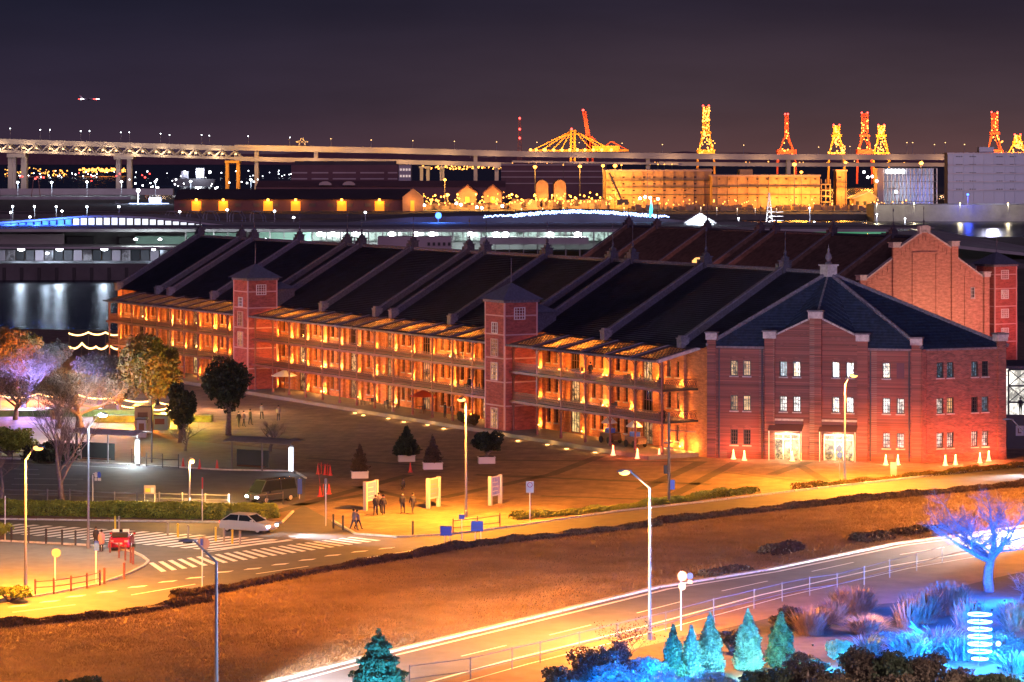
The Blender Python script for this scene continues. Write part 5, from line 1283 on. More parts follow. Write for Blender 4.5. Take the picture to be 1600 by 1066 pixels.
MB().bx(a.x + 2, b.x - 2, 4, 26, a.z + .01, a.z + 2.5).build('roof_plant', 'roofd', lb)
for y0 in (269, 278.5):
    for x0, x1 in ((455, 480), (487, 513), (520, 556), (563, 600), (606, 621)):
        p, q = A(x0, y0, 1900), A(x1, y0 + 2.2, 1900); MB().bx(p.x, q.x, -.5, -.003, q.z, p.z).build('window_band', 'wallp', lb)
p, q = A(623, 258, 1900), A(642, 283, 1900); MB().bx(p.x, q.x, -1, 20, .2, p.z).build('end_block', 'wallb', lb)
for i in range(4):
    for j in range(5): z = .8 + j * 4.2; MB().bx(p.x + .8 + i * 1.9, p.x + 2.0 + i * 1.9, -1.3, -1.003, z + .8, z + 2.2).build('window', 'e_signd', lb)
s2 = thing('low_hall', 'low dim hall with two pale arched roof windows behind the long shed', 'hall', (0, 1800, 0))
a, b = A(400, 283, 1800), A(790, 283, 1800); MB().bx(a.x, b.x, 0, 40, .2, A(0, 292, 1800).z).build('wall', 'wallpu', s2); MB().prism([(a.x, -1, A(0, 292, 1800).z + .01), (a.x, 20, a.z), (a.x, 41, A(0, 292, 1800).z + .01)], (b.x - a.x, 0, 0)).build('roof', 'wallpu', s2)
for x in (508, 545):
    p = A(x, 289.5, 1796); MB().prism([(p.x + 4 * math.cos(t_), -3, p.z + 2.4 * math.sin(t_)) for t_ in [math.pi * i / 8 for i in range(9)]], (0, 2, 0)).build('arched_window', 'wallp', s2)
for i, x in enumerate((730, 770)):
    t = thing('gabled_shed', ('pale gabled shed end glowing orange, nearer the bright lamp', 'pale gabled shed end glowing orange, beside the two arched sheds')[i], 'shed', (A(x, 300, 1640).x, 1640, .2))
    hw = 14 * 1640 / F; e_, r_ = A(0, 301, 1640).z, A(0, 290, 1640).z
    MB().prism([(-hw, 0, 0), (hw, 0, 0), (hw, 0, e_), (0, 0, r_), (-hw, 0, e_)], (0, 50, 0)).build('shed_body', 'wallo', t)
    MB().prism([(-hw - .8, -1, e_ - .2), (0, -1, r_ + .4), (hw + .8, -1, e_ - .2), (hw + .8, -1, e_ - 1), (0, -1, r_ - .5), (-hw - .8, -1, e_ - 1)], (0, 51, 0)).build('shed_roof', 'wallpu', t)
    lamp(t, (0, -7, 3), 9000, (1, .34, .06), 1); MB().bx(-1.2, 1.2, -.4, -.003, 0, 5).build('door', 'e_door', t)
for i, x in enumerate((847, 875)):
    t = thing('arched_shed', ('round arched shed end, the left of the pair under the orange lamps', 'round arched shed end, the right of the pair under the orange lamps')[i], 'shed', (A(x, 300, 1640).x, 1640, .2))
    r_ = 9.5 * 1640 / F; zt = A(0, 282, 1640).z
    MB().prism([(-r_, 0, 0), (r_, 0, 0)] + [(r_ * math.cos(a_), 0, zt - r_ + r_ * math.sin(a_)) for a_ in [math.pi * k / 10 for k in range(11)]], (0, 50, 0)).build('shed_body', 'wallo', t)
    MB().bx(-1.4, 1.4, -.4, -.003, 0, 4.4).build('door', 'e_door', t); lamp(t, (0, -7, 4), 8000, (1, .34, .06), 1)
sb = thing('banded_warehouse', 'dark banded multi storey warehouse behind the arched sheds', 'building', (0, 1850, 0))
a, b = A(783, 256, 1850), A(948, 256, 1850); MB().bx(a.x, b.x, 0, 40, .2, a.z).build('wall', 'wallpu', sb)
for y0 in (257, 267, 276, 286): p, q = A(783, y0, 1850), A(948, y0 + 1.6, 1850); MB().bx(p.x, q.x, -1.2, -.003, q.z, p.z).build('floor_band', 'wallp', sb)
def big_store(label, x0, x1, yt, Y, m, bands, wins, lamps, dep=50, block=None, wy=None):
    t = thing('warehouse_block', label, 'building', (0, Y, 0)); a, b = A(x0, yt, Y), A(x1, yt, Y)
    MB().bx(a.x, b.x, 0, dep, .2, a.z).build('wall', m, t); MB().bx(a.x - .5, b.x + .5, -.6, dep, a.z + .01, a.z + .9).build('parapet', 'wallp', t)
    for y0 in bands: p, q = A(x0, y0, Y), A(x1, y0 + 1.4, Y); MB().bx(p.x, q.x, -1.6, -.003, q.z, p.z).build('balcony_band', 'concd' if m != 'wallb' else 'wallp', t)
    for x in range(int(x0) + 8, int(x1) - 4, 16): p, q = A(x, yt, Y), A(x + 1.2, 318, Y); MB().bx(p.x, q.x, -.6, -.003, .2, p.z).build('wall_pier', m, t)
    for (y0, hh, ww, xs) in wins:
        for x in xs: p, q = A(x, y0, Y), A(x + ww, y0 + hh, Y); MB().bx(p.x, q.x, -.35, -.003, q.z, p.z).build('window', 'dark', t)
    if block: bx0, bx1, by0 = block; p, q = A(bx0, by0, Y + 10), A(bx1, yt, Y + 10); MB().bx(p.x, q.x, 10, 30, a.z + .92, p.z).build('roof_block', m, t)
    for x, y, pw in lamps: p = A(x, y, Y); lamp(t, (p.x, -10, p.z), pw * 2.4, (1, .33, .035), 1.5, name='flood_light')
    return t
R3 = lambda a, b, s: [a + s * i for i in range(int((b - a) / s) + 1)]
big_store('ochre lit warehouse with dark balconies beneath the bridge near the bright lamp cluster', 947, 1112, 268, 1560, 'wallo', (281, 292, 303.5), [(y, 1.8, 5, R3(955, 1085, 16)) for y in (276, 286.5, 297, 308)], [(962, 303, 14000), (1010, 310, 5000), (1060, 306, 2500)], block=(1090, 1112, 264))
t = big_store('bright ochre warehouse with rows of small windows beside the lit scaffold block', 1113, 1281, 276, 1540, 'wallo', (291, 303.5), [(y, 1.8, 3.2, R3(1122, 1272, 15)) for y in (279, 292, 308)], [(1215, 306, 11000), (1255, 306, 14000), (1165, 310, 4000), (1140, 300, 1800)], block=(1156, 1176, 265))
p, q = A(1282, 276, 1545), A(1298, 318, 1545)
for i in range(5): z = .5 + i * 3.1; MB().bx(p.x, q.x, 3, 20, z, z + .5).build('stair_landing', 'wallo', t)
for x in (1283, 1290, 1297): u_ = A(x, 276, 1545); MB().bx(u_.x - .25, u_.x + .25, 4, 5, .2, 16).build('stair_post', 'wallo', t)
lamp(t, (A(1294, 300, 1540).x, -2, 8), 9000, (1, .4, .05), 1)
t = big_store('small ochre tower building beside the low gabled house', 1307, 1323, 268, 1580, 'wallo', (284, 292), [(276, 2, 4, [1310])], [(1315, 262, 9000), (1312, 300, 9000)], dep=15)
t = thing('gabled_house', 'low yellow lit gabled house beside the scaffold block', 'building', (A(1352, 300, 1550).x, 1550, .2))
hw = 17 * 1550 / F; MB().prism([(-hw, 0, 0), (hw, 0, 0), (hw, 0, 6), (2, 0, 9), (-hw, 0, 6)], (0, 20, 0)).build('house_body', 'wallo', t); MB().prism([(-hw - 1, -1, 5.8), (2, -1, 9.3), (hw + 1, -1, 5.8), (hw + 1, -1, 5.2), (2, -1, 8.6), (-hw - 1, -1, 5.2)], (0, 22, 0)).build('house_roof', 'wallp', t)
for i in range(3): MB().bx(-5 + i * 4, -3.4 + i * 4, -.3, -.003, 2, 4).build('window', 'dark', t)
lamp(t, (0, -8, 6), 12000, (1, .42, .06), 1)
big_store('large pale violet block with rows of tiny windows and a roof box', 1481, 1640, 241, 1700, 'wallb', (257.5, 270.5, 283.5, 296.5), [(y, 1.6, 2.2, [x + d for x in (1494, 1515, 1557, 1578) for d in (0, 3.6, 7.2)]) for y in (244, 256.4, 269.4, 282.4, 295)], [], dep=14, block=None)
q = A(1530, 230, 1704); q2 = A(1553, 241, 1704); MB().bx(q.x, q2.x, 4, 12, q2.z + .95, q.z).build('roof_block', 'wallb', bpy.data.objects[[o.name for o in COL.objects if o.name.startswith('warehouse_block')][-1]])
lamp(None, A(1550, 290, 1560), 330000, (.75, .75, 1), 3, name='flood_light')
sc = thing('lit_scaffold_block', 'open steel framed block glowing white and blue inside at the quay', 'building', (0, 1560, .2))
a, b = A(1381, 263, 1560), A(1464, 263, 1560); H3 = a.z - .2
MB().bx(a.x + .3, b.x - .3, 14, 15, 0, H3).build('rear_wall', 'concd', sc)
MB().bx(a.x - 3.5, a.x - .3, 0, 15, 0, H3).build('side_wall', 'wallp', sc)
fx = [a.x + (b.x - a.x) * i / 14 for i in range(15)]; fz = [H3 * j / 6 for j in range(7)]
for x in fx: MB().bx(x - .2, x + .2, 0, .4, 0, H3).build('upright', 'pole_w', sc)
for z in fz: MB().bx(fx[0], fx[-1], -.1, .3, z - .15, z + .25).bx(fx[0], fx[-1], .4, 6, z, z + .12).build('floor', 'concd', sc)
for i in range(14):
    for j in range(6):
        if (i + j) % 2: MB().beam((fx[i], .2, fz[j]), (fx[i + 1], .2, fz[j + 1]), .22).build('brace', 'concd', sc)
for i in range(5): MB().bx(fx[1 + i] - .9, fx[1 + i] + .9, -.8, -.2, H3 - 2.6, H3 - .8).build('work_light', 'e_whitefar', sc)
for x, z, pw, c in ((2.5, 4, 5200, (.75, .88, 1)), (5, 11, 6500, (.8, .92, 1)), (8, 6, 2200, (.6, .7, 1)), (11.2, 8, 5500, (.08, .12, 1)), (11.5, 3, 3500, (.08, .12, 1)), (9, 14, 2500, (.4, .3, 1))):
    lamp(sc, (a.x + (b.x - a.x) * x / 14, 7, z), pw, c, .8)
# quay wall at the far right with pools of light, moored barge colours below
o = thing('quay_wall', 'pale quay wall with pools of light at the far right of the harbour', 'wall', (0, 1400, 0))
a, b = A(1366, 320, 1400), A(1700, 320, 1400); MB().bx(a.x, b.x, 0, 30, SEA - 1, a.z).build('wall_face', 'concrete', o)
struct(MB().bx(-1400, 900, 1431, 1479, SEA - 1, -.2).build('lower_quay', 'concd'))
for i, x in enumerate((1428, 1500, 1575, 1370)):
    post_light('quay lamp casting a pale pool on the quay wall', x, 317.5, 1392, 1, 'e_warm', 2600, (1, .85, .5), .5, 'quay wall lamps')
post_light('deep blue lamp at the foot of the pale block', 1512, 304, 1396, 3, 'e_blue', 5000, (.05, .1, 1), 1.1)
# big sodium floodlights over the basin
for i, (x, y, Yd, r_, pw) in enumerate(((836, 261, 1600, 2.1849999999999996, 26000), (906, 260, 1600, 2.1849999999999996, 26000), (942, 259, 1550, 1.9549999999999998, 15000), (961, 259, 1550, 2.3, 26000), (971, 258, 1560, 1.0, 0), (695, 281, 1600, 1.7, 30000), (699, 304, 1590, 1.7, 30000), (715, 304, 1590, 1.2, 9000), (1241, 257, 1510, 2.3, 20000), (1252, 269, 1510, 1.6099999999999999, 10000), (1321, 254, 1560, 1.7249999999999999, 8000), (1439, 255, 1600, 2.415, 25000), (1316, 235, 1700, 1.9549999999999998, 10000), (1028, 257, 1900, .9, 0), (1038, 257, 1900, .9, 0), (1050, 257, 1900, .8, 0), (880, 258, 1700, .7, 0))):
    post_light('orange floodlight on a tall mast among the dock warehouses', x, y, Yd, .2, 'e_sodfar', pw, (1, .42, .06), r_, 'orange dock floodlights', 'floodlight')
# dockside clutter: cranes arms, stacked vehicles and goods under the orange light
rc = random.Random(4)
cl = MB()
for i in range(520):
    x = rc.uniform(660, 950); p = A(x, 0, 1530 + rc.uniform(0, 50)); w_ = rc.uniform(.5, 2.4); h_ = rc.uniform(.8, 3.8) * (1.3 if x > 800 else .8); cl.bx(p.x - w_, p.x + w_, p.y, p.y + 3, .2, .2 + h_)
for i in range(140):
    x = rc.uniform(990, 1420); p = A(x, 0, 1505 + rc.uniform(0, 25)); w_ = rc.uniform(.4, 2.0); h_ = rc.uniform(.8, 3); cl.bx(p.x - w_, p.x + w_, p.y, p.y + 3, .2, .2 + h_)
o = cl.build('stacked_goods', 'wallo'); stuff(o); tag(o, 'jumble of stacked goods and vehicles on the dock under orange light', 'goods')
for x in (680, 740, 800, 830, 860, 900, 930, 700, 770): lamp(o, A(x, 303, 1518), 16000, (1, .45, .08), 1.2, name='flood_light')
yl = MB()
for i in range(150): p = A(rc.uniform(660, 960), rc.triangular(300, 322, 316), 1519); yl.sph(p, rc.uniform(.2, .62), 5)
for i in range(60): p = A(rc.uniform(960, 1420), rc.uniform(312, 321), 1500); yl.sph(p, rc.uniform(.2, .5), 5)
tag(stuff(yl.build('dock_lamps', 'e_sodfar')), 'scatter of small orange lamps along the dock', 'lamps')
wl_ = MB()
for x, y in ((713, 318), (720, 320), (745, 324), (753, 325), (663, 321), (785, 322), (1000, 310), (1008, 308), (1400, 300), (1356, 277), (1363, 276), (1350, 269), (1370, 283), (640, 322), (621, 321), (1016, 309), (1028, 311)): wl_.sph(A(x, y, 1515), .7, 6)
tag(wl_.build('dock_lamps', 'e_whitefar'), 'few small white lamps along the dock edge', 'lamps')
t = thing('crawler_crane', 'dark raked crane jib standing in front of the nearer ochre warehouse', 'crane', A(973, 316, 1540)); 
a, b = A(952, 268, 1540), A(973, 314, 1540); MB().beam((a.x - b.x, 0, a.z - b.z), (0, 0, 0), 1.0).build('jib', 'iron_d', t); MB().bx(-3, 3, 0, 4, -1.5, 1.5).build('cab', 'iron_d', t)
# far quay lamps on the left, row of white ones, with the water between
for i, (x, y) in enumerate(((28, 285), (81, 285), (136, 284.5), (190, 284), (243, 284), (298, 283.5), (392, 281))):
    post_light('white quay lamp in the long row under the bridge', x, y, 1990, .2, 'e_whitefar', 9000, (.8, .95, 1), 1.7, 'white quay lamps under the bridge')
for i, (x, y) in enumerate(((20, 323), (54, 323), (88, 323), (136, 323))):
    post_light('small white lamp on the low breakwater before the blue water', x, y, 1290, 0, 'e_whitefar', 1800, (.8, .95, 1), 1.0, 'white breakwater lamps')
struct(MB().bx(-700, -40, 1290, 1310, SEA - 1, .3).build('breakwater', 'concd'))
struct(MB().bx(-1600, -260, 1985, 2060, SEA - 1, .4).build('outer_quay', 'concrete'))
t = thing('outer_mole', 'dim grey mole wall across the water beneath the bridge', 'wall', (0, 2062, .2)); MB().bx(A(0, 0, 2062).x, A(270, 0, 2062).x, 0, 8, 0, 4.5).build('wall_face', 'wallp', t)
for x, y, l in ((1095, 324, ''), (1120, 325, ''), (1152, 326, ''), (1180, 326, ''), (1213, 326, ''), (815, 326, ''), (848, 326, ''), (880, 325, ''), (975, 325, '')): post_light('tiny warm lamp of the row along the near dock edge', x * 1., y, 1400, -.2, 'e_warm', 500, (1, .7, .4), .45, 'tiny dock edge lamps')
# small ship with lit deck
p = A(228, 312, 1700); sp = thing('moored_ship', 'small white lit ship moored beyond the blue water', 'ship', (p.x, 1700, SEA), 0)
w_ = 43 * 1700 / F; hl = MB(); hl.prism([(-w_, 0, 0), (-w_ - 2, 0, 4.5), (-w_ + 3, 0, 3.4), (w_ * .8, 0, 2.6), (w_, 0, 3), (w_ * .95, 0, 0)], (0, 5, 0)); hl.build('hull', 'iron_d', sp)
MB().bx(-w_ + 6, w_ * .8, .5, 4.5, 2.7, 3.5).build('lit_deck', 'e_bluew', sp); MB().bx(w_ * .1, w_ * .55, 1, 4, 3.5, 7).build('wheelhouse', 'wallb', sp)
MB().beam((-w_ * .3, 2, 3), (-w_ * .3, 2, 12), .5).build('mast', 'pole_w', sp); MB().sph((-w_ * .3, 2, 11), 1.1, 8).build('mast_lamp', 'e_whitefar', sp); lamp(sp, (-w_ * .2, -3, 8), 14000, (.6, .75, 1), 1); lamp(sp, (w_ * .4, -3, 8), 9000, (.6, .75, 1), 1)
s3 = thing('harbour_ship', 'long dark ship with two white lit superstructures under the bridge', 'ship', (A(303, 270, 2900).x, 2900, SEA))
MB().prism([(-20, 0, 0), (-21, 0, 8), (21, 0, 7), (19, 0, 0)], (0, 8, 0)).build('hull', 'iron_d', s3)
for x, r_ in ((-9, 1.4), (4, 1.8), (8, 1.4), (16, 1.3)): MB().sph((x, -1, 14), r_, 6).build('deck_lamp', 'e_whitefar', s3)
MB().bx(-13, -6, 1, 7, 8, 15).bx(2, 10, 1, 7, 8, 18).build('superstructure', 'wallb', s3); lamp(s3, (5, -8, 14), 30000, (.85, .95, 1), 2)
# far shore with the lights of the city
sh_ = []
for x in range(-1700, 1801, 60): sh_.append((x, 8600, 14 + 14 * abs(math.sin(x * .0031)) + rc.uniform(0, 8)))
hm = MB(); hm.prism([(-1700, 8600, -10)] + [(1800, 8600, -10)] + sh_[::-1], (0, 300, 0)); struct(hm.build('far_shore', 'wallpu'))
def specks(label, n, xr, yr, Yd, em, r, name='far_city_lights'):
    m_ = MB()
    for i in range(n): p = A(rc.uniform(*xr), rc.triangular(yr[0], yr[1], (yr[0] + yr[1]) / 2), Yd); s_ = rc.uniform(.5, 1.2) * r; m_.bx(p.x - s_, p.x + s_, p.y, p.y + s_, p.z - s_, p.z + s_)
    o = m_.build(name, em); stuff(o); tag(o, label, 'lights')
specks('dots of orange city light on the far shore seen under the bridge', 90, (5, 110), (262, 279), 4200, 'e_sodfar', .7)
specks('cluster of amber lights of a far refinery under the bridge', 110, (124, 196), (262, 270), 4200, 'e_sodfar', 1.0)
specks('sprinkle of white lights on the far shore under the bridge', 60, (20, 480), (264, 282), 3900, 'e_whitefar', .5)
specks('low orange glimmer along the far docks behind the bridge piers', 110, (655, 790), (258, 266), 3000, 'e_sodfar', .6)
specks('scattered amber window lights beneath the bridge deck at the far docks', 50, (795, 1480), (252, 259), 2700, 'e_sodfar', .5)
specks('scattered white and red harbour lights at the waterline', 30, (200, 450), (276, 300), 2300, 'e_whitefar', .45)
specks('few red signal lights low on the far shore', 14, (30, 260), (268, 284), 2300, 'e_red', .5)
t = thing('steel_gantry', 'dim red gantry frame standing on the outer quay beside a bridge pier', 'crane', (A(56, 297, 1984).x, 1984, .2))
for s_ in (-3, 3): MB().beam((s_, 0, 0), (s_ * .5, 0, 13), .5).build('leg', 'iron', t)
MB().beam((-5, 0, 13), (6, 0, 15), .6).build('jib', 'iron', t)
# a jetliner crossing the sky
p = A(140, 155, 5200); t = thing('airliner', 'tiny airliner with red and white lights in the dark sky', 'airplane', p)
MB().lathe([(.2, -17), (1.6, -14), (2, -8), (2, 8), (1.2, 14), (.3, 19)], 10).build('fuselage', 'wallb', t).rotation_euler = (0, R(90), 0)
MB().prism([(-2, 0, 0), (4, 0, 0), (-3, 16, .8), (-6, 16, .8)], (0, 0, .5)).prism([(-2, 0, 0), (4, 0, 0), (-3, -16, .8), (-6, -16, .8)][::-1], (0, 0, .5)).build('wing', 'wallb', t); MB().prism([(-15, -.2, 0), (-11, -.2, 0), (-16, -.2, 7), (-18, -.2, 7)], (0, .4, 0)).build('tail_fin', 'wallb', t)
for x, em_, y in ((-17, 'e_red', -1.5), (-13, 'e_whitefar', -2), (10, 'e_red', -2), (14, 'e_whitefar', -2)): MB().bx(x - 3, x + 3, y - .5, y, -.6, .6).build('navigation_light', em_, t)

# --- the long bridge
br = thing('harbour_bridge', 'long double deck harbour bridge with lit truss and tall piers', 'bridge', (0, 0, 0))
Yb = 2363
def bpath(x, tab):
    return np.interp(x, [q[0] for q in tab], [q[1] for q in tab])
top = [(-60, 213), (0, 215), (200, 221), (400, 227), (480, 228.5), (620, 231), (800, 236), (1000, 239), (1200, 241), (1480, 241), (1700, 241)]
def deck(x0, x1, off, th_, name, m, y0=0, dep=18, step=40):
    x = x0
    while x < x1:
        xe = min(x1, x + step); a, b = A(x, bpath(x, top) + off, Yb), A(xe, bpath(xe, top) + off, Yb); h_ = th_ * Yb / F
        MB().prism([(a.x, Yb + y0, a.z - h_), (b.x, Yb + y0, b.z - h_), (b.x, Yb + y0, b.z), (a.x, Yb + y0, a.z)], (0, dep, 0)).build(name, m, br); x = xe
deck(-60, 366, 2, 8, 'upper_deck', 'bridge'); deck(-60, 366, 19.5, 4, 'lower_deck', 'bridge')
deck(366, 1700, 0, 9, 'upper_deck', 'bridge', 0, 18, 60); deck(366, 800, 18.5, 7, 'lower_deck', 'bridge', 0, 18, 60); deck(800, 1060, 15, 3.2, 'lower_deck', 'bridge', 0, 18, 60); deck(1030, 1490, 13.5, 6, 'lower_deck', 'bridge', 6, 18, 60)
x = -60.
while x < 366:        # truss diagonals
    xm, xe = x + 10.4, x + 20.8
    tr = MB(); a, b, c = A(x, bpath(x, top) + 19.5, Yb), A(xm, bpath(xm, top) + 10, Yb), A(xe, bpath(xe, top) + 19.5, Yb)
    for yy in (0, 16): MB().beam((a.x, Yb + yy, a.z), (b.x, Yb + yy, b.z), 1.0).beam((b.x, Yb + yy, b.z), (c.x, Yb + yy, c.z), 1.0).beam((b.x, Yb + yy, b.z), (b.x, Yb + yy, a.z), .5).build('truss_bay', 'bridge', br)
    p = A(xm, bpath(xm, top) + 15, Yb)
    if int(x) % 2 == 0 or True: MB().bx(p.x - .7, p.x + .7, Yb + 9, Yb + 10, p.z - .6, p.z + .6).build('deck_lamp', 'e_warm', br)
    x += 20.8
for xx in range(-40, 370, 42):
    p = A(xx, bpath(xx, top) + 14, Yb); lamp(br, (p.x, Yb - 3, p.z - 1), 3000, (1, .66, .36), 1)
    p = A(xx, bpath(xx, top) - 1, Yb); lamp(br, (p.x, Yb - 10, p.z + 5), 2600, (1, .70, .45), 1)
for xx in range(420, 1500, 70):
    p = A(xx, bpath(xx, top) + 14, Yb); lamp(br, (p.x, Yb - 10, p.z), 5200, (1, .52, .24), 1)
for x0, x1 in ((15, 24), (32, 40)): a, b = A(x0, 250, Yb), A(x1, 250, Yb); MB().bx(a.x, b.x, Yb + 2, Yb + 8, SEA - 1, A(0, 246, Yb).z).build('pier', 'bridge', br)
def pier(x0, x1, xh0, xh1, yc, th_=4, leg=7, m='bridge'):
    a, b = A(xh0, yc, Yb), A(xh1, yc + th_, Yb); k = MB().bx(a.x, b.x, Yb - 2, Yb + 18, b.z, a.z)
    for l0 in (x0, x1 - leg): p, q = A(l0, 0, Yb), A(l0 + leg, 0, Yb); k.bx(p.x, q.x, Yb + 1, Yb + 9, SEA - 1, b.z - .01)
    k.build('pier', m, br)
pier(12, 41, 11, 40, 240, 6); pier(181, 205, 178, 208, 244, 5); 
pier(352, 374, 352, 374, 251, 4, 5, 'cranery'); pier(656, 671, 655, 672, 260, 3, 5); pier(687, 694, 687, 694, 260, 3, 3); pier(773, 779, 772, 780, 260, 3, 3)
for x, p_ in ((362, 16000), (664, 9000), (690, 6000), (194, 5000), (27, 5000)): q = A(x, 268, Yb - 20); lamp(br, q, p_, (1, .55, .12) if x > 300 else (1, .8, .7), 1)
for k in (440, 400, 470, 520, 600): q = A(k, 224, Yb - 12); lamp(br, q, 9000, (1, .45, .06), 1)
t_ = MB()
for s_ in (-6, 6): q = A(472 + s_ * .8, 227, Yb); t_.beam((q.x, Yb, q.z), (q.x + (2 if s_ < 0 else -2), Yb, q.z + 6), 1.0)
q = A(472, 222, Yb); t_.bx(q.x - 5, q.x + 5, Yb - .5, Yb + .5, q.z - .5, q.z + .8); t_.build('sign_gantry', 'bridge', br)
q = A(392, 248, Yb); 
for x0 in (397, 490, 740, 1010, 1230, 1480): 
    a = A(x0, 250, Yb); MB().bx(a.x, a.x + 3, Yb + 3, Yb + 12, SEA - 1, A(0, bpath(x0, top) + 9, Yb).z).build('pier', 'bridge', br)
for xp, yt in ((16, 201), (63, 203), (78, 203), (126, 205), (140, 205), (189, 207), (202, 207), (251, 209), (265, 211), (315, 211), (327, 212), (388, 213), (453, 215), (517, 217), (580, 219), (645, 220), (710, 221), (776, 222), (839, 222.5), (905, 223), (972, 224), (1035, 226), (1162, 227), (1279, 230), (1328, 229), (1417, 223), (1426, 223), (1460, 226), (1477, 223), (1507, 226), (1335, 252), (735, 242), (775, 242)):
    zb = A(0, bpath(xp, top) + (.2 if yt < 240 else 13), Yb).z
    post_light('slender lamp standing on the bridge deck', xp, yt, Yb + 9, zb, 'e_whitefar' if xp < 500 or xp in (735, 775) else 'e_warm', 0, None, .75, 'lamps along the bridge deck')
# --- harbour cranes beyond the bridge
def ladder(mb, x0, x1, z0, z1, y=0, n=8, th_=1.2, mi=0, tw=1.0):
    c = (x0 + x1) / 2
    mb.beam((x0, y, z0), (c + (x0 - c) * tw, y, z1), th_).beam((x1, y, z0), (c + (x1 - c) * tw, y, z1), th_)
    for i in range(n + 1):
        f0, f1 = i / n, min(1, (i + 1) / n); k0, k1 = 1 + (tw - 1) * f0, 1 + (tw - 1) * f1
        mb.beam((c + (x0 - c) * k0, y, z0 + (z1 - z0) * f0), (c + (x1 - c) * k0, y, z0 + (z1 - z0) * f0), th_ * .7)
        if i < n: mb.beam((c + (x0 - c) * k0, y, z0 + (z1 - z0) * f0), (c + (x1 - c) * k1, y, z0 + (z1 - z0) * f1), th_ * .55)
Yc = 2800
def end_crane(label, x, ytop, yw, wb, m, lw, bulbs, tall):
    base = A(x, 240, Yc); t = thing('gantry_crane', label, 'crane', (base.x, Yc, 0)); s = Yc / F
    zt = A(0, ytop, Yc).z; zw = A(0, yw, Yc).z; zg = A(0, 242, Yc).z; wb *= s; lw *= s
    k = MB(); ladder(k, -lw, lw, zw, zt, 0, 9, 1.3); k.build('boom', m, t)
    k = MB(); k.beam((-wb, 0, .2), (-wb * .9, 0, zg), 1.8).beam((wb, 0, .2), (wb * .9, 0, zg), 1.8).beam((-wb * .9, 0, zg), (-lw, 0, zw), 1.3).beam((wb * .9, 0, zg), (lw, 0, zw), 1.3).beam((-wb * .9, 6, zg), (0, 6, zw), 1).beam((wb * .9, 6, zg), (0, 6, zw), 1); k.build('portal_frame', m, t)
    MB().bx(-wb, wb, -3, 10, zg - 1, zg + (5 if tall else 2.5)).build('machinery_house', m, t); MB().bx(-lw * 1.8, lw * 1.8, -2, 2, zw - 1.2, zw + 1).build('cross_beam', m, t)
    bb = MB(); r_ = random.Random(int(x))
    for i in range(bulbs): f_ = r_.random(); ww = (wb if f_ < .35 else lw * 1.2); bb.sph((r_.uniform(-ww, ww), -3, zg + (zt - zg) * f_), r_.uniform(.5, .95), 5)
    bb.build('lamp', 'e_sodfar', t)
    for s_ in (-lw, lw): MB().sph((s_, 0, zt + 1), .9, 6).build('red_beacon', 'e_red', t)
    for z, p_ in ((zg + 4, 42000), ((zg + zw) / 2 + 6, 24000), ((zw + zt) / 2, 22000)): lamp(t, (0, -22, z), p_, (1, .40, .06), 2)
    return t
end_crane('tallest crane, a yellow tower studded with orange lamps', 1103, 167, 207, 14, 'cranery', 4.5, 90, True)
end_crane('red crane with raised ladder boom between the lamp studded tower and the twin yellow cranes', 1229, 180, 212, 15, 'cranerr', 2.2, 14, True)
end_crane('yellow crane with squat A shaped frame, the first beside the raised red boom', 1307, 197, 212, 13, 'cranery', 4.5, 45, False)
end_crane('red crane with tall raised ladder boom between the two yellow cranes', 1351, 178, 212, 12, 'cranerr', 4.5, 18, True)
end_crane('yellow crane with squat A shaped frame just after the tall red boom', 1377, 197, 212, 13, 'cranery', 4.5, 45, False)
end_crane('tall red crane with raised ladder boom above the pale violet block', 1554, 177, 208, 13, 'cranerr', 4.5, 22, True)
end_crane('yellow crane partly cut by the right edge of the picture', 1590, 212, 222, 18, 'cranery', 4.5, 45, False)
# side-on crane with stays, and the one with its boom half raised
t = thing('gantry_crane', 'broad yellow crane seen side on with long stays and a lamp lined boom', 'crane', (A(895, 240, Yc).x, Yc, 0)); s = Yc / F
zg = A(0, 237, Yc).z; k = MB(); X = lambda x: (x - 895) * s; Z = lambda y: A(0, y, Yc).z
k.beam((X(892), 0, .2), (X(892), 0, Z(203)), 2).beam((X(898), 0, .2), (X(898), 0, Z(203)), 2).beam((X(890), 0, Z(205)), (X(900), 0, Z(205)), 1.6)
for yy in (208, 214, 220, 228): k.beam((X(892), 0, Z(yy)), (X(898), 0, Z(yy + 5)), 1)
k.build('portal_frame', 'cranery', t)
k = MB(); k.beam((X(826), 0, Z(236)), (X(982), 0, Z(235)), 2.2).beam((X(826), 6, Z(236)), (X(982), 6, Z(235)), 2.2); k.build('boom', 'cranery', t)
for x in (832, 846, 862, 876): 
    MB().beam((X(x), 0, Z(235)), (X(893), 0, Z(205)), 1.1).build('stay', 'cranery', t)
for x in (925, 945, 958): MB().beam((X(x), 0, Z(235)), (X(898), 0, Z(205)), 1.0).build('stay', 'cranery', t)
MB().beam((X(945), 0, Z(229)), (X(980), 0, Z(236)), 1.2).beam((X(945), 0, Z(229)), (X(955), 0, Z(221)), 1).beam((X(955), 0, Z(221)), (X(982), 0, Z(235)), 1.2).build('rear_frame', 'cranerr', t)
MB().bx(X(925), X(968), -3, 8, Z(237), Z(228)).build('machinery_house', 'cranery', t)
bb = MB()
for x in (829, 838, 850, 852, 865, 878, 890, 902, 914, 927, 940, 955): bb.sph((X(x), -3, Z(234.5)), 1.5, 6)
bb.build('lamp', 'e_sodfar', t)
for x in (840, 870, 900, 930, 960): lamp(t, (X(x), -20, Z(228)), 32000, (1, .42, .06), 2)
MB().sph((X(893), 0, Z(202)), 1.2, 6).build('red_beacon', 'e_red', t)
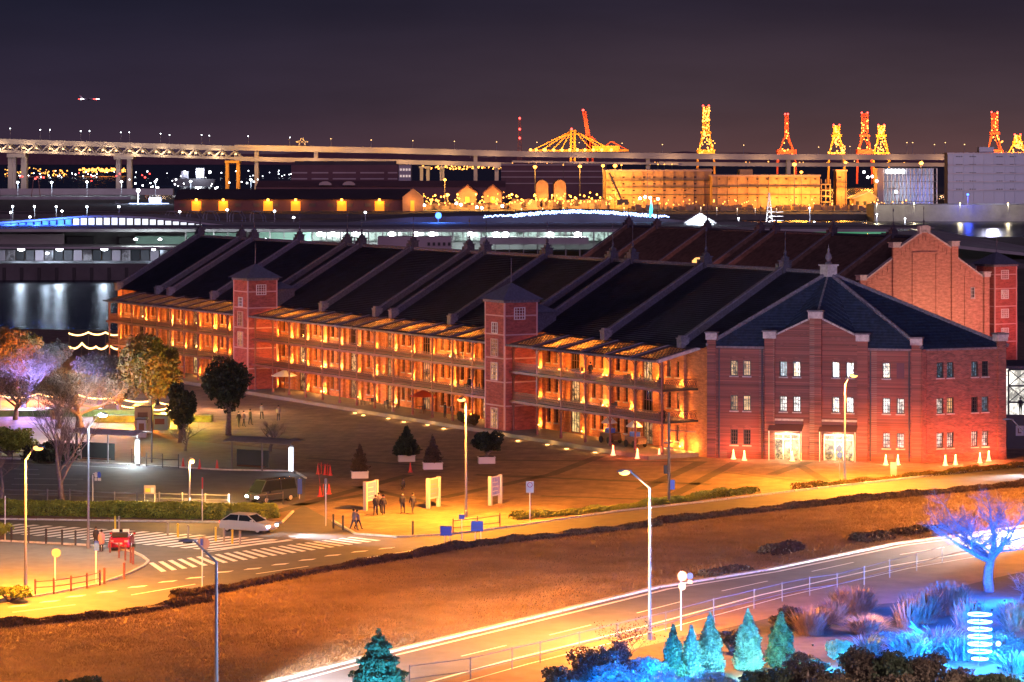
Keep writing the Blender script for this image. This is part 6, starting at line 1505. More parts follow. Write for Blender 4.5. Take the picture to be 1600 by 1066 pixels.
t = thing('gantry_crane', 'red crane with its boom leaning steeply upward beside the side on crane', 'crane', (A(919, 240, Yc + 60).x, Yc + 60, 0)); X = lambda x: (x - 919) * s
k = MB(); k.beam((X(921), 0, Z(235)), (X(911), 0, Z(172)), 2.0).beam((X(925), 0, Z(235)), (X(914), 0, Z(173)), 2.0)
for i in range(9): f_ = i / 9; k.beam((X(921 - 10 * f_), 0, Z(235 - 63 * f_)), (X(925 - 10.5 * f_), 0, Z(235 - 62 * f_)), 1.2)
k.build('boom', 'cranerr', t)
k = MB(); k.beam((X(917), 0, .2), (X(919), 0, Z(212)), 2).beam((X(928), 0, .2), (X(924), 0, Z(212)), 2).beam((X(916), 0, Z(230)), (X(930), 0, Z(230)), 2).beam((X(924), 0, Z(213)), (X(945), 0, Z(232)), 1.2); k.build('portal_frame', 'cranerr', t)
MB().sph((X(911), 0, Z(171)), 1.2, 6).build('red_beacon', 'e_red', t)
lamp(t, (X(915), -20, Z(195)), 30000, (1, .35, .06), 2); lamp(t, (X(922), -20, Z(215)), 30000, (1, .35, .06), 2)
t = thing('radio_mast', 'thin dark mast with red beacons left of the side on crane', 'mast', (A(812, 240, 2900).x, 2900, 0)); k = MB(); ladder(k, -2.5, 2.5, .2, A(0, 185, 2900).z, 0, 14, .7, tw=.35); k.build('lattice', 'iron', t)
for y in (185, 202, 216): MB().sph((0, -1, A(0, y, 2900).z), 1.1, 6).build('red_beacon', 'e_red', t)
# ------------------------------------------------------------------ trees, hedges, garden
def leaf_cloud(blobs, n, size, seed, shape='quad', flat=0.0, surf=.45):
    """n small leaves through ellipsoid clumps: blobs = [(c, (rx, ry, rz))]"""
    r = np.random.default_rng(seed)
    vol = np.array([b[1][0] * b[1][1] * b[1][2] for b in blobs]) ** .7; k = r.choice(len(blobs), n, p=vol / vol.sum())
    C = np.array([tuple(b[0]) for b in blobs])[k]; Rr = np.array([b[1] for b in blobs])[k]
    d = r.normal(size=(n, 3)); d /= np.linalg.norm(d, axis=1)[:, None]
    rad = (surf + (1 - surf) * r.random(n) ** .6) * (1 + .12 * np.sin(d[:, 0] * 7 + k) + .1 * np.sin(d[:, 2] * 9 + 2 * k))
    P = C + d * Rr * rad[:, None]
    a = r.normal(size=(n, 3)); a[:, 2] *= (1 - flat); a /= np.linalg.norm(a, axis=1)[:, None]
    b = np.cross(a, r.normal(size=(n, 3))); b /= np.linalg.norm(b, axis=1)[:, None]
    s = size * r.uniform(.6, 1.35, n)[:, None]
    V = np.stack([P - a * s, P - b * s * .55, P + a * s, P + b * s * .55], 1).reshape(-1, 3)
    me = bpy.data.meshes.new('crown'); me.vertices.add(4 * n); me.vertices.foreach_set('co', V.ravel())
    me.loops.add(4 * n); me.loops.foreach_set('vertex_index', np.arange(4 * n)); me.polygons.add(n); me.polygons.foreach_set('loop_start', np.arange(n) * 4)
    me.update(calc_edges=True); return me
def put_mesh(name, me, m, parent, loc=(0, 0, 0)):
    me.materials.append(M[m]); return link(name, me, parent, loc)
def branches(seed, h, spread, trunk=.2, levels=4, fork=3, first=.35, up=.5, r0=None, n=5, droop=0):
    r = random.Random(seed); tm_, bm_ = MB(), MB(); tips = []
    def grow(p, d, L, rad, lev):
        pts = [p]; rs = [rad]; q = p.copy(); k = 4 if lev < 2 else 3
        for i in range(k):
            d = (d + Vector((r.uniform(-.22, .22), r.uniform(-.22, .22), r.uniform(-.1, .18) - droop * lev * .1))).normalized()
            q = q + d * (L / k); pts.append(q.copy()); rs.append(rad * (1 - .42 * (i + 1) / k))
        (tm_ if lev == 0 else bm_).tube(pts, rs, n if lev < 2 else 3)
        if lev >= levels: tips.append(q); return
        for i in range(fork if lev else fork + 2):
            t_ = r.uniform(.45, 1) if lev else r.uniform(.55, 1.0)
            j = min(len(pts) - 1, max(1, int(t_ * k + .5))); az = r.uniform(0, 2 * math.pi); sp = spread * r.uniform(.7, 1.3)
            nd = (d * up + Vector((math.cos(az) * sp, math.sin(az) * sp, r.uniform(.05, .6)))).normalized()
            grow(pts[j], nd, L * r.uniform(.5, .78) * (1.25 if lev == 0 else 1), rs[j] * .62, lev + 1)
        if lev < levels: grow(q, (d + Vector((r.uniform(-.3, .3), r.uniform(-.3, .3), .2))).normalized(), L * .65, rs[-1] * .85, lev + 1)
    grow(Vector((0, 0, 0)), Vector((0, 0, 1)), h * first, trunk, 0)
    return tm_, bm_, tips
def bare_tree(label, base, h, spread, seed, bark='bark', trunk=.2, levels=5, fork=2, first=.3, leaves=0, leafm='leafw', lsize=.1, name='bare_tree', group=None, up=.5, sc=None):
    t = thing(name, label, 'tree', base, 0, group); a, b, tips = branches(seed, h, spread, trunk, levels, fork, first, up)
    zs = max(v[2] for v in b.v); k = h / zs; kx = (sc or k)
    for mb in (a, b): mb.v = [(x * kx, y * kx, z * k) for x, y, z in mb.v]
    a.build('trunk', bark, t, smooth=True); b.build('crown', bark, t)
    if leaves:
        tp = [Vector((p.x * kx, p.y * kx, p.z * k)) for p in tips]
        put_mesh('foliage', leaf_cloud([(p, (.55, .55, .4)) for p in tp], leaves, lsize, seed, surf=.1), leafm, t)
    return t, tips
def leafy_tree(label, base, h, rx, seed, leafm, n=9000, size=.16, trunk_h=.3, bark='bark', name='leafy_tree', squash=1.0, cores=14, group=None):
    t = thing(name, label, 'tree', base, 0, group); r = random.Random(seed)
    c = Vector((0, 0, h * (trunk_h + (1 - trunk_h) * .5))); rz = h * (1 - trunk_h) * .5
    a = MB(); a.tube([(0, 0, 0), (.05, 0, h * trunk_h), (0, .05, c.z + rz * .4)], [rx * .09 + .08, rx * .06 + .05, .05], 7); a.build('trunk', bark, t, smooth=True)
    bl, lm = [], MB()
    for i in range(cores):
        d = Vector((r.gauss(0, 1), r.gauss(0, 1), r.gauss(0, 1))).normalized(); f_ = r.uniform(.35, .72)
        p = c + Vector((d.x * rx * f_, d.y * rx * f_, d.z * rz * f_)); q = r.uniform(.3, .46); bl.append((p, (rx * q, rx * q, rz * q * squash)))
        lm.tube([(0, 0, h * trunk_h * .85), ((p.x) * .5, p.y * .5, (h * trunk_h + p.z) * .5), tuple(p)], [.09, .06, .025], 4)
    lm.build('limb', bark, t)
    put_mesh('crown', leaf_cloud(bl, n, size, seed), leafm, t)
    return t
g = lambda x, y: G(x, y)
def hgt(x, by, ty): p = G(x, by); return (by - ty) * p.y / F
# plaza grove at the left
leafy_tree('orange lit round tree at the far left edge', g(28, 622), 8.5, 3.4, 21, 'leafo', 9000, .17, .3)
bare_tree('bare tree wrapped in violet light on its trunk and branches', g(36, 640), 7.6, 1.0, 22, 'barkb', .26, 5, 3, .26, 5000, 'leafw', .07, 'bare_tree')
leafy_tree('pale tree glittering with white light behind the violet tree', g(84, 612), 7.4, 3.0, 23, 'leafw', 8000, .13, .3)
leafy_tree('wide pale tree lit white beside the big orange green tree', g(157, 640), 7.2, 3.6, 24, 'leafw', 9000, .13, .32)
bare_tree('spreading bare tree with dark trunk in front of the wide white lit tree', g(124, 668), 6.9, 1.25, 25, 'bark', .32, 5, 3, .28, 4500, 'leafbr', .09)
bare_tree('dark low branching bare tree before the violet lit tree', g(24, 656), 6.0, 1.1, 26, 'bark', .25, 5, 3, .26, 3000, 'leafbr', .08)
bare_tree('pinkish bare tree between the violet tree and the spreading one', g(92, 670), 6.8, .8, 27, 'barkp', .18, 5, 3, .25, 3500, 'leafbr', .08)
leafy_tree('big round tree turning from orange to green in front of the far veranda', g(236, 650), 9.2, 3.9, 28, 'leafo', 26000, .21, .16, squash=1.2, cores=32)
leafy_tree('dark dense tree with straight trunk in front of the first stair tower', g(357, 680), 8.6, 3.1, 29, 'leafd', 12000, .17, .30, cores=20)
leafy_tree('small dark oval tree behind the cones and the bus shelters', g(281, 692), 6.2, 1.9, 30, 'leafd', 9000, .14, .16, cores=12)
leafy_tree('dark low tree between the spreading bare tree and the big round tree', g(186, 650), 5.2, 2.6, 31, 'leafbr', 7000, .14, .25)
bare_tree('tall pale bare tree rising from the hedge', g(98, 787), 9.6, .55, 32, 'barkp', .28, 5, 3, .34, sc=None, up=.75)
bare_tree('fine twigged bare tree cut by the left edge', g(2, 800), 5.8, 1.0, 33, 'barkp', .14, 5, 3, .2)
bare_tree('little bare tree in front of the first stair tower, pale in the light', g(422, 706), 3.6, 1.0, 34, 'bark', .1, 5, 3, .2)
bare_tree('thin bare shrub beside the small dark oval tree', g(290, 705), 3.2, .9, 35, 'bark', .08, 4, 3, .2)
# coloured lights added under and inside the tree crowns, mostly unseen
LG = [(40, 648, 1.2, 8500, (.45, .28, 1)), (40, 650, 3.4, 8500, (.45, .28, 1)), (40, 652, 5.0, 2240, (.5, .35, 1)), (84, 622, 4.0, 3400, (.75, .95, 1)), (92, 628, 6.5, 2240, (.8, 1, .95)), (157, 656, 3.6, 4200, (.72, .88, 1)), (150, 670, 6.4, 3840, (.8, .95, 1)), (157, 640, .8, 960, (.4, .25, 1)),
      (28, 630, 3.0, 17000, (1, .22, .03)), (226, 668, 1.2, 16000, (1, .22, .015)), (230, 652, 4.6, 20000, (1, .20, .01)), (212, 670, 4.0, 4800, (1, .34, .03)), (258, 666, 2.2, 3600, (.9, .8, .05)), (272, 664, 3.4, 1200, (.8, 1, .05)), (92, 690, 1.2, 960, (1, .5, .55)), (120, 640, .7, 900, WRM), (190, 640, .9, 700, WRM), (70, 640, .7, 700, WRM), (300, 655, 1.5, 900, WRM), (330, 640, 2, 1100, (1, .50, .20)), (400, 645, 2, 900, (1, .50, .22)), (215, 700, 3, 900, SOD), (10, 690, 2.2, 1600, (.8, 1, .4))]
t = thing('grove_lights', 'low coloured garden uplights under the grove trees at the left', 'lamps', (0, 0, 0))
for x, y, z, p_, c in LG:
    q = G(x, y); lamp(t, (q.x, q.y, z), p_, c, .15)
for x, y, em_ in ((36, 642, 'e_bluew'), (157, 642, 'e_bluew'), (74, 641, 'e_bluew')):
    q = G(x, y); MB().lathe([(.2, 0), (.22, .25), (.1, .3)], 8, (q.x, q.y, 0)).build('uplight', em_, t)
# festoons: warm bulbs strung between posts
def festoon(label, pts, hz, n, r_=.10, em='e_fest', sag=.35, posts=True):
    t = thing('festoon_lights', label, 'string lights', (0, 0, 0)); bb = MB(); w_ = MB()
    P = [G(x, y) + Vector((0, 0, hz)) for x, y in pts]
    for a, b in zip(P, P[1:]):
        for i in range(n):
            f_ = i / n; q = a.lerp(b, f_) - Vector((0, 0, sag * 4 * f_ * (1 - f_))); q2 = a.lerp(b, (i + 1) / n) - Vector((0, 0, sag * 4 * (i + 1) / n * (1 - (i + 1) / n)))
            bb.sph(q, r_, 4); w_.beam(q, q2, .02)
    bb.build('bulb_string', em, t); w_.build('wire', 'pole_d', t)
    if posts:
        pm_ = MB()
        for p_ in P: pm_.beam((p_.x, p_.y, 0), p_, .08)
        pm_.build('posts', 'pole_d', t)
    return t
festoon('long line of warm festoon bulbs beyond the grove, level with the veranda floor', [(0, 640), (60, 637), (120, 638), (180, 642), (240, 648), (290, 652)], 1.6, 26)
festoon('second lower line of festoon bulbs by the kiosks', [(180, 648), (225, 652), (262, 656), (300, 660)], 1.3, 16)
festoon('bright swag of festoon lights by the water, upper string', [(108, 560), (138, 558), (165, 558), (190, 560)], 3.6, 30, .12, 'e_warm')
festoon('bright swag of festoon lights by the water, lower string', [(108, 566), (128, 560), (150, 566), (170, 562), (192, 566)], 2.2, 22, .14, 'e_warm', .5)
lamp(None, G(150, 580) + Vector((0, -2, 3)), 1800, (1, .62, .22), .5, name='festoon_glow')
q = G(45, 650); o = MB().bx(-6, 14, 0, 2.4, 0, .7).build('low_hedge', 'leaf'); o.location = (q.x, q.y - 1, 0); tag(o, 'low clipped green hedge beneath the violet tree', 'hedge')
q = G(160, 660); o = MB().bx(-1, 12, 0, 2.0, 0, .7).build('low_hedge', 'leaf'); o.location = (q.x, q.y, 0); tag(o, 'low clipped green hedge between the white lit tree and the kiosks', 'hedge')
leafy_tree('bright green rounded shrub at the left edge behind the orange street lamp', g(14, 712), 2.9, 3.2, 41, 'leafy', 6000, .13, .02, name='shrub')
leafy_tree('dark clump of shrubs behind the rail fence by the bare tree', g(78, 724), 2.2, 3.4, 42, 'leafd', 5000, .13, .02, name='shrub')
leafy_tree('small green shrub at the left edge beside the first dark bollard', g(0, 846), 1.6, 1.1, 43, 'leafy', 2500, .09, .02, name='shrub')
leafy_tree('orange lit shrub at the foot of the left most street lamp', g(14, 940), 1.1, 1.7, 44, 'leafy', 3000, .09, .02, name='shrub', squash=.8)
leafy_tree('small shrub on the top balcony corner of the veranda', to_world((-3.2, 3.6, 6.7)), 1.1, .5, 45, 'leafd', 900, .07, .1, name='shrub')
leafy_tree('small potted shrub on the middle balcony corner', to_world((-3.4, 2.6, 3.6)), 1.0, .5, 46, 'leafd', 900, .07, .1, name='shrub')
leafy_tree('shrub in front of the lit shop bay beside the second stair tower', to_world((-5.2, 38.5, .4)), 1.6, .9, 47, 'leafd', 2000, .08, .05, name='shrub')
leafy_tree('second shrub in front of the lit shop bay nearer the tower', to_world((-5.2, 36.3, .4)), 1.6, .8, 48, 'leafo', 1600, .08, .05, name='shrub')
# the planters' trees stand in the boxes
for (b, h, tp), a in PLP:
    base = Vector((b.x, b.y, .62)); lab = {1: 'dark cone shaped tree standing in the white planter', 2: 'thin small tree standing in the planter with red posts', 3: 'wide dark bush growing above the planter by the tall lamp', 4: 'thin twiggy tree standing in the planter nearest the cones'}[a[6]]
    if a[5] == 'c': 
        t = thing('conifer', lab, 'tree', base); put_mesh('crown', leaf_cloud([((0, 0, h * f_), (1.5 * (1.05 - f_), 1.5 * (1.05 - f_), .5)) for f_ in [.15, .3, .45, .6, .75, .9]], 6000, .12, 61, surf=.2), 'leafd', t); MB().tube([(0, 0, 0), (0, 0, h * .9)], [.08, .02], 5).build('trunk', 'bark', t)
    elif a[5] == 't':
        t = thing('conifer', lab, 'tree', base); put_mesh('crown', leaf_cloud([((0, 0, h * f_), (1.0 * (1.05 - f_), 1.0 * (1.05 - f_), .4)) for f_ in [.15, .35, .55, .75, .92]], 1800, .12, 62 + a[6], surf=.1), 'leafbr', t); MB().tube([(0, 0, 0), (0, 0, h)], [.06, .02], 5).build('trunk', 'bark', t)
    else: leafy_tree(lab, base, h, 1.7, 63, 'leafd', 5000, .13, .1, name='shrub')
# hedges: leaves over a run of ground points
def hedge(label, pts, wd, hh, m, n, size, seed, wob=.3, name='hedge', core='hedge'):
    P = resample([G(*p) for p in pts], .5); r = np.random.default_rng(seed); t = thing(name, label, 'hedge', P[0])
    Pn = np.array([tuple(p - P[0]) for p in P]); k = r.integers(0, len(P) - 1, n); f_ = r.random(n)[:, None]
    c = Pn[k] * (1 - f_) + Pn[k + 1] * f_; d = Pn[k + 1] - Pn[k]; d /= np.linalg.norm(d, axis=1)[:, None] + 1e-9; nn = np.stack([-d[:, 1], d[:, 0], 0 * d[:, 0]], 1)
    ph = c[:, 0] * .9; hv = hh * (1 + wob * (np.sin(ph * 1.3) * .4 + np.sin(ph * 3.1 + 1) * .3 + np.sin(ph * .37 + 2) * .5))
    u = r.uniform(-1, 1, n); z = r.random(n) ** .6 * np.sqrt(np.clip(1 - (np.abs(u)) ** 3, .05, 1)); c = c + nn * (u * wd / 2)[:, None]; c[:, 2] = z * hv
    a = r.normal(size=(n, 3)); a /= np.linalg.norm(a, axis=1)[:, None]; b = np.cross(a, r.normal(size=(n, 3))); b /= np.linalg.norm(b, axis=1)[:, None]; s = size * r.uniform(.6, 1.3, n)[:, None]
    V = np.stack([c - a * s, c - b * s * .6, c + a * s, c + b * s * .6], 1).reshape(-1, 3)
    me = bpy.data.meshes.new('foliage'); me.vertices.add(4 * n); me.vertices.foreach_set('co', V.ravel()); me.loops.add(4 * n); me.loops.foreach_set('vertex_index', np.arange(4 * n)); me.polygons.add(n); me.polygons.foreach_set('loop_start', np.arange(n) * 4); me.update(calc_edges=True)
    put_mesh('foliage', me, m, t)
    if core:
        o = strip('hedge_core', [p for p in P], wd * .7, 0, core, None, hh * .62); o.parent = t; o.location = -Vector((P[0].x, P[0].y, 0))
    return t
hedge('bright green to yellow clipped hedge along the street median', [(-40,801),(60,802),(140,803),(250,806),(360,808),(432,806)], 4.2, 1.05, 'leafy', 34000, .10, 71, .12, core='leaf')
hedge('long dark wild hedge between the orange road and the meadow, the unbroken run', [(-40,984),(160,966),(325,940)], 1.15, .45, 'hedge', 13000, .10, 72, .5)
hedge('long dark hedge run overlapping in the middle of the meadow edge', [(270,936),(320,930),(480,897),(640,872),(720,857),(860,840),(1030,822)], 1.1, .45, 'hedge', 24000, .10, 73, .4)
hedge('far dark hedge run bordering the road toward the blue tree', [(1030,819),(1120,808),(1200,799),(1400,778),(1600,760),(1700,750)], 1.25, .5, 'hedge', 22000, .11, 74, .3)
hedge('low yellow lit shrubs along the plaza edge near the no parking sign', [(800,812),(870,806),(960,796),(1060,784),(1180,769)], 1.2, .5, 'leafy', 12000, .09, 75, .5, core=None)
hedge('low dark verge shrubs before the entrance doors', [(1240,765),(1320,756),(1400,748),(1480,741),(1600,729)], 1.0, .4, 'leafo', 8000, .09, 76, .6, core=None)
hedge('small dark thicket on the pale verge near the lower road', [(1200,868),(1240,858)], 2.0, .5, 'hedge', 2600, .12, 77, .5, core=None)
hedge('low thicket clump further along the verge', [(1338,848),(1385,842)], 2.0, .5, 'hedge', 2600, .12, 78, .5, core=None)
hedge('scattered low tufts beside the lower road below the round sign', [(1100,903),(1165,890)], 1.6, .35, 'leafbr', 1600, .12, 79, .5, core=None)
hedge('dark grass tufts on the verge where it meets the blue tree', [(1400,838),(1470,826)], 1.8, .4, 'leafbr', 1800, .12, 80, .5, core=None)
# meadow tussocks
def tufts(name, label, npts, area, m, hgt_, seed, z=.006, n3=3, wd=.03):
    r = np.random.default_rng(seed); P = area(r, npts); n = len(P) * n3
    b = np.repeat(P, n3, 0) + np.c_[r.normal(0, .06, (n, 2)), np.zeros(n)]; b[:, 2] = z
    tip = b + np.c_[r.normal(0, .10, (n, 2)), r.uniform(.4, 1.2, n) * hgt_]; az = r.uniform(0, 2 * np.pi, n); w_ = np.c_[np.cos(az), np.sin(az), 0 * az] * wd
    V = np.stack([b - w_, b + w_, tip], 1).reshape(-1, 3)
    me = bpy.data.meshes.new(name); me.vertices.add(3 * n); me.vertices.foreach_set('co', V.ravel()); me.loops.add(3 * n); me.loops.foreach_set('vertex_index', np.arange(3 * n)); me.polygons.add(n); me.polygons.foreach_set('loop_start', np.arange(n) * 3); me.update(calc_edges=True)
    o = put_mesh(name, me, m, None); tag(o, label, 'grass', None, 'stuff'); return o
def inpoly(x, y, poly):
    c = np.zeros(len(x), bool); j = len(poly) - 1
    for i in range(len(poly)):
        xi, yi = poly[i][0], poly[i][1]; xj, yj = poly[j][0], poly[j][1]
        c ^= ((yi > y) != (yj > y)) & (x < (xj - xi) * (y - yi) / (yj - yi + 1e-12) + xi); j = i
    return c
MP = [(p.x, p.y) for p in GP(*med)]; VP_ = [(p.x, p.y) for p in N_ + up[::-1]]
def area_of(poly):
    xs = [p[0] for p in poly]; ys = [p[1] for p in poly]
    def f(r, n):
        x = r.uniform(min(xs), max(xs), n * 3); y = r.uniform(min(ys), max(ys), n * 3); k = inpoly(x, y, poly); x, y = x[k][:n], y[k][:n]; return np.c_[x, y, 0 * x]
    return f
tufts('meadow_grass', 'short brown dry grass of the meadow', 130000, area_of(MP), 'meadowblade', .17, 91, n3=2, wd=.03) if 'meadowblade' in M else None
tufts('verge_grass', 'pale dry grass of the verge beside the lower road', 30000, area_of(VP_), 'straw', .16, 92, .01, 3, .02)
# blue lit tree and its garden
gd = thing('garden_lights', 'low blue and white garden floodlights hidden among the planting', 'lamps', (0, 0, 0))
_gf = MB().lathe([(.07, 0), (.1, .12), (.08, .16)], 7).mesh('floodlight_fitting', 'pole_d')
def gl_(x, y, z, p_, c, r_=.15): q = G(x, y); link('floodlight_fitting', _gf, gd, (q.x, q.y, .0)); lamp(gd, (q.x, q.y, z), p_, c, r_)
BL = (.0, .13, 1); CY = (.02, .45, 1); GR = (.25, 1, .75)
bt, tp = bare_tree('large bare tree glowing electric blue beside the lower road', G(1546, 925), 7.2, 1.5, 51, 'barkb', .24, 6, 3, .22, 0, name='bare_tree', up=.45)
for x, y, z, p_ in ((1530, 945, .6, 2600), (1570, 940, .6, 2200), (1525, 950, 3.4, 2600), (1590, 945, 3.6, 2600), (1500, 935, 2.0, 1600), (1550, 955, 5.4, 2600)): gl_(x, y, z, p_, BL)
gl_(1578, 945, 3.2, 240, (.2, .4, 1))
for x, y, z in ((1490, 960, 5.0), (1520, 965, 6.6), (1560, 965, 7.2), (1595, 960, 5.6)): gl_(x, y, z, 3400, BL)  # unseen lamps added at crown height to make the twigs glow blue
bt2, _ = bare_tree('low pinkish white twiggy tree beneath the blue tree at the right edge', g(1592, 960), 3.4, 1.4, 52, 'barkb', .12, 5, 3, .2)
gl_(1585, 985, .8, 500, (.7, .4, 1))
def conifer(label, x, by, ty, wpx, m, seed, n=9000, layered=False, size=.09):
    b = G(x, by); s = F / b.y; h = (by - ty) / s; rw_ = wpx / s / 2; t = thing('conifer', label, 'tree', b)
    MB().tube([(0, 0, 0), (0, 0, h * .95)], [.09, .015], 6).build('trunk', 'bark', t); r = random.Random(seed)
    bl = []
    if layered:
        for i in range(9):
            f_ = .1 + .86 * i / 9; rr = rw_ * (1.08 - f_) * (1.15 if i % 2 else .85)
            for k in range(7):
                a = 2 * math.pi * k / 7 + i; bl.append(((rr * .6 * math.cos(a), rr * .6 * math.sin(a), h * f_ - .05 * k % .1), (rr * .42, rr * .42, .16 + .1 * (1 - f_))))
        bl.append(((0, 0, h * .95), (.12, .12, .3)))
    else:
        for i in range(14):
            f_ = .04 + .94 * i / 14; rr = rw_ * min(1, 1.5 * (1 - f_) ** .7 + .02); rr = rw_ * math.sin(min(1, (1 - f_) * 1.25) * math.pi / 2) ** 1.1
            bl.append(((r.uniform(-.03, .03), r.uniform(-.03, .03), h * f_), (max(.06, rr), max(.06, rr), h * .075)))
    put_mesh('crown', leaf_cloud(bl, n, size, seed, surf=.62 if not layered else .2), m, t); return t
conifer('layered dark teal conifer in front of the lower road at the bottom edge', 592, 1100, 982, 118, 'leafc', 81, 15000, True, .10)
conifer('slim dark blue conifer nearest the road lamp', 1052, 1062, 973, 34, 'leafc', 82, 7000)
conifer('small blue green conifer, second from the road lamp', 1081, 1058, 975, 32, 'leafs', 83, 8000)
conifer('tall turquoise lit conifer, the middle one of the garden row', 1110, 1052, 956, 40, 'leafs', 84, 10000)
conifer('tall conifer with white lit side beside the orange shrubs', 1169, 1045, 951, 44, 'leafs', 85, 11000)
conifer('broad rounded green conifer near the straw grasses', 1220, 1040, 955, 44, 'leafc', 86, 11000)
for x, y, z, p_, c in ((1094, 1068, .5, 552, GR), (1125, 1066, .5, 894, (.4, .9, 1)), (1112, 1075, 2.2, 425, CY), (1186, 1058, .5, 1108, (.5, 1, .85)), (1180, 1066, 1.6, 340, GR), (1232, 1060, .8, 360, (.1, 1, .6)), (1062, 1075, .5, 681, CY), (1085, 1072, 1.8, 340, CY), (1040, 1078, .6, 1506, CY),
                   (985, 1085, .8, 2895, BL), (940, 1088, .8, 2067, BL), (1010, 1082, 1.8, 1791, BL), (1160, 1075, .4, 1227, BL), (1265, 1058, .6, 2895, BL), (1310, 1048, .6, 1311, CY), (1345, 1060, .5, 1311, (.02, .4, 1)), (1400, 1050, 1.2, 3694, (.02, .30, 1)), (1460, 1040, 1.2, 4156, (.02, .28, 1)), (1435, 1010, 1.8, 7641, BL), (1490, 1000, 1.6, 9824, BL), (1500, 1062, 2.0, 7641, BL), (1560, 1045, 1.4, 5079, (.02, .26, 1)), (1590, 1010, 1.2, 5079, (.02, .4, 1)), (1370, 985, 1.6, 561, (1, .5, .3)), (1270, 1010, 1.0, 215, (1, .4, .1)), (1598, 1062, 1.0, 2308, CY), (590, 1120, 1.5, 1793, (.05, .5, 1)), (610, 1125, .6, 1435, (.1, .6, 1))):
    gl_(x, y, z, p_, c)
# tube light lying among the shrubs
a, b = G(1013, 1050), G(1072, 1046); mb = MB(); mb.tube([(a.x, a.y, .45), ((a.x + b.x) / 2, (a.y + b.y) / 2, .4), (b.x, b.y, .5)], .05, 6); tag(mb.build('tube_light', 'e_cyan'), 'glowing cyan white tube light lying in the blue shrubs', 'lamp')
# glowing ring spiral
q = G(1531, 1040); t = thing('ring_light', 'stack of glowing white rings standing in the blue lit garden', 'lamp', q)
for i in range(7):
    z = .35 + i * .43; n = 28; r_ = .66 if i > 0 else .45
    mb = MB(); mb.tube([(r_ * math.cos(2 * math.pi * k / n), r_ * math.sin(2 * math.pi * k / n), z + .06 * k / n) for k in range(n + 1)], .05, 6); mb.build('ring', 'e_ring', t)
MB().tube([(0, 0, 0), (0, 0, 3)], .04, 6).build('post', 'pole_d', t)
for k in range(3): MB().tube([(.62 * math.cos(2.1 * k), .62 * math.sin(2.1 * k), .1), (.62 * math.cos(2.1 * k), .62 * math.sin(2.1 * k), 2.9)], .012, 4).build('stay', 'pole_d', t)
lamp(t, (0, -.9, 1.6), 900, (.01, .22, 1), .5); lamp(t, (0, -1.2, .4), 500, (.01, .22, 1), .5); lamp(t, (-1.0, .4, 1.6), 700, (.01, .2, 1), .5); lamp(t, (1.0, .4, 1.6), 700, (.01, .2, 1), .5)
q = G(1560, 1030); t = thing('spotlight', 'small bright cyan spotlight right beside the stack of glowing rings', 'lamp', q); MB().sph((0, 0, .9), .16, 7).build('lamp_head', 'e_ring', t); MB().beam((0, 0, 0), (0, 0, .8), .04).build('stake', 'pole_d', t)
# grasses and broad leaved clumps
def grass_clump(label, x, by, h, rad, m, n, seed, wd=.03, bend=.5, cat='grass', name='grass_clump', plume=False):
    r = np.random.default_rng(seed); q = G(x, by); t = thing(name, label, cat, q); V, Fc = [], []
    for i in range(n):
        az = r.uniform(0, 2 * np.pi); rr = rad * r.random() ** .6 * .62; L = h * r.uniform(.4, 1.1) * (1.05 - .3 * rr / rad); out_ = rad * bend * r.uniform(.0, 1.1) + rr * .3
        p0 = np.array([rr * math.cos(az), rr * math.sin(az), 0]); az2 = az + r.normal() * .5; d = np.array([math.cos(az2), math.sin(az2), 0]); s_ = np.array([-d[1], d[0], 0]) * wd
        pts = [p0 + d * out_ * (f_ ** 1.7) + np.array([0, 0, L * (f_ - .25 * f_ ** 3 * bend)]) for f_ in (0, .35, .7, 1)]
        ws = (.7, 1, .8, .05) if not plume else (.25, .3, 1.6, .1)
        o_ = len(V)
        for p, w_ in zip(pts, ws): V += [tuple(p - s_ * w_), tuple(p + s_ * w_)]
        Fc += [(o_ + 2 * k, o_ + 2 * k + 1, o_ + 2 * k + 3, o_ + 2 * k + 2) for k in range(3)]
    me = bpy.data.meshes.new('blades'); me.from_pydata(V, [], Fc); put_mesh('blades', me, m, t); return t
for a in (('straw grass clump catching pink light beside the broad green conifer', 1265, 992, 1.9, 1.4, 'straw', 700, 101, .02, .45), ('tall straw plume clump, the highest one by the brown path', 1332, 962, 2.1, 1.8, 'straw', 900, 102, .022, .45), ('orange straw clump between the two taller straw clumps', 1300, 975, 1.7, 1.2, 'straw', 600, 103, .02, .5),
          ('pale grey violet grass clump below the tallest straw plumes', 1352, 990, 1.3, 1.5, 'straw', 500, 104, .018, .7), ('blue tinged plume clump beside the path', 1440, 972, 2.2, 1.6, 'straw', 700, 105, .022, .4), ('tall plume clump between path and blue tree', 1482, 960, 2.2, 1.6, 'straw', 700, 106, .022, .35), ('plume clump directly above the stack of rings', 1512, 985, 2.2, 1.2, 'straw', 500, 107, .022, .35),
          ('plume clump at the right edge below the blue tree', 1588, 985, 2.0, 1.4, 'straw', 500, 108, .022, .4), ('plume clump left of the path blue with violet tips', 1418, 980, 1.9, 1.1, 'straw', 400, 109, .022, .4)):
    grass_clump(*a[:10], plume=True)
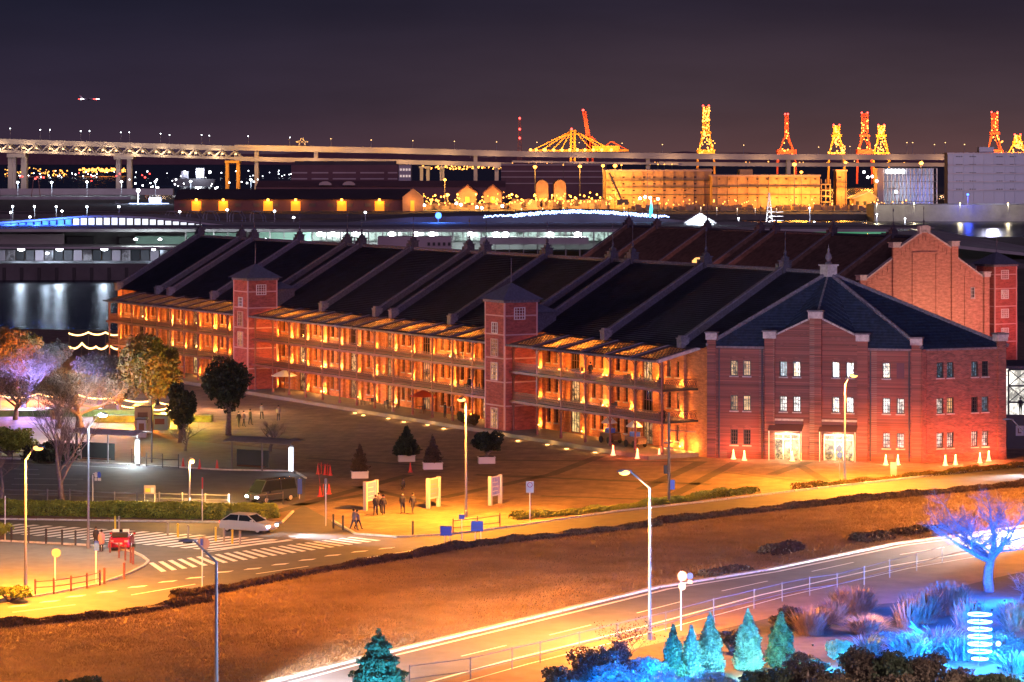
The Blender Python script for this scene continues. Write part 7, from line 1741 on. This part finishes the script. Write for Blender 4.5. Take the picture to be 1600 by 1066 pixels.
for a in (('broad bladed clump glowing turquoise behind the dark shrubs', 1355, 1022, 1.4, 1.3, 'bladeb', 160, 111, .045, .8), ('large broad bladed blue clump left of the stack of rings', 1468, 1022, 2.0, 2.0, 'bladeb', 220, 112, .05, .9), ('broad bladed blue clump in the middle of the garden', 1428, 1030, 1.9, 1.8, 'bladeb', 220, 113, .05, .9), ('narrow broad bladed clump beside the ring stack', 1500, 1030, 1.8, 1.4, 'bladeb', 160, 114, .05, .8), ('broad bladed clump at the lower right edge', 1590, 1050, 1.5, 1.4, 'bladeb', 160, 115, .05, .9)):
    grass_clump(*a[:10], cat='plant', name='bladed_plant')
def shrub(label, x, by, h, rx, m, n, seed, size=.08, name='shrub'): return leafy_tree(label, G(x, by), h, rx, seed, m, n, size, .04, name=name, cores=9)
shrub('orange brown shrub between the two tall conifers', 1142, 1018, 1.6, 1.3, 'leafbr', 3500, 121)
shrub('olive shrub behind the straw grasses by the path', 1238, 982, 1.4, 1.6, 'leafbr', 4000, 122)
shrub('small turquoise round bush beside the broad conifer', 1308, 1035, 1.5, .95, 'leafs', 4500, 123, .06)
shrub('low blue bush under the broad green conifer', 1262, 1056, 1.0, 1.2, 'leafc', 3500, 124, .06)
shrub('blue lit bush spreading below the slim conifers', 1020, 1085, 1.5, 1.9, 'bladeb', 6000, 125, .07)
shrub('violet blue twiggy bush below the road lamp', 975, 1072, 1.5, 1.5, 'leafbr', 4200, 126, .07)
shrub('blue bush at the foot of the turquoise conifers', 1110, 1085, 1.2, 1.9, 'bladeb', 5000, 127, .07)
shrub('blue lit bush in the far right garden corner', 1575, 1025, 1.6, 1.8, 'bladeb', 5000, 128, .08)
shrub('low blue bush in front of the plume clumps', 1395, 1010, 1.0, 1.5, 'bladeb', 3500, 129, .07)
bare_tree('thin bare sapling with dark twigs near the road lamp', G(985, 1050), 3.0, .8, 131, 'bark', .05, 4, 3, .3, 700, 'leafbr', .05)
for x, y, h_, r_, m_, l_ in ((925, 1080, 2.4, 1.9, 'leafbr', 'brown violet shrub at the bottom edge left of the blue bushes'), (880, 1092, 1.9, 1.5, 'leafbr', 'dusky blue tinted shrub in the bottom garden corner'),
    (955, 1094, 1.9, 1.8, 'bladeb', 'deep blue shrub low on the bottom edge below the sapling'), (1000, 1098, 1.7, 1.7, 'bladeb', 'blue shrub low on the bottom edge under the tube light'), (1060, 1100, 1.5, 1.8, 'bladeb', 'bright blue shrub at the feet of the slim conifers'),
    (1140, 1096, 1.3, 1.6, 'bladeb', 'cyan lit low shrub between the tall conifers and the dark bushes'), (968, 1062, 2.0, 1.3, 'leafbr', 'violet brown shrub just below the road lamp'), (1010, 1068, 1.7, 1.3, 'bladeb', 'blue shrub behind the tube light')):
    leafy_tree(l_, G(x, y), h_, r_, int(x), m_, 5200, .085, .05, name='shrub', cores=16)
for x, y, z, p_ in ((900, 1100, .6, 900), (950, 1104, 2.2, 900), (1000, 1106, 2.0, 900), (1050, 1106, 1.6, 900)): gl_(x, y, z, p_, (.0, .2, 1))
for i, (x, y, h_, r_) in enumerate(((1200, 1098, 2.1, 1.7), (1262, 1092, 2.6, 1.8), (1330, 1092, 2.9, 2.0), (1395, 1096, 2.9, 1.9), (1450, 1098, 2.7, 1.7), (1500, 1102, 2.2, 1.8), (1560, 1104, 2.0, 1.9), (1295, 1108, 2.0, 1.9), (1420, 1112, 2.2, 2.0))):
    leafy_tree('dark brown leaved foreground bush, %s along the bottom edge' % NTH[i], G(x, y), h_, r_, 140 + i, 'leafbr' if i % 3 else 'leafd', 7500, .085, .03, name='shrub', cores=12)
shrub('narrow dark shadow shrub crossing the bottom edge of the meadow', 120, 1092, 1.15, 1.8, 'leafd', 3500, 151, .09)  # low dark-leaved shrub at the meadow's near edge

# ------------------------------------------------------------------ vehicles
def car(label, base, rz, paint, L=4.5, Wd=1.75, H=1.42, kind='sedan', lights=True, power=2600, cat='car', open_top=False):
    t = thing('car' if kind != 'van' else 'van', label, cat, base, rz)
    hw = Wd / 2; hb = .42 if kind != 'van' else .55
    prof = {'sedan': [(-.5, .45), (-.5, .72), (-.47, .86), (-.30, .94), (-.17, .97)], }
    # body as lofted cross sections along x (front at +x)
    secs_ = [(-.5, .38, .70, .80), (-.48, .26, .84, .94), (-.30, .24, .93, 1.0), (.0, .24, .92, 1.0), (.22, .24, .90, 1.0), (.40, .26, .80, .96), (.48, .28, .68, .90), (.5, .36, .60, .78)]
    if kind == 'van': secs_ = [(-.5, .35, 1.0, .92), (-.49, .28, 1.05, 1.0), (.0, .26, 1.05, 1.0), (.34, .26, 1.02, 1.0), (.46, .28, .90, .96), (.5, .36, .75, .86)]
    V, Fc = [], []
    for x, z0, z1, k in secs_:
        w_ = hw * k; V += [(x * L, -w_, z0), (x * L, w_, z0), (x * L, w_ * 1.0, (z0 + z1) / 2), (x * L, w_ * .93, z1), (x * L, -w_ * .93, z1), (x * L, -w_, (z0 + z1) / 2)]
    n = 6
    for i in range(len(secs_) - 1): Fc += [(i * n + j, (i + 1) * n + j, (i + 1) * n + (j + 1) % n, i * n + (j + 1) % n) for j in range(n)]
    Fc += [tuple(range(n)), tuple(range((len(secs_) - 1) * n, len(secs_) * n))[::-1]]
    MB().add(V, Fc).build('body', paint, t, smooth=False)
    if not open_top:
        top_ = H; c = [(-.42, -.27, .20, .33), ] ; x0, x1, x2, x3 = (-.44, -.28, .08, .26) if kind != 'van' else (-.49, -.46, .26, .42)
        zb = .92 if kind != 'van' else 1.02
        def gh(m_, inset, za, zt): 
            w0, w1 = hw * .90 - inset, hw * .74 - inset; return [(x0 * L, -w0, za), (x3 * L, -w0, za), (x3 * L, w0, za), (x0 * L, w0, za), (x1 * L, -w1, zt), (x2 * L, -w1, zt), (x2 * L, w1, zt), (x1 * L, w1, zt)]
        bf = [(3,2,1,0),(4,5,6,7),(0,1,5,4),(1,2,6,5),(2,3,7,6),(3,0,4,7)]
        MB().add(gh('g', 0, zb - .03, top_ - .06), bf).build('windows', 'glassd', t)
        MB().bx(x1 * L - .05, x2 * L + .05, -hw * .76, hw * .76, top_ - .058, top_).build('roof', paint, t)
        pl = MB()
        for xa, xb in ((x0, x1), (x3, x2), (-.1, -.1)):
            for s_ in (-1, 1): pl.beam((xa * L, s_ * (hw * .905), zb - .03), (xb * L, s_ * hw * .75, top_ - .05), .07, .05)
        pl.build('pillar', paint, t)
    else:
        MB().bx(-.05 * L, .10 * L, -hw * .8, hw * .8, .921, .96).build('cockpit_trim', 'dark', t)
        for s_ in (-.38, .38): MB().bx(-.10 * L, .06 * L, s_ - .24, s_ + .24, .93, 1.08).bx(-.12 * L, -.09 * L, s_ - .24, s_ + .24, .93, 1.45).build('seat', 'canvas', t)
        MB().bx(-.34 * L, -.20 * L, -hw * .7, hw * .7, .94, 1.28).build('folded_hood', 'dark', t)
        MB().prism([(.16 * L, -hw * .75, .93), (.16 * L, hw * .75, .93), (.10 * L, hw * .66, 1.32), (.10 * L, -hw * .66, 1.32)], (.02, 0, 0)).build('windscreen', 'glassd', t)
    wm_ = None
    for x_ in (-.31, .31):
        for s_ in (-1, 1):
            y0 = s_ * (hw - .17) - .1; k = MB(); k.prism([(x_ * L + .32 * math.cos(a), y0, .32 + .32 * math.sin(a)) for a in [2 * math.pi * i / 16 for i in range(16)]], (0, .21, 0)); w_ = k.build('wheel', 'tyre', t)
            yh = s_ * (hw + .045); k = MB(); k.prism([(x_ * L + .19 * math.cos(a), yh - .01, .32 + .19 * math.sin(a)) for a in [2 * math.pi * i / 10 for i in range(10)]], (0, .02, 0)); k.build('rim', 'silver', w_)
    for s_ in (-1, 1):
        MB().bx(L * .5 - .10, L * .5 + .015, s_ * hw * .70 - .16, s_ * hw * .70 + .16, .52, .66).build('headlight', 'e_head' if lights else 'glassd', t)
        MB().bx(-L * .5 - .01, -L * .5 + .06, s_ * hw * .66 - .14, s_ * hw * .66 + .14, .66, .80).build('tail_light', 'e_tail', t)
        if lights: lamp(t, (L * .5 + .08, s_ * hw * .7, .62), power, (.93, .96, 1), .06, 44, (1, 0, -.02), 1.0, name='headlight_beam')
    MB().bx(-L * .5 - .02, -L * .5 + .0, -.26, .26, .5, .62).build('number_plate', 'signw', t)
    for s_ in (-1, 1): MB().bx(.17 * L, .22 * L, s_ * hw - .02 + (.0 if s_ > 0 else -.12), s_ * hw + .14 - (.0 if s_ > 0 else .12), .93, 1.05).build('mirror', paint, t)
    return t
def heading(x, y, x2, y2): d = G(x2, y2) - G(x, y); return math.atan2(d.y, d.x)
car('silver car turning across the crossing beside the hedge end', G(388, 831), heading(388, 831, 460, 836), 'silver', power=12000)
car('dark van with glaring headlights at the bus road corner', G(424, 784), heading(424, 784, 380, 789), 'blackcar', 4.4, 1.8, 1.95, 'van', power=22000, cat='van')
car('red open topped car with white seats at the street corner', G(190, 856), heading(190, 856, 205, 838), 'redcar', 3.7, 1.65, 1.3, lights=False, open_top=True)
q = G(190, 853)
# unseen cars added past the lower road's ends for the glare of passing traffic
car('pale car coming up the lower road from the bottom of the picture', G(330, 1122), heading(330, 1118, 560, 1050), 'whitecar', power=130000)
car('white car coming in along the lower road beyond the blue tree', G(1665, 822), heading(1665, 822, 1530, 846), 'whitecar', power=110000)
car('silver car following on the lower road beyond the blue tree', G(1740, 816), heading(1700, 822, 1530, 843), 'silver', power=110000)
car('grey car on the far end of the upper road', G(1650, 738), heading(1650, 738, 1500, 752), 'silver', power=9000)

# barrier chain by the cones
t = thing('chain_barrier', 'thin red and white chain barrier strung between the cone topped posts', 'barrier', G(497, 776)); o_ = G(497, 776)
for a, b in (((500, 776), (497, 741)), ((497, 741), (508, 742)), ((508, 742), (516, 743))):
    p, q = G(*a) - o_, G(*b) - o_; MB().tube([p + Vector((0, 0, 1)), p.lerp(q, .5) + Vector((0, 0, .8)), q + Vector((0, 0, 1))], .03, 4).build('chain', 'red', t)
for x, y in ((502, 741), (512, 743), (505, 776)):
    p = G(x, y) - o_; MB().tube([p, p + Vector((0, 0, 1.1))], .035, 6).build('post', 'red', t)

print('OBJECTS', len(COL.objects), 'TRIS', sum(len(o.data.polygons) for o in COL.objects if o.type == 'MESH'))
